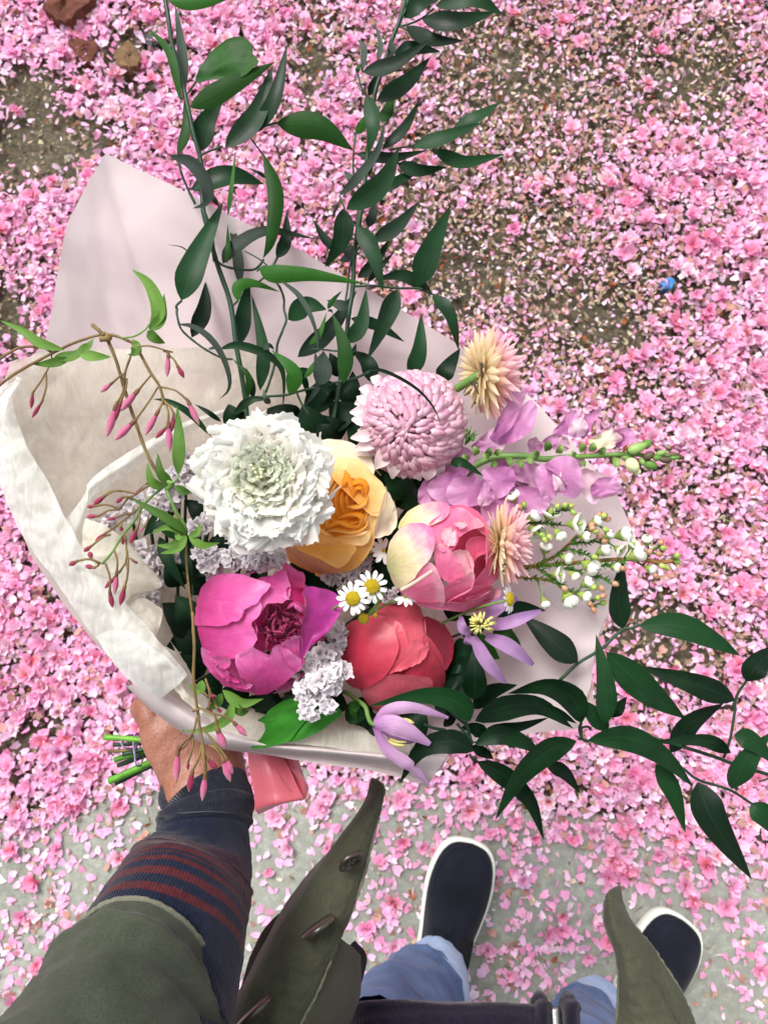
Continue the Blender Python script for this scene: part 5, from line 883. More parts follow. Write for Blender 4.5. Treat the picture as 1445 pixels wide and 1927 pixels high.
# --- pink chrysanthemum ---------------------------------------------------------------
def mum_petal(seed):
    r = np.random.default_rng(seed); nu, nv = 5, 7; V = []
    for j in range(nv):
        v = j / (nv - 1); ang = -1.05 + 1.95 * v; y = -math.cos(ang) * .0 + math.sin(ang) * .62; z = math.cos(ang) * .42 - .30 + .06 * v
        hw = .215 * (.45 + .75 * math.sin(min(1, v * 1.25) * 1.57)) * (1 if v < .9 else .55)
        for i in range(nu): u = i / (nu - 1) * 2 - 1; V.append((u * hw, y, z - .17 * u * u * (1 + .3 * v) - .05 * (abs(u) < .1) * (v > .3)))
    uv = np.column_stack((np.tile(np.linspace(0, .5, nu), nv), np.repeat(np.linspace(0, 1, nv), nu))); return np.array(V), gridq(nu, nv), uv
MUM = petal_mat('mum_petal', [(0, '#cc80a4'), (.55, '#e0a4bd'), (1, '#f0ccd6')], .14, 26, .25, .45, vary=.08); MUMW = petal_mat('mum_white_petal', [(0, '#e8bccb'), (.5, '#f1dde0'), (1, '#f6ebe8')], .10, 26, .3, .45)
MP = [proto('petal', *mum_petal(s_), MUM) for s_ in range(2)]
mu = thing('chrysanthemum', 'pale pink globe chrysanthemum with curled petals', 'chrysanthemum', (777, 798, -.032)); RM = 99 * mu.s
rr = random.Random(4); axis = Vector((-.16, -.22, .96)).normalized(); ax_, ay_ = axis.orthogonal().normalized(), axis.cross(axis.orthogonal().normalized())
core = bpy.data.meshes.new('flower_core'); import bmesh; bm = bmesh.new(); bmesh.ops.create_uvsphere(bm, u_segments=24, v_segments=14, radius=RM * .84); bm.to_mesh(core); bm.free(); core.materials.append(petal_mat('mum_core', [(0, '#a8647f'), (1, '#b57890')])); inst('flower_core', core, mu, Matrix())
cnt = 0; extra = []; NM = 760
for k in range(NM):
    th = math.acos(1 - (k + .5) / NM * 1.55); a = k * 2.39996
    n_ = (axis * math.cos(th) + (ax_ * math.cos(a) + ay_ * math.sin(a)) * math.sin(th)).normalized(); n_ = (n_ + Vector((rr.gauss(0, .035), rr.gauss(0, .035), rr.gauss(0, .035)))).normalized()
    if n_.z < -.45: continue
    sz = (.0058 + .0058 * min(1, th / 1.1)) * rr.uniform(.72, 1.22); hint = axis - n_ * axis.dot(n_)
    swirl = .35 if th > .25 else rr.uniform(-1, 1); m = m4(n_ * RM * rr.uniform(.91, 1.01), frame(n_, hint if hint.length > .05 else Vector((1, 0, 0)), swirl * .5 + rr.uniform(-.4, .4)), (sz * .92, sz * 1.15, sz * 1.2))
    if n_.z > .02 and cnt < 292: inst('petal', rr.choice(MP), mu, m); cnt += 1
    else: extra.append(m)
V0, Q0_, uv0 = mum_petal(0); n0 = len(V0); Vx = np.vstack([np.column_stack((V0, np.ones(n0))) @ np.array(m).T for m in extra])[:, :3]
o = mesh('petals', Vx, np.vstack([Q0_ + i * n0 for i in range(len(extra))]), MUM, mu, uv=np.tile(uv0, (len(extra), 1))); o['kind'] = 'stuff'
for (b0, t0, w_, z_) in [((290, 860), (143, 882), 70, 0), ((320, 900), (165, 962), 75, -.002), ((380, 950), (232, 985), 60, -.006), ((400, 975), (308, 1092), 88, .0), ((450, 1010), (426, 1160), 84, -.002), ((520, 1040), (500, 1160), 80, -.006), ((600, 1080), (575, 1160), 70, -.006), ((680, 1080), (662, 1172), 80, -.004), ((260, 700), (138, 708), 66, -.004), ((270, 640), (186, 600), 60, -.006), ((260, 760), (150, 755), 70, -.002), ((290, 560), (200, 545), 60, -.01), ((560, 1060), (620, 1172), 70, -.006), ((300, 830), (190, 830), 60, -.004), ((740, 1060), (765, 1140), 60, -.01), ((340, 940), (180, 1000), 60, -.008), ((470, 1020), (400, 1110), 60, -.008), ((250, 620), (170, 650), 60, -.01), ((350, 500), (280, 470), 60, -.012)]:
    (bx, by), (tx, ty) = VC.p(*b0), VC.p(*t0); leaf('petal', [(bx, by), (tx, ty)], w_ / 3.6 * 1.25, MUMW, mu, z=-.016 + z_, zt=-.022 + z_, fold=.3, arch=.003, n=10, prof=lambda v: np.sin(np.clip(v * 1.02 + .12, 0, 1) ** .8 * 3.0) + .25 * (v < .98))
stem_to_grip(mu, 770, 820, -.065)

# --- strawflowers -----------------------------------------------------------------------
def bract(seed):
    nu, nv = 5, 8; V = []
    for j in range(nv):
        v = j / (nv - 1); hw = .155 * (math.sin(min(1, .25 + v * 1.05) * 1.57) if v < .62 else max(0.02, (1 - v) / .38 * .9 + .05))
        for i in range(nu): u = i / (nu - 1) * 2 - 1; V.append((u * hw, v, .10 * v * v - .35 * hw * (1 - u * u) + .06 * u * u * .5))
    uv = np.column_stack((np.tile(np.linspace(0, .5, nu), nv), np.repeat(np.linspace(0, 1, nv), nu))); return np.array(V), gridq(nu, nv), uv
STC = petal_mat('straw_cream', [(0, '#dcba80'), (.4, '#f2dca8'), (1, '#f8ebcc')], .10, 16, .5, .4, vary=.08); STP = petal_mat('straw_pink', [(0, '#f4ccb8'), (.45, '#f6bcc2'), (1, '#fad8de')], .10, 16, .5, .4, vary=.06); STM = petal_mat('straw_peach', [(0, '#f0d4a4'), (.5, '#f6d4b4'), (1, '#f6c8c4')], .10, 16, .5, .4, vary=.08)
BP = {m_.name: proto('bract', *bract(0), m_) for m_ in (STC, STP, STM)}
def straw(label, at, axis, sc, seed, squash=1.0):
    t = thing('strawflower', label, 'strawflower', at, 'strawflowers'); r = random.Random(seed); A = Vector(axis).normalized(); X_ = Vector((0, 1, 0)) - A * A.y; X_.normalize(); Y_ = A.cross(X_); s = t.s * sc
    for (pol, ln, cnt_, mt, back) in [(128, 46, 18, STC, -10), (112, 62, 22, STC, -7), (98, 80, 26, STC, -4), (88, 88, 28, STM, -1), (76, 86, 26, STP, 2), (62, 78, 24, STP, 5), (46, 64, 18, STP, 8), (30, 50, 12, STP, 10), (14, 40, 6, STP, 11)]:
        for k in range(cnt_):
            a = (k + .5 * (pol % 3)) / cnt_ * 6.283 + r.uniform(-.08, .08); p_ = math.radians(pol + r.uniform(-6, 6)); rad = X_ * math.cos(a) + Y_ * math.sin(a)
            d = (A * math.cos(p_) + rad * math.sin(p_)).normalized(); nn = (A * math.sin(p_) - rad * math.cos(p_)); l_ = ln * .93 * s * r.uniform(.86, 1.1)
            inst('bract', BP[mt.name], t, m4(rad * 7 * s + A * back * s, frame(nn, d, r.uniform(-.1, .1)), (l_ * .95, l_, l_ * (1.0 if pol < 100 else .6))))
    return t, A
s1, A1 = straw('cream and pink strawflower seen from its side above the snapdragon', (912, 702, -.028), (.88, .12, -.28), 1.0, 3)
tube('stem', [(908, 702, -.028), (890, 712, -.030), (865, 728, -.036), (843, 744, -.044), (810, 790, -.07), (600, 1050, -.12)], [.0030, .0028, .0024], STEML, s1, 10, 30)
for (pts) in ([(1000, 500), (985, 520), (1000, 560), (1015, 585)], [(965, 500), (970, 530)], [(990, 640), (985, 650)], [(1030, 370), (1045, 420), (1040, 470)]):
    tube('dark_scale', [(*VC.p(*p), -.012) for p in pts], [.0011, .0004], plain_mat('dark_scale', '#2a2a26', '#3d3a30', 60), s1, 6, 10)
s2, A2 = straw('pale pink strawflower wedged between the tulip and the waxflower', (946, 1022, -.012), (.95, .02, .02), .93, 8)
stem_to_grip(s2, 935, 1024, -.03)
for k in range(20):
    y = VD.p(0, 880 + k * 14)[1]; tube('dark_scale', [(*VD.p(312 + 10 * math.sin(k * 1.3), 880 + k * 14), .004), (*VD.p(318 + 8 * math.sin(k), 892 + k * 14), .0045)], .0006, GRN if k % 3 else bpy.data.materials['dark_scale'], s2, 5, 6)

# --- snapdragon -----------------------------------------------------------------------
SN = petal_mat('snap_petal', [(0, '#a05894'), (.45, '#c27aae'), (1, '#d49cc4')], .12, 30, .3, .42); SNT = petal_mat('snap_tube', [(0, '#a85f90'), (.5, '#c48ab4'), (1, '#dcb8c8')], .14, 30, .3, .42); SNP = petal_mat('snap_pale', [(0, '#c9a0b4'), (.5, '#e4c8d0'), (1, '#d39ac6')], .12, 30, .3, .42); SNC = petal_mat('snap_cream', [(0, '#dfe0b0'), (.7, '#e8dfc8'), (1, '#c9a0b0')], .12, 30, .3, .42); CALYX = leaf_mat('calyx', '#4c6a2c', '#7d9a50', .5, .1, .35)
sn = thing('snapdragon', 'lilac pink snapdragon spike pointing right past the paper', 'snapdragon', (1000, 870, -.03)); D_ = lambda pts: VD(pts)
st_pts = [(-60, 640, -.055), (20, 600, -.045), (70, 570, -.036), (140, 500, -.031), (260, 452, -.028), (420, 442, -.026), (560, 462, -.026), (700, 450, -.026), (900, 440, -.026), (1050, 432, -.026), (1200, 442, -.026), (1290, 440, -.026), (1370, 448, -.026)]
tube('stem', VD(st_pts), [.0024, .0024, .0023, .0021, .0018, .0013, .0007], STEML, sn, 10, 60); tube('stem', [(*VD.p(-60, 640), -.055), (750, 1000, -.09), (560, 1180, -.13), GRIP], .0026, STEML, sn, 8, 30)
def sp(pts, cx_, cy_, r, z0, mat, off=0., curl=.003, base=None, seed=0, cup=0.0, ruf=.0013):
    (bx, by) = VD.p(*(base or (cx_, cy_))); (X_, Y_) = VD.p(cx_, cy_); return petal('petal', D_(pts), ball(X_, Y_, r / 3.211, z0, .8), mat, sn, off=off, curl=curl, base=(bx, by), seed=seed, cup=cup, ruf=ruf, m=6, n=40)
# purple mass on the left, behind
for (pts, b0, z0, sd_) in [([(-60, 440), (60, 380), (130, 440), (110, 540), (20, 600), (-60, 600)], (60, 600), -.046, 1), ([(-150, 640), (-80, 560), (20, 540), (90, 600), (40, 700), (-60, 740)], (60, 560), -.040, 2), ([(-100, 700), (0, 600), (120, 640), (200, 720), (170, 840), (60, 790)], (0, 640), -.040, 3), ([(180, 700), (300, 660), (380, 740), (300, 860), (200, 850)], (260, 640), -.036, 4), ([(360, 640), (520, 640), (590, 700), (560, 780), (460, 800), (380, 760)], (380, 600), -.036, 5), ([(-190, 620), (-100, 560), (-60, 650), (-110, 740), (-200, 720)], (-60, 600), -.044, 18)]:
    sp(pts, sum(p[0] for p in pts) / len(pts), sum(p[1] for p in pts) / len(pts), 190, z0, SN, base=b0, seed=sd_)
for (x, y, r_, b0, sd_) in [(300, 520, 70, (330, 450), 31), (430, 560, 70, (420, 460), 32), (700, 520, 60, (690, 450), 33), (500, 380, 50, (520, 440), 34), (60, 520, 90, (120, 480), 35), (350, 700, 80, (360, 620), 36), (480, 700, 70, (470, 620), 37), (760, 480, 46, (740, 440), 38), (180, 760, 90, (180, 680), 39), (400, 620, 60, (400, 560), 40)]:
    q_ = random.Random(sd_); sp([(x + r_ * q_.uniform(.75, 1.2) * math.cos(a), y + r_ * q_.uniform(.7, 1.15) * math.sin(a)) for a in np.linspace(0, 6.283, 9, endpoint=False)], x, y, 130, -.044, SN if sd_ % 2 else SNT, base=b0, seed=sd_, ruf=.0018)
sp([(0, 590), (100, 568), (200, 590), (260, 640), (225, 720), (120, 750), (20, 745), (-40, 690)], 110, 660, 170, -.034, SN, .001, base=(240, 640), seed=6)
sp([(180, 560), (210, 515), (350, 512), (385, 595), (330, 680), (250, 700), (220, 620)], 290, 600, 170, -.034, SN, .002, base=(330, 560), seed=7)
sp([(200, 600), (245, 640), (255, 710), (200, 745), (150, 720)], 210, 670, 120, -.032, SNT, .006, base=(260, 640), seed=8, cup=.003)
sp([(340, 525), (430, 480), (520, 495), (575, 590), (530, 640), (450, 610), (370, 585)], 460, 550, 130, -.040, SNT, .0, base=(340, 520), seed=9, cup=.002)
sp([(785, 520), (860, 530), (960, 575), (1040, 640), (1030, 665), (990, 682), (900, 700), (858, 738), (800, 690), (780, 600)], 890, 620, 160, -.036, SNP, base=(800, 540), seed=10)
sp([(845, 612), (900, 575), (975, 580), (1010, 640), (960, 668), (880, 690), (840, 660)], 920, 630, 120, -.034, SN, .003, base=(860, 700), seed=11)
sp([(540, 365), (620, 308), (690, 330), (712, 390), (680, 415), (600, 395)], 630, 360, 110, -.036, SNT, base=(540, 380), seed=12, cup=.002)
sp([(610, 302), (655, 245), (690, 190), (747, 168), (752, 225), (715, 262), (700, 315)], 680, 250, 120, -.034, SN, .001, base=(690, 320), seed=13)
sp([(782, 222), (838, 182), (902, 160), (862, 232), (832, 300), (785, 335), (770, 280)], 830, 240, 120, -.034, SN, .001, base=(760, 330), seed=14)
sp([(700, 300), (728, 232), (785, 212), (822, 258), (795, 320), (742, 335)], 760, 275, 80, -.030, SNP, .003, base=(760, 200), seed=15, cup=.004)
sp([(820, 355), (900, 308), (965, 280), (1015, 295), (1025, 355), (980, 392), (900, 402)], 920, 345, 130, -.036, SNC, base=(820, 370), seed=16, cup=.002)
sp([(975, 290), (1045, 272), (1095, 292), (1106, 340), (1062, 372), (1000, 392), (985, 372), (1030, 345), (1035, 310)], 1045, 330, 100, -.030, SN, .001, base=(1000, 380), seed=17, ruf=.001)
sp([(118, 392), (170, 335), (250, 275), (330, 350), (290, 415), (180, 415)], 220, 350, 150, -.040, SNT, base=(110, 410), seed=19, cup=.002)
sp([(250, 300), (285, 205), (330, 130), (345, 60), (440, 55), (432, 130), (395, 220), (340, 320), (290, 372), (225, 335)], 330, 220, 200, -.040, SN, .0, base=(240, 360), seed=20)
sp([(280, 345), (360, 270), (420, 150), (470, 108), (512, 135), (512, 190), (478, 290), (405, 348), (330, 372)], 400, 250, 180, -.036, SN, .003, base=(290, 370), seed=21)
sp([(505, 530), (555, 488), (625, 550), (645, 640), (602, 712), (545, 695), (510, 610)], 575, 600, 130, -.030, SN, .001, base=(640, 560), seed=22)
sp([(560, 500), (610, 458), (700, 443), (762, 482), (792, 580), (788, 650), (730, 702), (660, 668), (690, 615), (640, 560)], 680, 560, 170, -.030, SN, .002, base=(620, 600), seed=23)
sp([(608, 545), (650, 535), (690, 590), (690, 640), (650, 668), (618, 630)], 650, 600, 70, -.024, SNP, .003, base=(640, 500), seed=24, cup=.004)
for (x, y, a, s_) in [(150, 420, 1.9, 36), (215, 425, 1.2, 34), (262, 420, .8, 30), (520, 430, 2.2, 30), (578, 395, 1.6, 40), (640, 410, 1.1, 36), (340, 470, -1.2, 34), (400, 482, -1.0, 36), (455, 472, -.7, 32), (260, 490, -1.9, 30), (790, 402, 1.7, 38), (842, 400, 1.3, 38), (890, 412, .7, 34), (780, 492, -.9, 26), (225, 440, 2.6, 30), (100, 455, 2.4, 34), (990, 470, -1.6, 40), (740, 430, 1.9, 24)]:
    (bx, by) = VD.p(x, y + (16 if a > 0 else -16)); dx, dy = math.cos(a), -math.sin(a); leaf('sepal', [(bx, by), (bx + dx * s_ / 3.2 * 1.5, by + dy * s_ / 3.2 * 1.5)], s_ / 3.2 * 1.3, CALYX, sn, z=-.024, zt=-.020, fold=.5, n=8, arch=.002, prof=lambda v: np.sin((.15 + .85 * v) * 3.0))
def bud(t, x, y, z, rx, ry, ang, mat, name='bud', V_=VD, k=3.211, n=12):
    """plump bud: an egg with its long axis along ang"""
    (X_, Y_) = V_.p(x, y); s = (D0 - z) / F / k; ph = np.linspace(0, 6.283, n, endpoint=False); th = np.linspace(.05, 3.09, 8); P = np.array([(rx * s * math.cos(q), ry * s * math.sin(q) * (1 - .15 * math.cos(q)) * math.cos(a), ry * s * math.sin(q) * math.sin(a)) for q in th for a in ph])
    c, s2_ = math.cos(ang), math.sin(ang); P = np.column_stack((P[:, 0] * c - P[:, 1] * s2_, P[:, 0] * s2_ + P[:, 1] * c, P[:, 2])) + C(X_, Y_, z)
    uv = np.column_stack((np.tile(np.arange(n) / n, 8), np.repeat(np.linspace(1, 0, 8), n))); return mesh(name, P, gridq(n, 8, True), mat, t, uv=uv, org=t.c)
SB = leaf_mat('snap_bud_green', '#5f8a3a', '#9fbf70', .45, .15, .35); SBD = leaf_mat('snap_bud_dark', '#4a3a34', '#6b5a44', .5, .1, .35); SBC = plain_mat('snap_bud_cream', '#b9c489', '#dfe0b4', 60, .5, .3)
for (x, y, rx, ry, a, m_) in [(1120, 395, 62, 32, .35, SB), (1175, 372, 34, 28, .6, SB), (1090, 500, 50, 40, -.9, SBC), (1118, 535, 26, 22, -.6, SBC), (985, 470, 36, 28, -.5, SBD), (1060, 455, 50, 22, -.3, SB), (1190, 440, 38, 26, .5, SBD), (1200, 498, 44, 30, -.3, SB), (1160, 480, 36, 24, -.6, SB), (1265, 425, 34, 18, .3, SB), (1290, 468, 40, 20, -.15, SBD), (1330, 435, 42, 18, .05, SBD), (1375, 450, 28, 16, -.1, SBD), (1240, 455, 30, 20, 0, SB), (1080, 405, 30, 22, .8, SB), (1345, 455, 30, 14, .1, SB)]:
    bud(sn, x, y, -.024 + .003 * math.sin(x), rx, ry, a, m_)
# ------------------------------------------------------------------ long leafy stems
T1, T2, T3, T4, T6, T7 = View(560, 0, 3.6125), View(270, 0, 4.8167), View(330, 380, 4.8167), View(560, 380, 4.25), View(680, 1240, 3.284), View(880, 1080, 2.5575)
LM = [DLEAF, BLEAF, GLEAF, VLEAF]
lr = random.Random(77)
def leaves(t, V_, rows, z, dz=.004, wk=1.0):
    for row in rows:
        path, w_, c = row[0], row[1], row[2]; zz = row[3] if len(row) > 3 else z + lr.uniform(-dz, dz)
        P = V_(path); n = 16 if len(P) > 3 else 14
        leaf('leaf', P, w_ / V_.k * wk * 1.0, LM[c], t, z=zz, zt=zz + lr.uniform(-.012, .006), roll=lr.uniform(-.28, .28), fold=lr.uniform(.10, .24) * (1 if c != 1 else -1), arch=lr.uniform(.002, .008), n=n, seed=lr.random() * 9)
def twigs(t, V_, rows, z):
    for pts, r in rows: tube('stem', [(*V_.p(x, y), z + .001 * math.sin(i * 1.7)) for i, (x, y) in enumerate(pts)], r * .85, STEMG, t, 8, max(8, len(pts) * 5), rag=.00015)
g1 = thing('ruscus_stem', 'tall glossy leafy stem rising past the upper left corner of the paper', 'greenery', (420, 560, -.045), 'long leafy stems')
twigs(g1, T2, [([(195, -30), (225, 150), (262, 400), (330, 650), (400, 950), (460, 1230), (520, 1450), (530, 1650), (545, 1900), (600, 2060), (650, 2370)], .0018), ([(385, 870), (475, 745)], .0009), ([(505, 1430), (560, 1385), (720, 1325)], .0009), ([(310, 1440), (330, 1520), (380, 1660), (470, 1850)], .0010), ([(1020, 1180), (1110, 1140), (1210, 1112)], .0009), ([(945, 1215), (1000, 1290), (1090, 1410)], .0007)], -.045)
twigs(g1, T3, [([(250, 60), (290, 230), (380, 560), (500, 920), (550, 1280), (600, 1560), (640, 1830), (660, 2100), (700, 2500)], .0020), ([(370, 530), (440, 578), (560, 610), (700, 615), (760, 580), (800, 520)], .0011), ([(510, 950), (570, 895)], .0009)], -.048)
leaves(g1, T2, [([(225, 5), (500, 12), (810, -25)], 140, 1), ([(375, 835), (350, 450), (285, 20)], 100, 2, -.058), ([(345, 930), (235, 480), (35, 250)], 84, 1), ([(420, 975), (760, 790), (1195, 560)], 200, 1, -.034), ([(520, 1375), (560, 1130), (725, 890)], 210, 0, -.056), ([(740, 1340), (1020, 1050), (1175, 590)], 210, 0, -.036), ([(1000, 1215), (1190, 900), (1305, 395)], 160, 0, -.042), ([(1205, 1112), (1590, 1150), (1903, 1363)], 240, 1, -.04), ([(310, 1410), (385, 1160), (370, 900)], 105, 1, -.044), ([(430, 1720), (780, 1600), (1095, 1670)], 225, 0, -.054), ([(230, 1410), (440, 1480), (590, 1700), (570, 1840), (445, 1890)], 125, 2, -.034), ([(765, 1960), (800, 1680), (838, 1350)], 48, 1, -.036), ([(1130, 1630), (1050, 1570), (960, 1525)], 40, 0), ([(600, 1740), (650, 1820), (690, 1870)], 50, 0), ([(1090, 1400), (1200, 1750), (1160, 2150), (1085, 2345)], 150, 1, -.030)], -.046)
# the broad heart shaped leaf
petal('leaf', T2([(475, 745), (500, 650), (560, 540), (650, 430), (760, 350), (880, 330), (955, 365), (985, 440), (1000, 490), (1045, 555), (1000, 620), (900, 690), (780, 725), (620, 725), (540, 745)]), lambda x, y: -.036 + .0 * x + .00006 * (x - 400), BLEAF, g1, base=T2.p(470, 750), curl=.003, cup=.004, seed=44)
leaves(g1, T3, [([(55, 895), (185, 540), (440, -10)], 255, 0, -.034), ([(150, 1230), (260, 980), (275, 720)], 150, 3, -.058), ([(430, 560), (530, 420), (820, 265), (1275, 335)], 150, 0, -.040), ([(470, 560), (478, 380), (475, 200)], 45, 1, -.036), ([(590, 760), (560, 450), (480, 90)], 100, 2, -.060), ([(920, 510), (1000, 350), (1010, 80)], 120, 0, -.05), ([(570, 905), (570, 770), (700, 735), (950, 815)], 110, 1, -.036), ([(590, 1290), (620, 1010), (670, 680)], 150, 3, -.060), ([(130, 470), (60, 410), (-80, 385)], 12, 0, -.05)], -.05)
g2 = thing('ruscus_stem', 'tall glossy leafy stem reaching the top edge beside the centre', 'greenery', (670, 560, -.055), 'long leafy stems')
twigs(g2, T1, [([(738, -30), (722, 40), (690, 150), (645, 260), (560, 520), (522, 660), (480, 1000), (455, 1250), (430, 1445), (400, 1660)], .0017), ([(760, -30), (735, 60), (700, 140), (690, 180)], .0012), ([(470, 655), (430, 580), (410, 505)], .0008), ([(400, 880), (384, 1000), (378, 1130), (385, 1210), (425, 1310), (440, 1400)], .0008), ([(620, 1020), (700, 1005), (785, 993)], .0007), ([(690, 182), (780, 155), (850, 120), (925, 60)], .0008), ([(285, 1330), (320, 1420)], .0008), ([(700, 185), (745, 205)], .0007)], -.050)
twigs(g2, T4, [([(497, 60), (480, 200), (455, 420), (440, 700), (410, 900), (390, 1080), (360, 1280), (330, 1500), (280, 1800)], .0019), ([(515, 330), (470, 400), (420, 510), (400, 680), (380, 810)], .0009), ([(450, 675), (600, 670), (760, 688), (960, 692), (1030, 715), (1075, 738)], .0010), ([(340, -20), (372, 45)], .0007), ([(445, 180), (475, 195)], .0009)], -.054)
leaves(g2, T1, [([(725, 120), (840, 20), (1000, -30)], 120, 0), ([(935, 40), (1180, -10), (1400, 100)], 140, 0, -.046), ([(845, 130), (1070, 150), (1345, 80)], 140, 0, -.040), ([(740, 175), (900, 275), (1135, 278)], 140, 0, -.044), ([(655, 365), (790, 330), (975, 350)], 110, 3, -.056), ([(440, 490), (650, 440), (905, 268)], 120, 0, -.036), ([(545, 430), (563, 300), (518, 135)], 38, 2), ([(437, 500), (452, 330), (402, 262)], 44, 2), ([(400, 500), (412, 460), (432, 430)], 35, 1), ([(535, 690), (730, 570), (905, 385)], 130, 0, -.048), ([(470, 645), (515, 850), (475, 1070)], 110, 0, -.036), ([(570, 830), (615, 740), (648, 625)], 90, 1, -.054), ([(390, 895), (440, 850), (490, 750)], 70, 1, -.05), ([(575, 1015), (720, 880), (830, 678)], 85, 0, -.046), ([(783, 998), (1000, 935), (1262, 828)], 118, 0, -.038), ([(1060, 865), (1230, 790), (1385, 690)], 100, 0, -.046), ([(393, 1048), (630, 1075), (885, 1022)], 82, 0, -.052), ([(925, 1015), (1120, 1105), (1415, 1046)], 105, 0, -.042), ([(680, 1110), (820, 1160), (1020, 1135)], 95, 3, -.052), ([(285, 1330), (400, 1220), (545, 1020), (592, 818)], 68, 2, -.030), ([(585, 1305), (700, 1220), (862, 1148)], 75, 0, -.05), ([(365, 1235), (350, 1200), (314, 1160)], 48, 2), ([(480, 650), (530, 560), (560, 470)], 68, 3, -.058), ([(330, 1425), (560, 1260), (692, 1000)], 155, 0, -.034), ([(600, 395), (640, 340), (632, 255)], 62, 2, -.044), ([(480, 1200), (500, 1130), (520, 1090)], 34, 3)], -.05)
leaves(g2, T4, [([(1145, 1435), (1200, 1330), (1300, 1170)], 150, 0, -.05), ([(1078, 735), (1215, 900), (1290, 1195)], 122, 0, -.04), ([(960, 670), (1050, 410), (1225, 20)], 205, 0, -.038), ([(1070, 720), (850, 590), (620, 620)], 105, 0, -.056), ([(478, 190), (600, 400), (687, 728)], 145, 0, -.034), ([(370, 50), (355, 280), (220, 525)], 165, 0, -.040), ([(445, 400), (250, 330), (123, 140)], 100, 3, -.062), ([(425, 340), (400, 430), (330, 470)], 110, 2, -.058), ([(600, 310), (790, 200), (972, -5)], 130, 0, -.05), ([(560, 200), (600, 100), (605, -20)], 80, 2, -.058), ([(480, 610), (620, 490), (735, 290)], 100, 3, -.058), ([(560, 645), (670, 510), (772, 400)], 58, 3, -.06), ([(1030, 715), (1000, 680), (960, 660)], 40, 0), ([(798, 697), (710, 930), (555, 1270)], 155, 0, -.036), ([(385, 1130), (510, 980), (550, 690)], 130, 0, -.048), ([(425, 930), (640, 990), (857, 1120)], 98, 0, -.058), ([(890, 1390), (970, 1200), (990, 880)], 140, 0, -.048)], -.05)
g3 = thing('ruscus_stem', 'twisting leafy tendrils in the middle above the white flower head', 'greenery', (560, 660, -.04), 'long leafy stems')
twigs(g3, T3, [([(740, 630), (800, 585), (870, 600)], .0007), ([(630, 445), (780, 530), (860, 610)], .0006), ([(760, 720), (840, 655), (880, 590), (925, 505)], .0010), ([(890, 695), (950, 780), (985, 880), (985, 970), (1005, 1070), (970, 1170), (925, 1290), (915, 1400), (880, 1550), (820, 1730)], .0010), ([(15, 960), (20, 1040), (60, 1160), (180, 1270), (280, 1340), (370, 1390), (450, 1420), (520, 1425)], .0009), ([(60, 895), (12, 940), (18, 980)], .0010), ([(640, 1780), (800, 1765), (1000, 1750), (1150, 1710), (1445, 1640), (1620, 1600), (1760, 1540)], .0011), ([(1090, 1700), (1140, 1820), (1210, 1927)], .0009), ([(1240, 1340), (1300, 1335), (1445, 1350), (1500, 1350)], .0008), ([(850, 660), (900, 670), (950, 705)], .0007)], -.036)
leaves(g3, T3, [([(760, 605), (900, 650), (1240, 660), (1740, 745)], 165, 1, -.028), ([(770, 1710), (800, 1350), (690, 830)], 135, 0, -.048), ([(15, 1110), (150, 1125), (300, 1220), (420, 1380), (490, 1580), (480, 1710), (390, 1795)], 62, 2, -.022), ([(400, 1335), (580, 1300), (860, 1400), (980, 1560), (975, 1900)], 82, 0, -.032), ([(300, 1335), (350, 1325), (410, 1335)], 26, 2), ([(1035, 1750), (1075, 1540), (870, 1340)], 150, 1, -.028), ([(800, 1340), (850, 1300), (900, 1340)], 50, 2, -.03), ([(660, 1780), (660, 1580), (520, 1420)], 62, 1, -.034), ([(700, 1800), (700, 1650), (640, 1500)], 60, 0, -.04), ([(530, 1930), (680, 1800), (840, 1790)], 84, 0, -.034), ([(1022, 1068), (1190, 940), (1372, 975)], 190, 0, -.042), ([(940, 700), (1130, 860), (1260, 1120), (1300, 1390)], 50, 2, -.024), ([(860, 1830), (820, 1780), (800, 1700)], 60, 2, -.03), ([(860, 600), (870, 650), (880, 690)], 30, 1)], -.036)
leaves(g3, T4, [([(0, 1242), (250, 1040), (477, 705)], 165, 3, -.056), ([(165, 1462), (210, 1340), (205, 1188)], 150, 2, -.030), ([(52, 1412), (130, 1310), (205, 1195)], 52, 1, -.034), ([(120, 1690), (230, 1560), (370, 1480)], 150, 3, -.060), ([(330, 1450), (400, 1540), (470, 1680)], 180, 3, -.062), ([(365, 1455), (375, 1180), (278, 885)], 132, 1, -.022), ([(505, 1395), (590, 1335), (760, 1380), (960, 1500), (1090, 1650), (1155, 1810)], 30, 0, .012), ([(595, 1445), (560, 1290), (435, 1185)], 140, 3, -.056), ([(330, 1400), (300, 1300), (255, 1205)], 120, 3, -.060), ([(240, 855), (280, 790), (357, 708)], 44, 1, -.03), ([(90, 1140), (170, 1060), (235, 880)], 56, 1, -.034), ([(402, 850), (330, 820), (232, 785)], 86, 2, -.044), ([(140, 1200), (170, 1450), (38, 1662)], 62, 2, -.036), ([(430, 1240), (450, 1190), (470, 1130)], 46, 3), ([(240, 870), (270, 870), (285, 900)], 24, 2, -.024), ([(0, 1370), (60, 1440), (90, 1590)], 60, 3, -.05), ([(100, 1340), (0, 1370), (-60, 1420)], 70, 3, -.06), ([(60, 1690), (200, 1500), (330, 1470)], 160, 3, -.066), ([(400, 1650), (440, 1500), (440, 1350)], 150, 3, -.066)], -.04)
g4 = thing('ruscus_stem', 'broad leaved glossy stems spreading across the lower right', 'greenery', (1090, 1390, -.035), 'long leafy stems')
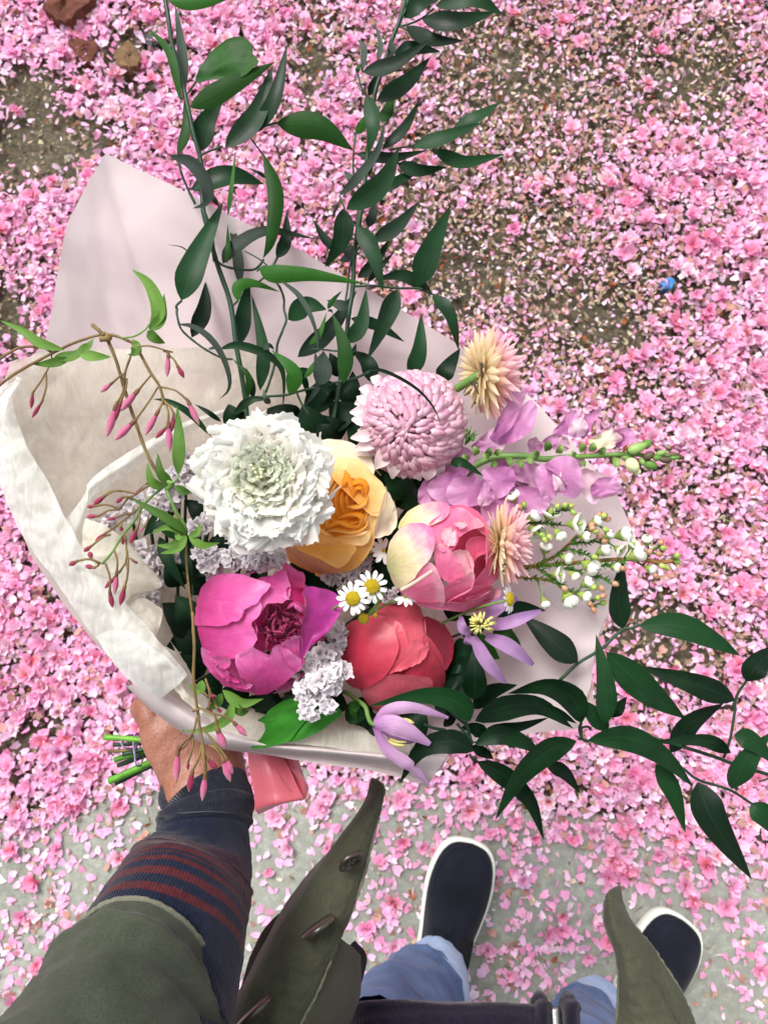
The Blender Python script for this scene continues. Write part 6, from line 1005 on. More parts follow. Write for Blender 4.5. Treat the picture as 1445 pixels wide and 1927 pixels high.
twigs(g4, T7, [([(440, 515), (530, 430), (640, 362), (740, 268), (780, 262), (825, 246)], .0013), ([(545, 735), (548, 790), (580, 806)], .0012), ([(545, 740), (575, 735), (590, 748)], .0010), ([(590, 800), (760, 810), (860, 785), (1060, 840), (1200, 885), (1280, 915), (1445, 965), (1560, 985)], .0014), ([(960, 880), (1040, 940), (1110, 992), (1260, 1040), (1372, 1110), (1500, 1180)], .0011), ([(1230, 885), (1262, 790), (1280, 680), (1292, 590), (1340, 512)], .0011), ([(1400, 1000), (1445, 985)], .0008)], -.034)
twigs(g4, T6, [([(640, 380), (660, 440), (680, 530)], .0014), ([(668, 585), (680, 610), (715, 632)], .0011), ([(385, 402), (440, 425), (520, 440)], .0012), ([(650, 400), (560, 330), (400, 200), (200, 100)], .0020), ([(1358, 395), (1345, 430), (1358, 490), (1335, 490)], .0012), ([(680, 520), (760, 500)], .0009), ([(590, 400), (650, 470), (690, 520)], .0011)], -.034)
leaves(g4, T6, [([(668, 388), (600, 270), (380, 225), (40, 292)], 150, 0, -.012), ([(690, 572), (560, 510), (370, 560), (235, 770)], 150, 0, -.010), ([(690, 255), (705, 110), (690, -70)], 150, 0, -.026), ([(640, 330), (570, 150), (530, -10)], 150, 3, -.050), ([(700, 385), (880, 300), (1100, 290), (1310, 432)], 175, 0, -.012), ([(1360, 398), (1300, 240), (1130, 170), (900, 215)], 165, 0, -.016), ([(700, 530), (850, 470), (1010, 520), (1110, 600)], 118, 0, -.030), ([(1330, 507), (1150, 570), (970, 740), (825, 998)], 175, 0, -.004), ([(712, 632), (880, 720), (1040, 880), (1127, 1122)], 128, 0, -.026), ([(680, 535), (760, 580), (815, 620)], 75, 3, -.04), ([(1140, 650), (1250, 700), (1352, 832)], 92, 0, -.034), ([(770, 430), (960, 420), (1160, 362)], 70, 3, -.04), ([(690, 310), (800, 200), (965, 160)], 120, 3, -.04), ([(775, 470), (700, 430), (610, 425)], 100, 3, -.036), ([(1120, 290), (1230, 340), (1330, 400)], 60, 3, -.03), ([(510, 420), (560, 360), (600, 290)], 60, 3, -.05), ([(380, 400), (330, 390), (300, 380)], 40, 3, -.05)], -.03)
leaves(g4, T7, [([(530, 427), (400, 320), (262, 200)], 132, 0, -.030), ([(120, 200), (240, 160), (378, 178)], 72, 3, -.040), ([(745, 264), (725, 120), (745, -80)], 116, 0, -.034), ([(820, 250), (1010, 250), (1180, 320), (1312, 396)], 128, 0, -.026), ([(660, 728), (662, 540), (616, 288)], 104, 0, -.018), ([(665, 375), (860, 560), (1047, 698)], 148, 0, -.024), ([(1286, 610), (1090, 530), (818, 443)], 118, 0, -.022), ([(975, 862), (1070, 720), (1232, 622)], 108, 0, -.036), ([(1266, 862), (1130, 800), (870, 812)], 72, 0, -.026), ([(575, 800), (770, 790), (940, 880), (1087, 1027)], 128, 0, -.016), ([(903, 912), (985, 1050), (1047, 1247)], 92, 0, -.032), ([(1105, 1000), (1180, 1190), (1366, 1472)], 158, 0, -.020), ([(1266, 1035), (1340, 900), (1460, 760)], 128, 0, -.024), ([(1280, 775), (1370, 810), (1500, 930)], 98, 0, -.018), ([(1338, 517), (1400, 430), (1500, 340)], 118, 0, -.022), ([(1360, 1105), (1430, 1170), (1520, 1290)], 108, 0, -.020), ([(690, 690), (730, 640), (765, 590)], 60, 3, -.036), ([(672, 755), (600, 670), (535, 600)], 88, 0, -.026), ([(790, 420), (800, 430), (812, 450)], 24, 0)], -.026)
# ------------------------------------------------------------------ lobed leaf and dark foliage deep between the blooms
lb = thing('lobed_leaf', 'large bright green pointed leaf under the white statice at the lower rim', 'leaf', (560, 1360, -.015))
petal('leaf_half', VE([(640, 1345), (690, 1310), (720, 1270), (830, 1200), (960, 1160), (1060, 1160), (1100, 1200), (1050, 1300), (960, 1410), (880, 1500), (690, 1560), (585, 1560), (650, 1500), (700, 1420), (695, 1370)]), lambda x, y: -.018 + .00005 * (x - 520), LIMEL, lb, base=VE.p(1200, 1150), curl=.0015, cup=.002, seed=3)
petal('leaf_half', VE([(1090, 1200), (1180, 1200), (1290, 1270), (1250, 1340), (1120, 1430), (980, 1490), (870, 1510), (960, 1400), (1050, 1310)]), lambda x, y: -.0195 + .00005 * (x - 520), LIMEL, lb, base=VE.p(1200, 1150), curl=.0015, cup=.002, seed=4)
tube('leaf_stalk', [(*VE.p(1180, 1180), -.018), (*VE.p(1250, 1060), -.04), (620, 1240, -.08)], .0012, STEML, lb, 8, 16)
fr = random.Random(31)
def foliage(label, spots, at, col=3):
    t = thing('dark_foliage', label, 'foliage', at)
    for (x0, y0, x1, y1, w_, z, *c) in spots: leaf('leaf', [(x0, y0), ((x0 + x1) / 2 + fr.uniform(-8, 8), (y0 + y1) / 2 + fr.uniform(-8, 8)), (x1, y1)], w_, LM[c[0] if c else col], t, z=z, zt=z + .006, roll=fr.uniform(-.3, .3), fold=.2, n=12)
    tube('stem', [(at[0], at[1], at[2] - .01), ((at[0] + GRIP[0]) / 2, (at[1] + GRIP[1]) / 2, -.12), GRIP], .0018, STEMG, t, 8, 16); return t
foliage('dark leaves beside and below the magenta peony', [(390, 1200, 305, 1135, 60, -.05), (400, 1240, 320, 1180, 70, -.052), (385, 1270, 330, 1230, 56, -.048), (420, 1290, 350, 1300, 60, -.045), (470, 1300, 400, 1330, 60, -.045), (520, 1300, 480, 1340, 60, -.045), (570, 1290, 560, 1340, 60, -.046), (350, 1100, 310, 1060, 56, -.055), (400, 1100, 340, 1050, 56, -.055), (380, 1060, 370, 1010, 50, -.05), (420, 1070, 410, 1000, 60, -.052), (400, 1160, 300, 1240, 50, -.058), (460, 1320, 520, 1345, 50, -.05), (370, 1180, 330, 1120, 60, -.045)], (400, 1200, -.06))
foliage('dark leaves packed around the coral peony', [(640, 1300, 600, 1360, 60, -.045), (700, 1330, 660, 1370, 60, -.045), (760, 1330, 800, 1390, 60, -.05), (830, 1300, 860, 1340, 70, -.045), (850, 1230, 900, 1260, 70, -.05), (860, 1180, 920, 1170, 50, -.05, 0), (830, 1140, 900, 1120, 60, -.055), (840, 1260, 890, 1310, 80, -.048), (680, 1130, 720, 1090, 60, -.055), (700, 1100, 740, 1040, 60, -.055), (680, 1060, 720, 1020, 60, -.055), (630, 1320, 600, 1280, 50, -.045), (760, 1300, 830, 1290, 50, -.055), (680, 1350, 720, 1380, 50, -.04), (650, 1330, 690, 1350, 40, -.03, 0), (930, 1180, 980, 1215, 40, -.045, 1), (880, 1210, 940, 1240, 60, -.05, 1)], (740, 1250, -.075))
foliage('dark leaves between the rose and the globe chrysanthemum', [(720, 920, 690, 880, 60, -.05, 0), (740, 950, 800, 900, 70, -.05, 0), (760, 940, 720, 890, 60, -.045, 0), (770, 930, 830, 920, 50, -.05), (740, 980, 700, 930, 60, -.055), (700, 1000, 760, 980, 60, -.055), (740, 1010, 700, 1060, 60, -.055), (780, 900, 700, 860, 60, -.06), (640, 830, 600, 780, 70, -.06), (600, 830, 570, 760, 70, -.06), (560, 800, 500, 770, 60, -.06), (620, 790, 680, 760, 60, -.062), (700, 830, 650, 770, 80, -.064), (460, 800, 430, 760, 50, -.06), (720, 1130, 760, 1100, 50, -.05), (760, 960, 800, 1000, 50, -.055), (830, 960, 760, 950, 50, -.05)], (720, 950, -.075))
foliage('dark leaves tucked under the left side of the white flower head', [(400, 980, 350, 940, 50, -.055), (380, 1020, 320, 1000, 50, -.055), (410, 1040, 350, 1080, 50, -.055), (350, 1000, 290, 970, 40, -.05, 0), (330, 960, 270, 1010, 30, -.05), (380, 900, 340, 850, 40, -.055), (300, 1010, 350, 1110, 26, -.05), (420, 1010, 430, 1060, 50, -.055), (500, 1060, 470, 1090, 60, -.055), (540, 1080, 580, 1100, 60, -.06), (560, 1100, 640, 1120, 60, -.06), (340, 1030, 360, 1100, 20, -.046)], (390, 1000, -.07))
# white and lilac statice
def funnel(seed):
    r = np.random.default_rng(seed); n_ = 20; V = []; uv = []; rad = 1 + .16 * np.cos(np.arange(n_) * 2 * np.pi / 5 * (n_ / n_) * 1.0) + r.normal(size=n_) * .10
    for j, (q, h) in enumerate([(.12, -.9), (.22, -.35), (.55, -.05), (.85, .12), (1.0, .10)]):
        for k in range(n_):
            a = k / n_ * 6.283; rr_ = q * (rad[k] if q > .5 else 1); V.append((rr_ * math.cos(a), rr_ * math.sin(a), h + (.16 * math.sin(a * 5 + seed) + .08 * r.normal()) * q)); uv.append((k / n_, j / 4))
    return np.array(V), gridq(n_, 5, True), np.array(uv)
STA = petal_mat('statice_white', [(0, '#b9a8b4'), (.4, '#e3dbe2'), (1, '#f3eff1')], .15, 14, .3, .55, vary=.06); STL = petal_mat('statice_lilac', [(0, '#9a8a92'), (.4, '#d2c8ce'), (1, '#e8e0e2')], .2, 14, .3, .55, vary=.1)
FU = [[proto('floret', *funnel(i), m_) for i in range(4)] for m_ in (STA, STL)]
def statice(label, at, spots):
    t = thing('statice', label, 'statice', at, 'papery statice sprays'); s = t.s
    for (x, y, rx, ry, z, n_, lil, r_) in spots:
        for k in range(n_):
            a, q = fr.uniform(0, 6.28), fr.random() ** .55; px_, py_ = x + rx * q * math.cos(a), y + ry * q * math.sin(a); zz = z + .010 * (1 - q) + fr.uniform(-.004, .004)
            nn = Vector((q * math.cos(a) * .8 + fr.gauss(0, .3), -q * math.sin(a) * .8 + fr.gauss(0, .3), 1)).normalized(); sz = r_ / F * .5 * fr.uniform(.8, 1.25)
            inst('floret', fr.choice(FU[1 if fr.random() < lil else 0]), t, m4(C(px_, py_, zz) - t.c, frame(nn, (fr.gauss(0, 1), fr.gauss(0, 1), .1), 0), (sz, sz, sz * 1.1)))
        tube('stem', [(x, y, z - .004), ((x + GRIP[0]) / 2, (y + GRIP[1]) / 2, -.115), GRIP], .0012, STEMG, t, 6, 12)
    return t
statice('white papery statice spray between the magenta and coral peonies', (600, 1290, -.02), [(VE.p(1130, 1060)[0], VE.p(1130, 1060)[1], 36, 26, .0, 46, .15, 11), (VE.p(1040, 930)[0], VE.p(1040, 930)[1], 34, 26, -.012, 30, .6, 11), (VE.p(1160, 830)[0], VE.p(1160, 830)[1], 26, 20, -.02, 18, .8, 11), (VE.p(1260, 700)[0], VE.p(1260, 700)[1], 20, 28, -.03, 18, .8, 11), (VE.p(1040, 1270)[0], VE.p(1040, 1270)[1], 14, 14, .002, 7, .1, 11), (VE.p(1200, 1220)[0], VE.p(1200, 1220)[1], 24, 12, .003, 9, .2, 11), (VE.p(1240, 980)[0], VE.p(1240, 980)[1], 24, 24, -.004, 18, .2, 11), (VE.p(1000, 1120)[0], VE.p(1000, 1120)[1], 16, 14, .0, 10, .2, 11)])
statice('lilac white statice frill showing below the pincushion flower', (470, 1050, -.03), [(VA.p(640, 1085)[0], VA.p(640, 1085)[1], 60, 20, -.018, 52, .3, 11), (VA.p(330, 1080)[0], VA.p(330, 1080)[1], 26, 20, -.03, 18, .5, 11), (VA.p(360, 1160)[0], VA.p(360, 1160)[1], 14, 20, -.034, 8, .8, 11)])
statice('shaded white statice at the far left inside the tissue', (280, 980, -.05), [(338, 905, 30, 22, -.04, 16, .4, 11), (310, 940, 32, 26, -.046, 17, .5, 11), (245, 955, 30, 22, -.052, 14, .5, 11), (282, 975, 32, 20, -.05, 15, .4, 11), (195, 985, 20, 16, -.05, 8, .4, 11), (270, 1045, 32, 22, -.058, 13, .7, 11), (300, 1075, 24, 24, -.058, 14, 1, 12), (265, 1130, 30, 18, -.058, 20, 1, 12), (352, 870, 16, 20, -.045, 10, .8, 12), (370, 985, 20, 22, -.04, 12, .6, 12), (335, 1060, 16, 20, -.055, 8, 1, 12)])
statice('dim lilac statice behind the chamomile below the rose', (650, 1075, -.05), [(655, 1080, 44, 22, -.045, 30, 1, 11), (690, 1050, 30, 20, -.05, 16, 1, 11), (770, 1000, 12, 26, -.04, 8, .8, 9), (740, 1120, 24, 14, -.04, 10, .9, 9)])
# ------------------------------------------------------------------ chamomile
DW = petal_mat('daisy_petal', [(0, '#e6e8d8'), (.4, '#f5f5f2'), (1, '#f7f7f4')], .05, 12, .3, .5); DY = plain_mat('daisy_eye', '#b39a12', '#dcc02e', 700, .8, .2, bdist=.0008, bstr=1)
def dp():
    nu, nv = 5, 7; V = []
    for j in range(nv):
        v = j / (nv - 1); hw = .19 * (math.sin(min(1, .30 + v) * 1.57) if v < .75 else math.sqrt(max(.03, 1 - ((v - .75) / .26) ** 2)))
        for i in range(nu): u = i / (nu - 1) * 2 - 1; V.append((u * hw, v * (1 - .03 * abs(u)), .03 * math.cos(u * 6) + .10 * math.sin(v * 2.6)))
    uv = np.column_stack((np.tile(np.linspace(0, .5, nu), nv), np.repeat(np.linspace(0, 1, nv), nu))); return proto('petal', np.array(V), gridq(nu, nv), uv, DW)
DP = dp(); eye = bpy.data.meshes.new('eye'); bm = bmesh.new(); bmesh.ops.create_icosphere(bm, subdivisions=3, radius=1); er = random.Random(1)
for v in bm.verts: v.co *= 1 + er.uniform(-.06, .06)
bm.to_mesh(eye); bm.free(); eye.materials.append(DY)
def daisy(label, at, ro, rd, axis, n_=14, keep=None, droop=.0):
    t = thing('chamomile', label, 'daisy', at, 'chamomile daisies'); s = t.s; A = Vector(axis).normalized(); X_ = A.orthogonal().normalized(); Y_ = A.cross(X_)
    inst('eye', eye, t, m4(A * rd * s * .15, frame(A, X_), (rd * s, rd * s, rd * s * .62)))
    for k in range(n_):
        a = k / n_ * 6.283 + fr.uniform(-.08, .08); d = (X_ * math.cos(a) + Y_ * math.sin(a)); e = (d - A * (droop + fr.uniform(-.08, .08))).normalized()
        if keep and not keep(d): continue
        l_ = (ro - rd * .7) * s * fr.uniform(.92, 1.08); inst('petal', DP, t, m4(d * rd * .7 * s, frame(A + d * .1, e, 0), (l_ * 1.05, l_, l_)))
    x, y, z = at; tube('stem', [(x, y, z - .001), (x + (GRIP[0] - x) * .15, y + 30, z - .02), (x + (GRIP[0] - x) * .5, y + (GRIP[1] - y) * .5, -.11), GRIP], .0008, STEML, t, 6, 16)
    return t
daisy('front chamomile daisy with a full ring of white petals', (664, 1126, .010), 32, 14, (-.12, -.05, 1), 13)
daisy('chamomile daisy tucked behind the front one, to its upper right', (699, 1104, .0), 33, 15, (.25, .12, 1), 12)
daisy('chamomile daisy seen edge on beside the tulip rim', (957, 1128, -.005), 27, 13, (.86, .1, .5), 13)
daisy('small white daisy petals poking out above the coral peony', (762, 1124, -.012), 22, 3, (.1, .6, .7), 10, keep=lambda d: d.y < .2)
daisy('half hidden white daisy at the right of the rose', (722, 1036, -.03), 26, 4, (.3, .2, .9), 11, keep=lambda d: d.x < .5)
db = thing('chamomile_bud', 'small round yellow green chamomile bud under the front daisy', 'bud', (684, 1164, -.002)); inst('eye', eye, db, m4((0, 0, 0), Matrix.Identity(3), (.0033, .0033, .0024)))
tube('stem', [(684, 1166, -.004), (700, 1150, -.012), (722, 1110, -.03), (640, 1240, -.11)], .0008, STEML, db, 6, 14)
for k in range(13): a = k / 13 * 6.283; x, y = 684 + 9.5 * math.cos(a), 1164 + 9.5 * math.sin(a); leaf('bract', [(684 + 7 * math.cos(a), 1164 + 7 * math.sin(a)), (684 + 12 * math.cos(a), 1164 + 12 * math.sin(a))], 4.5, CALYX, db, z=-.003, zt=-.002, n=6, arch=0)
db2 = thing('chamomile_bud', 'tiny green bud between the front daisy and the coral peony', 'bud', (706, 1158, -.004)); inst('eye', eye, db2, m4((0, 0, 0), Matrix.Identity(3), (.0014, .0018, .0014))).data = eye; tube('stem', [(706, 1158, -.005), (715, 1130, -.02), (730, 1100, -.05)], .0006, STEML, db2, 6, 10)
# ------------------------------------------------------------------ clematis
CLE = petal_mat('clematis_petal', [(0, '#a070a4'), (.5, '#ae86b4'), (1, '#8f6a9e')], .16, 14, .25, .5); CLL = petal_mat('clematis_light', [(0, '#ac72ae'), (.5, '#cfa6cc'), (1, '#b88abc')], .22, 9, .25, .45); YEL = plain_mat('yellow_stamen', '#c9bf62', '#e4dd92', 200, .6, .3, trans=.1)
c1 = thing('clematis', 'purple clematis with a tangled yellow centre beside the tulip', 'clematis', (906, 1176, -.012), 'clematis')
cp_ = lambda v: np.sin(np.clip(.12 + v * .88, 0, 1) * 2.9) ** .9 * (1 - .25 * v)
for (P_, w_, z, ztip) in [([(1110, 350), (1240, 310), (1382, 258)], 70, -.016, -.012), ([(1080, 400), (1210, 455), (1338, 553)], 82, -.014, -.020), ([(1010, 400), (1080, 530), (1185, 648)], 78, -.013, -.018), ([(1000, 380), (955, 350), (945, 285)], 56, -.016, -.014), ([(1080, 300), (1150, 230), (1250, 190)], 84, -.024, -.020), ([(1000, 390), (985, 420), (975, 440)], 60, -.02, -.016)]:
    leaf('petal', VF(P_), w_ / 2.89, CLE, c1, z=z, zt=ztip, fold=.35, n=14, arch=.005, prof=cp_, ruf=.0004, seed=w_, roll=.2)
for k in range(46):
    a = fr.uniform(0, 6.28); q = fr.random() ** .5; bx, by = VF.p(1058 + 22 * q * math.cos(a), 335 + 22 * q * math.sin(a)); tx, ty = VF.p(1060 + 78 * q * math.cos(a) + fr.uniform(-8, 8), 330 + 72 * q * math.sin(a) + fr.uniform(-8, 8))
    tube('stamen', [(bx, by, -.010), ((bx + tx) / 2 + fr.uniform(-2, 2), (by + ty) / 2 + fr.uniform(-2, 2), .000 - q * .003), (tx, ty, -.001 - q * .006)], [.0005, .0005, .0008], YEL, c1, 5, 8)
stem_to_grip(c1, 900, 1180, -.03, .0010)
c2 = thing('clematis', 'nodding half closed lilac clematis at the lower paper rim', 'clematis', (706, 1366, -.008), 'clematis')
for (P_, w_, z, ztip, m_) in [([(520, 905), (600, 960), (690, 975)], 50, -.016, -.018, CLE), ([(478, 888), (540, 1010), (640, 1085), (700, 1130), (772, 1210)], 70, -.008, -.022, CLL), ([(478, 866), (560, 800), (700, 790), (878, 842)], 70, -.004, -.012, CLL), ([(476, 880), (560, 880), (660, 920), (778, 985)], 110, .002, -.004, CLL)]:
    leaf('petal', VF(P_), w_ / 2.89, m_, c2, z=z, zt=ztip, fold=-.35, n=18, arch=.006, prof=cp_, ruf=.0004, seed=w_)
for (P_) in [[(560, 862), (620, 852), (690, 868)], [(570, 872), (640, 864), (694, 890)], [(580, 880), (640, 878), (680, 896)], [(560, 955), (600, 970), (650, 972)], [(550, 965), (590, 985), (640, 990)], [(590, 855), (640, 848), (680, 860)]]:
    tube('stamen', [(*VF.p(*p), -.010 + .002 * i) for i, p in enumerate(P_)], [.0008, .0010, .0006], YEL, c2, 6, 10)
tube('stem', [(*VF.p(480, 878), -.004), (*VF.p(455, 865), -.006), (*VF.p(440, 830), -.010), (*VF.p(425, 780), -.014), (*VF.p(380, 745), -.026), (*VF.p(300, 700), -.05), (600, 1330, -.09)], .0015, STEML, c2, 8, 30)
for P_, w_ in (([(400, 760), (360, 800), (390, 870)], 50), ([(410, 770), (350, 770), (345, 820)], 40)): leaf('leaf', VF(P_), w_ / 2.89, BLEAF, c2, z=-.022, n=10)
# ------------------------------------------------------------------ waxflower
WXP = petal_mat('wax_petal', [(0, '#d2d8a8'), (.3, '#eef0e2'), (1, '#f6f6f0')], .05, 10, .3, .35); WXG = plain_mat('wax_cup', '#6f8f30', '#a4b85a', 80, .35, .5); WXT = plain_mat('wax_bud_tan', '#94694c', '#bd8f72', 90, .35, .5); WXL = leaf_mat('needle_leaf', '#2c5a1c', '#4e7f2c', .4, .1)
wx = thing('waxflower', 'waxflower spray with white cups and tan round buds over the pink paper', 'waxflower', (1000, 1060, -.03)); SEG = []
wst = [([(330, 1140), (420, 1118), (500, 1108), (600, 1100), (700, 1092), (850, 1080), (1000, 1068), (1150, 1070), (1250, 1085), (1350, 1075)], .0014), ([(480, 1115), (560, 1080), (640, 1035), (700, 980), (760, 920), (840, 850)], .0011), ([(380, 1175), (460, 1180), (560, 1190), (640, 1215), (700, 1250), (780, 1290), (850, 1350)], .0010), ([(690, 985), (780, 965), (880, 960), (930, 955)], .0007), ([(690, 1000), (780, 1030), (870, 1055)], .0007), ([(500, 1110), (600, 1180), (660, 1240)], .0010), ([(600, 1100), (700, 1130), (780, 1150)], .0007), ([(430, 850), (540, 850), (640, 860)], .0007), ([(560, 850), (620, 790), (680, 760)], .0006), ([(860, 1110), (960, 1100), (1040, 1080)], .0006), ([(820, 1170), (900, 1180), (980, 1215)], .0006), ([(1150, 1070), (1200, 1020), (1260, 975)], .0007), ([(1100, 1070), (1170, 1120), (1230, 1165)], .0007)]
for pts, r in wst:
    P_ = [(*VD.p(x, y), -.030 + .006 * math.sin(x * .006)) for x, y in pts]; tube('stem', P_, r, STEMW if r > .0008 else STEML, wx, 7, len(P_) * 4)
    q = cat([(x, y) for x, y in pts], 40); SEG += [tuple(p) for p in q]
    for k in range(len(pts) * 13):
        x, y = q[fr.randrange(3, 40)]; a = fr.uniform(-1.1, 1.1) * 1.0; l_ = fr.uniform(22, 44); leaf('needle', [VD.p(x, y), VD.p(x + l_ * math.cos(a), y + l_ * math.sin(a))], 2.6, WXL, wx, z=-.028, zt=-.024, n=6, j=1, arch=.0005)
SEG = np.array(SEG)
def stalk(x, y, z):
    d = np.hypot(SEG[:, 0] - x + 55, SEG[:, 1] - y); q = SEG[np.argmin(d)]; P0 = VD.p(*q); P1 = VD.p(x, y); tube('stalk', [(*P0, -.030), ((P0[0] + P1[0]) / 2, (P0[1] + P1[1]) / 2 + fr.uniform(-2, 2), (z - .03) / 2), (*P1, z)], [.0005, .0006, .0011], STEML, wx, 6, 10); return math.atan2(-(P1[1] - P0[1]), P1[0] - P0[0])
def wax(x, y, r, closed):
    z = -.022 + .004 * math.sin(x); a0 = stalk(x, y, z); c = C(*VD.p(x, y), z); s = (D0 - z) / F / 3.211 * r; A = Vector((math.cos(a0) * .75, math.sin(a0) * .75, .55)).normalized(); X_ = A.orthogonal().normalized(); Y_ = A.cross(X_)
    # green cup
    n_ = 12; V = []
    for (q, h) in [(.10, -1.1), (.32, -.75), (.58, -.4), (.70, -.05)]:
        for k in range(n_): a = k / n_ * 6.283; V.append(np.array(X_ * math.cos(a) * q * s + Y_ * math.sin(a) * q * s + A * h * s) + c)
    mesh('cup', np.array(V), gridq(n_, 4, True), WXG, wx, org=wx.c)
    for k in range(5):
        a1 = k / 5 * 6.283; V = []; nu, nv = 5, 6
        for j in range(nv):
            v = j / (nv - 1); lat = (.72 if closed else 1.05) * math.sin(.5 + v * (2.4 if closed else 1.5)); h = -.15 + (1.15 if closed else .8) * v ** .8
            for i in range(nu): u = i / (nu - 1) * 2 - 1; aa = a1 + u * .78 * (math.sin(.6 + v * 2.2)) ** .5; rr_ = lat + .12; V.append(np.array((X_ * math.cos(aa) + Y_ * math.sin(aa)) * rr_ * s + A * (h - .08 * u * u) * s) + c)
        mesh('petal', np.array(V), gridq(nu, nv), WXP, wx, uv=np.column_stack((np.tile(np.linspace(0, .5, nu), nv), np.repeat(np.linspace(0, 1, nv), nu))), org=wx.c)
    if not closed: tube('pistil', [c + np.array(A) * s * -.05, c + np.array(A) * s * .3, c + np.array(A) * s * .7], [s * .35, s * .3, s * .12], WXG, wx, 8, 8, px=False)
for i, (x, y, r) in enumerate([(375, 690, 42), (365, 700, 30), (490, 810, 38), (590, 790, 44), (750, 855, 46), (870, 840, 34), (500, 900, 40), (650, 920, 36), (565, 1000, 38), (915, 1015, 40), (800, 930, 32), (690, 1060, 34), (1010, 1010, 30), (640, 1160, 34), (800, 1290, 34), (1090, 980, 30), (1035, 920, 44), (1178, 955, 32), (1115, 1040, 48), (835, 1110, 48), (815, 1210, 36), (705, 1310, 48), (985, 1115, 30), (1200, 1125, 30), (735, 1165, 30), (560, 1330, 30), (945, 920, 28)]): wax(x, y, r * 1.28, i not in (3, 4, 12, 13, 15, 6))
for i, (x, y, c_) in enumerate([(890, 798, 0), (920, 803, 0), (940, 826, 0), (845, 860, 0), (820, 915, 0), (868, 900, 0), (890, 930, 0), (922, 958, 0), (930, 890, 1), (862, 1055, 0), (1035, 1125, 0), (1195, 1020, 0), (1262, 965, 0), (1278, 1000, 1), (1250, 1035, 0), (1232, 1170, 0), (987, 1217, 0), (860, 1238, 0), (905, 1245, 0), (912, 1290, 0), (886, 1300, 1), (915, 1330, 1), (836, 1340, 0), (856, 1376, 0), (680, 1245, 0), (685, 740, 1), (720, 745, 1), (736, 785, 1), (410, 752, 0), (436, 735, 0), (1360, 1045, 1), (1362, 1082, 1), (560, 952, 1), (1300, 1120, 1), (850, 880, 0), (1270, 1110, 1), (640, 745, 1), (545, 925, 1), (590, 935, 1)]):
    z = -.018 + .003 * math.sin(x); a0 = stalk(x, y, z) ; bud(wx, x, y, z, 22, 18, a0, WXG if (c_ or i % 4 == 1) else WXT); bud(wx, x + 15 * math.cos(a0), y - 15 * math.sin(a0), z + .0006, 8, 11, a0, STEMW if not c_ else WXT)
sp_ = thing('waxflower_tip', 'small green waxflower tip beside the globe chrysanthemum', 'greenery', (880, 815, -.03))
for k in range(16): a = fr.uniform(.1, 1.7); l_ = fr.uniform(50, 110) / 3.6; x, y = VC.p(915 + k * 2, 930 - k * 3); leaf('needle', [(x, y), (x + l_ * math.cos(a), y - l_ * math.sin(a))], 3.4, WXL, sp_, z=-.03, zt=-.022, n=6)
for (x, y) in [(915, 850), (950, 830), (985, 850), (975, 890), (940, 860), (960, 880)]:
    X_, Y_ = VC.p(x, y); bud(sp_, *(((X_ - 850) * 3.211), (Y_ - 720) * 3.211), -.022, 14, 11, 1.2, WXG)
leaf('leaf', [VC.p(820, 1060), VC.p(900, 1050), VC.p(1050, 1145)], 70 / 3.6, DLEAF, sp_, z=-.012, n=12)
# ------------------------------------------------------------------ jasmine
JB = petal_mat('jasmine_bud', [(0, '#b5507a'), (.5, '#c8688f'), (1, '#dba0ae')], .2, 8, .15, .45); JD = petal_mat('jasmine_dark_bud', [(0, '#7a1838'), (.6, '#9c2a50'), (1, '#b04868')], .2, 8, .1, .45); JC = plain_mat('jasmine_calyx', '#5a3a2c', '#7a5a3c', 60, .6, .3); JT = plain_mat('bud_tip_dry', '#8a5a3a', '#c9a06a', 60, .6, .3)
def jbud(t, V_, st0, b0, tip, w_, z, mat=JB, dry=False):
    P = [V_.p(*st0), V_.p(*b0), V_.p(*tip)]; m_ = ((P[0][0] + P[1][0]) / 2 + (P[1][1] - P[0][1]) * .08, (P[0][1] + P[1][1]) / 2 - abs(P[1][0] - P[0][0]) * .12)
    tube('stalk', [(*P[0], z), (*m_, z + .002), (*P[1], z + .002)], [.0007, .0006, .0008], STEMB, t, 6, 12)
    r = w_ / V_.k * .56 * D0 / F; d = np.array(P[2]) - np.array(P[1]); L_ = lambda q: (*(np.array(P[1]) + d * q), z + .002 - .002 * q)
    tube('calyx', [L_(-.10), L_(.06), L_(.20)], [.0007, r * .62, r * .60], JC, t, 8, 8); tube('bud', [L_(.12), L_(.35), L_(.6), L_(.85), L_(1.0)], [r * .45, r * .8, r, r * .62, .0002], mat, t, 9, 14)
    if dry: tube('dry_tip', [L_(.86), L_(.95), L_(1.04)], [r * .5, r * .35, .0001], JT, t, 6, 6)
def jstem(t, V_, pts, r, z, mat=STEMB):
    r = r * .72
    tube('stem', [(*V_.p(x, y), z + .002 * math.sin(i * 1.1)) for i, (x, y) in enumerate(pts)], r, mat, t, 8, max(10, len(pts) * 6), rag=.0002)
def jleaves(t, V_, rows, z):
    for P_, w_ in rows: leaf('leaf', V_(P_), w_ / V_.k * 1.05, JLEAF, t, z=z + fr.uniform(-.003, .003), zt=z + fr.uniform(-.008, .004), roll=fr.uniform(-.3, .3), fold=.25, n=14, arch=.003)
j1 = thing('jasmine_vine', 'jasmine vine arching over the left rim with pink hanging buds', 'jasmine', (195, 635, .01), 'jasmine vines')
jstem(j1, V3, [(-40, 770), (90, 670), (290, 560), (440, 490), (590, 450), (690, 470), (770, 520), (850, 660), (905, 745), (935, 850)], .0013, .004)
jstem(j1, V3, [(575, 440), (610, 480), (660, 600), (710, 770), (770, 950), (850, 1160), (945, 1305)], .0015, .0)
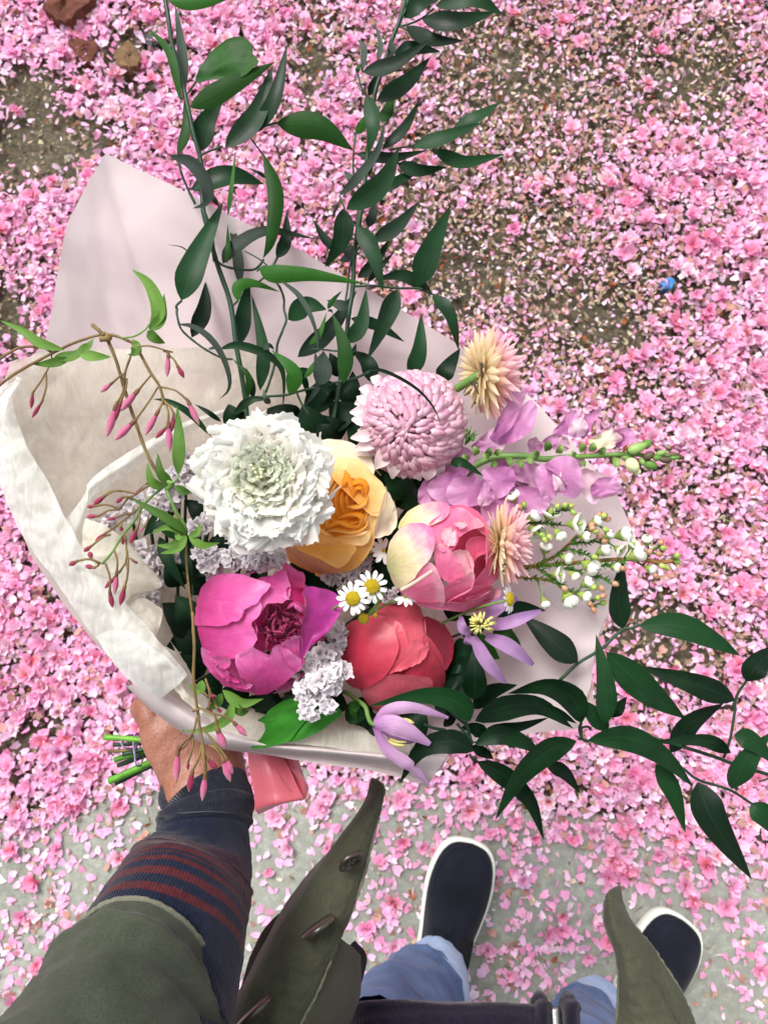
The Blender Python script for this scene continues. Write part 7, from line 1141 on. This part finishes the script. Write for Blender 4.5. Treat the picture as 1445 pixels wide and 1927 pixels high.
jstem(j1, V3, [(-40, 615), (100, 530), (200, 520), (260, 530), (300, 555)], .0012, .004); jstem(j1, V3, [(525, 395), (560, 425), (590, 455)], .0017, .004); jstem(j1, V3, [(590, 450), (620, 470), (570, 475)], .0028, .003)
jstem(j1, V3, [(690, 470), (760, 460), (820, 425), (855, 385)], .0009, .006, STEML); jstem(j1, V3, [(760, 520), (735, 590), (710, 670), (705, 740)], .0010, .003); jstem(j1, V3, [(295, 565), (290, 610), (262, 668)], .0007, .004)
jstem(j1, V3, [(775, 518), (850, 515), (940, 540), (980, 550)], .0008, .005)
for a in [((262, 665), (240, 830), (183, 922), 22, JD), ((262, 665), (188, 780), (178, 870), 22, JD), ((710, 670), (640, 722), (572, 776), 26, JB, True), ((705, 740), (662, 845), (605, 1032), 42, JB), ((720, 700), (690, 820), (640, 960), 28, JD), ((862, 675), (785, 765), (680, 886), 40, JB), ((895, 750), (765, 940), (648, 1050), 40, JB), ((930, 545), (955, 560), (948, 690), 30, JB), ((960, 570), (1005, 625), (1044, 695), 28, JD, True), ((918, 748), (1065, 825), (1128, 958), 34, JB, True), ((925, 810), (900, 880), (822, 1022), 34, JB), ((930, 820), (955, 950), (964, 1112), 36, JB), ((935, 830), (985, 900), (975, 1000), 26, JD), ((945, 850), (950, 970), (882, 1038), 26, JD)]:
    jbud(j1, V3, *a[:4], .004, a[4], len(a) > 5)
jleaves(j1, V3, [([(370, 540), (230, 500), (130, 430), (0, 368)], 56), ([(310, 575), (430, 570), (540, 470)], 64), ([(440, 540), (500, 520), (530, 475)], 50), ([(400, 585), (290, 612), (188, 620)], 52), ([(450, 562), (540, 575), (632, 578)], 60), ([(850, 420), (905, 320), (850, 170), (748, 80)], 88), ([(845, 420), (915, 360), (932, 215)], 66), ([(835, 430), (880, 470), (938, 500)], 60), ([(765, 570), (775, 520), (750, 475)], 58), ([(790, 520), (770, 560), (720, 565)], 30), ([(1012, 1250), (1020, 1060), (1005, 850)], 80)], .006)
leaf('leaf', V3([(1200, 1030), (1080, 900), (960, 830), (865, 815)]), 40 / 3, DLEAF, j1, z=-.03, zt=-.03, n=14); leaf('leaf', V3([(1255, 945), (1180, 890), (1105, 845)]), 30 / 3, DLEAF, j1, z=-.035, n=12)
j2 = thing('jasmine_vine', 'jasmine cluster with many dark red buds over the tissue at left', 'jasmine', (312, 912, -.01), 'jasmine vines')
jstem(j2, V5, [(870, 310), (780, 380), (700, 460), (650, 520), (600, 620), (490, 750), (400, 900), (300, 1020)], .0012, 0.0080, STEML); jstem(j2, V5, [(870, 290), (790, 285), (700, 320), (600, 390), (540, 420), (460, 520)], .0010, 0.0060); jstem(j2, V5, [(860, 320), (760, 400), (640, 510), (540, 590), (420, 680), (340, 740)], .0009, 0.0020)
jstem(j2, V5, [(600, 380), (480, 355), (380, 360), (330, 395)], .0009, 0.0080); jstem(j2, V5, [(515, 760), (525, 900), (515, 1000), (460, 1100)], .0008, 0.0100); jstem(j2, V5, [(520, 860), (540, 1000), (530, 1120), (520, 1180)], .0009, 0.0120); jstem(j2, V5, [(870, 300), (900, 270), (930, 300), (890, 340)], .0026, 0.0080, STEML)
jstem(j2, V5, [(885, 350), (920, 430), (970, 540), (1040, 650), (1070, 740)], .0014, 0.0100, STEML); jstem(j2, V5, [(960, 540), (1000, 650), (1060, 780), (1065, 1000), (1090, 1250), (1120, 1500), (1135, 1780)], .0010, 0.0040, STEMB); jstem(j2, V5, [(1000, 210), (970, 260), (920, 290)], .0009, 0.0100, STEML)
for a in [((480, 355), (335, 395), (220, 482), 46, JD), ((450, 520), (240, 492), (165, 500), 36, JD), ((560, 420), (490, 412), (428, 466), 36, JD), ((460, 525), (270, 582), (160, 590), 38, JD), ((560, 570), (440, 592), (348, 620), 34, JD), ((370, 720), (340, 735), (238, 815), 40, JD), ((380, 750), (205, 855), (135, 905), 40, JD), ((280, 1025), (205, 975), (188, 905), 44, JD), ((265, 1035), (235, 1052), (148, 1035), 42, JD), ((290, 1010), (80, 990), (0, 1030), 44, JD), ((330, 1010), (372, 1270), (396, 1412), 46, JD), ((412, 890), (436, 1090), (415, 1292), 48, JB), ((525, 1000), (508, 1220), (464, 1396), 50, JD), ((515, 1010), (420, 1135), (325, 1240), 38, JD), ((535, 965), (585, 990), (626, 1012), 24, JD), ((640, 560), (622, 690), (555, 835), 44, JD), ((500, 740), (485, 770), (492, 842), 34, JD), ((480, 650), (470, 680), (480, 720), 34, JD), ((800, 330), (700, 290), (600, 380), 10, JD), ((720, 590), (690, 680), (640, 730), 20, JB), ((560, 430), (600, 390), (620, 350), 8, JD)]:
    jbud(j2, V5, *a[:4], .012, a[4])
jleaves(j2, V5, [([(1050, 735), (900, 610), (720, 510), (545, 405)], 84), ([(1060, 735), (930, 640), (860, 600)], 100), ([(1060, 745), (900, 680), (742, 745)], 66), ([(1060, 750), (930, 850), (782, 848)], 66), ([(1070, 765), (985, 880), (825, 925)], 76), ([(1085, 765), (1210, 850), (1372, 825)], 76), ([(1085, 765), (1165, 730), (1195, 640)], 66), ([(860, 330), (750, 260), (712, 88)], 90), ([(935, 290), (835, 190), (805, 10)], 95), ([(955, 310), (1050, 360), (1112, 345)], 74), ([(960, 740), (1010, 780), (1060, 760)], 60)], .012)
for k in range(6): jstem(j2, V5, [(1090 + k * 12, 800), (1100 + k * 6, 1000 + k * 20), (1130 + k * 10, 1300)], .0012, -.05 - .002 * k, STEMG)
j3 = thing('jasmine_vine', 'jasmine sprig trailing over the wrist at the bottom of the paper', 'jasmine', (372, 1335, .005), 'jasmine vines')
jstem(j3, V7, [(600, -420), (606, -300), (611, -194), (606, 0), (630, 180), (645, 300), (662, 400), (672, 500), (680, 590)], .0013, 0.0220); jstem(j3, V7, [(690, 20), (720, 100), (760, 190)], .0009, 0.0160); jstem(j3, V7, [(640, 170), (700, 195), (740, 225), (750, 300)], .0009, 0.0220); jstem(j3, V7, [(625, 230), (612, 300), (590, 340), (540, 395), (515, 430)], .0009, 0.0200); jstem(j3, V7, [(600, 190), (640, 180)], .0012, 0.0220)
jstem(j3, V7, [(660, 290), (720, 370), (780, 440), (800, 480)], .0010, 0.0200)
for a in [((745, 240), (752, 300), (802, 424), 46, JB), ((740, 212), (855, 262), (936, 346), 36, JB), ((540, 395), (510, 425), (498, 634), 40, JB, True), ((600, 340), (575, 500), (570, 556), 18, JD), ((655, 400), (600, 560), (578, 686), 40, JD, True), ((670, 480), (680, 580), (660, 742), 38, JB, True), ((700, 400), (785, 480), (833, 625), 42, JB, True), ((720, 400), (805, 475), (848, 580), 34, JB), ((640, 440), (690, 485), (752, 550), 34, JD), ((590, 360), (540, 420), (520, 440), 10, JD), ((680, -10), (700, 180), (725, 200), 14, JD), ((655, 70), (690, 98), (745, 98), 22, JD), ((740, 160), (755, 175), (778, 200), 20, JD)]:
    jbud(j3, V7, *a[:4], .020, a[4], len(a) > 5)
jleaves(j3, V7, [([(850, 125), (820, 230), (700, 300), (545, 318)], 62), ([(785, 60), (900, 140), (1040, 115)], 70), ([(855, 140), (900, 195), (950, 190)], 62), ([(660, 0), (640, 60), (570, 30)], 60), ([(780, 80), (740, 150), (680, 180)], 60), ([(545, 318), (540, 300), (538, 290)], 12)], .010)
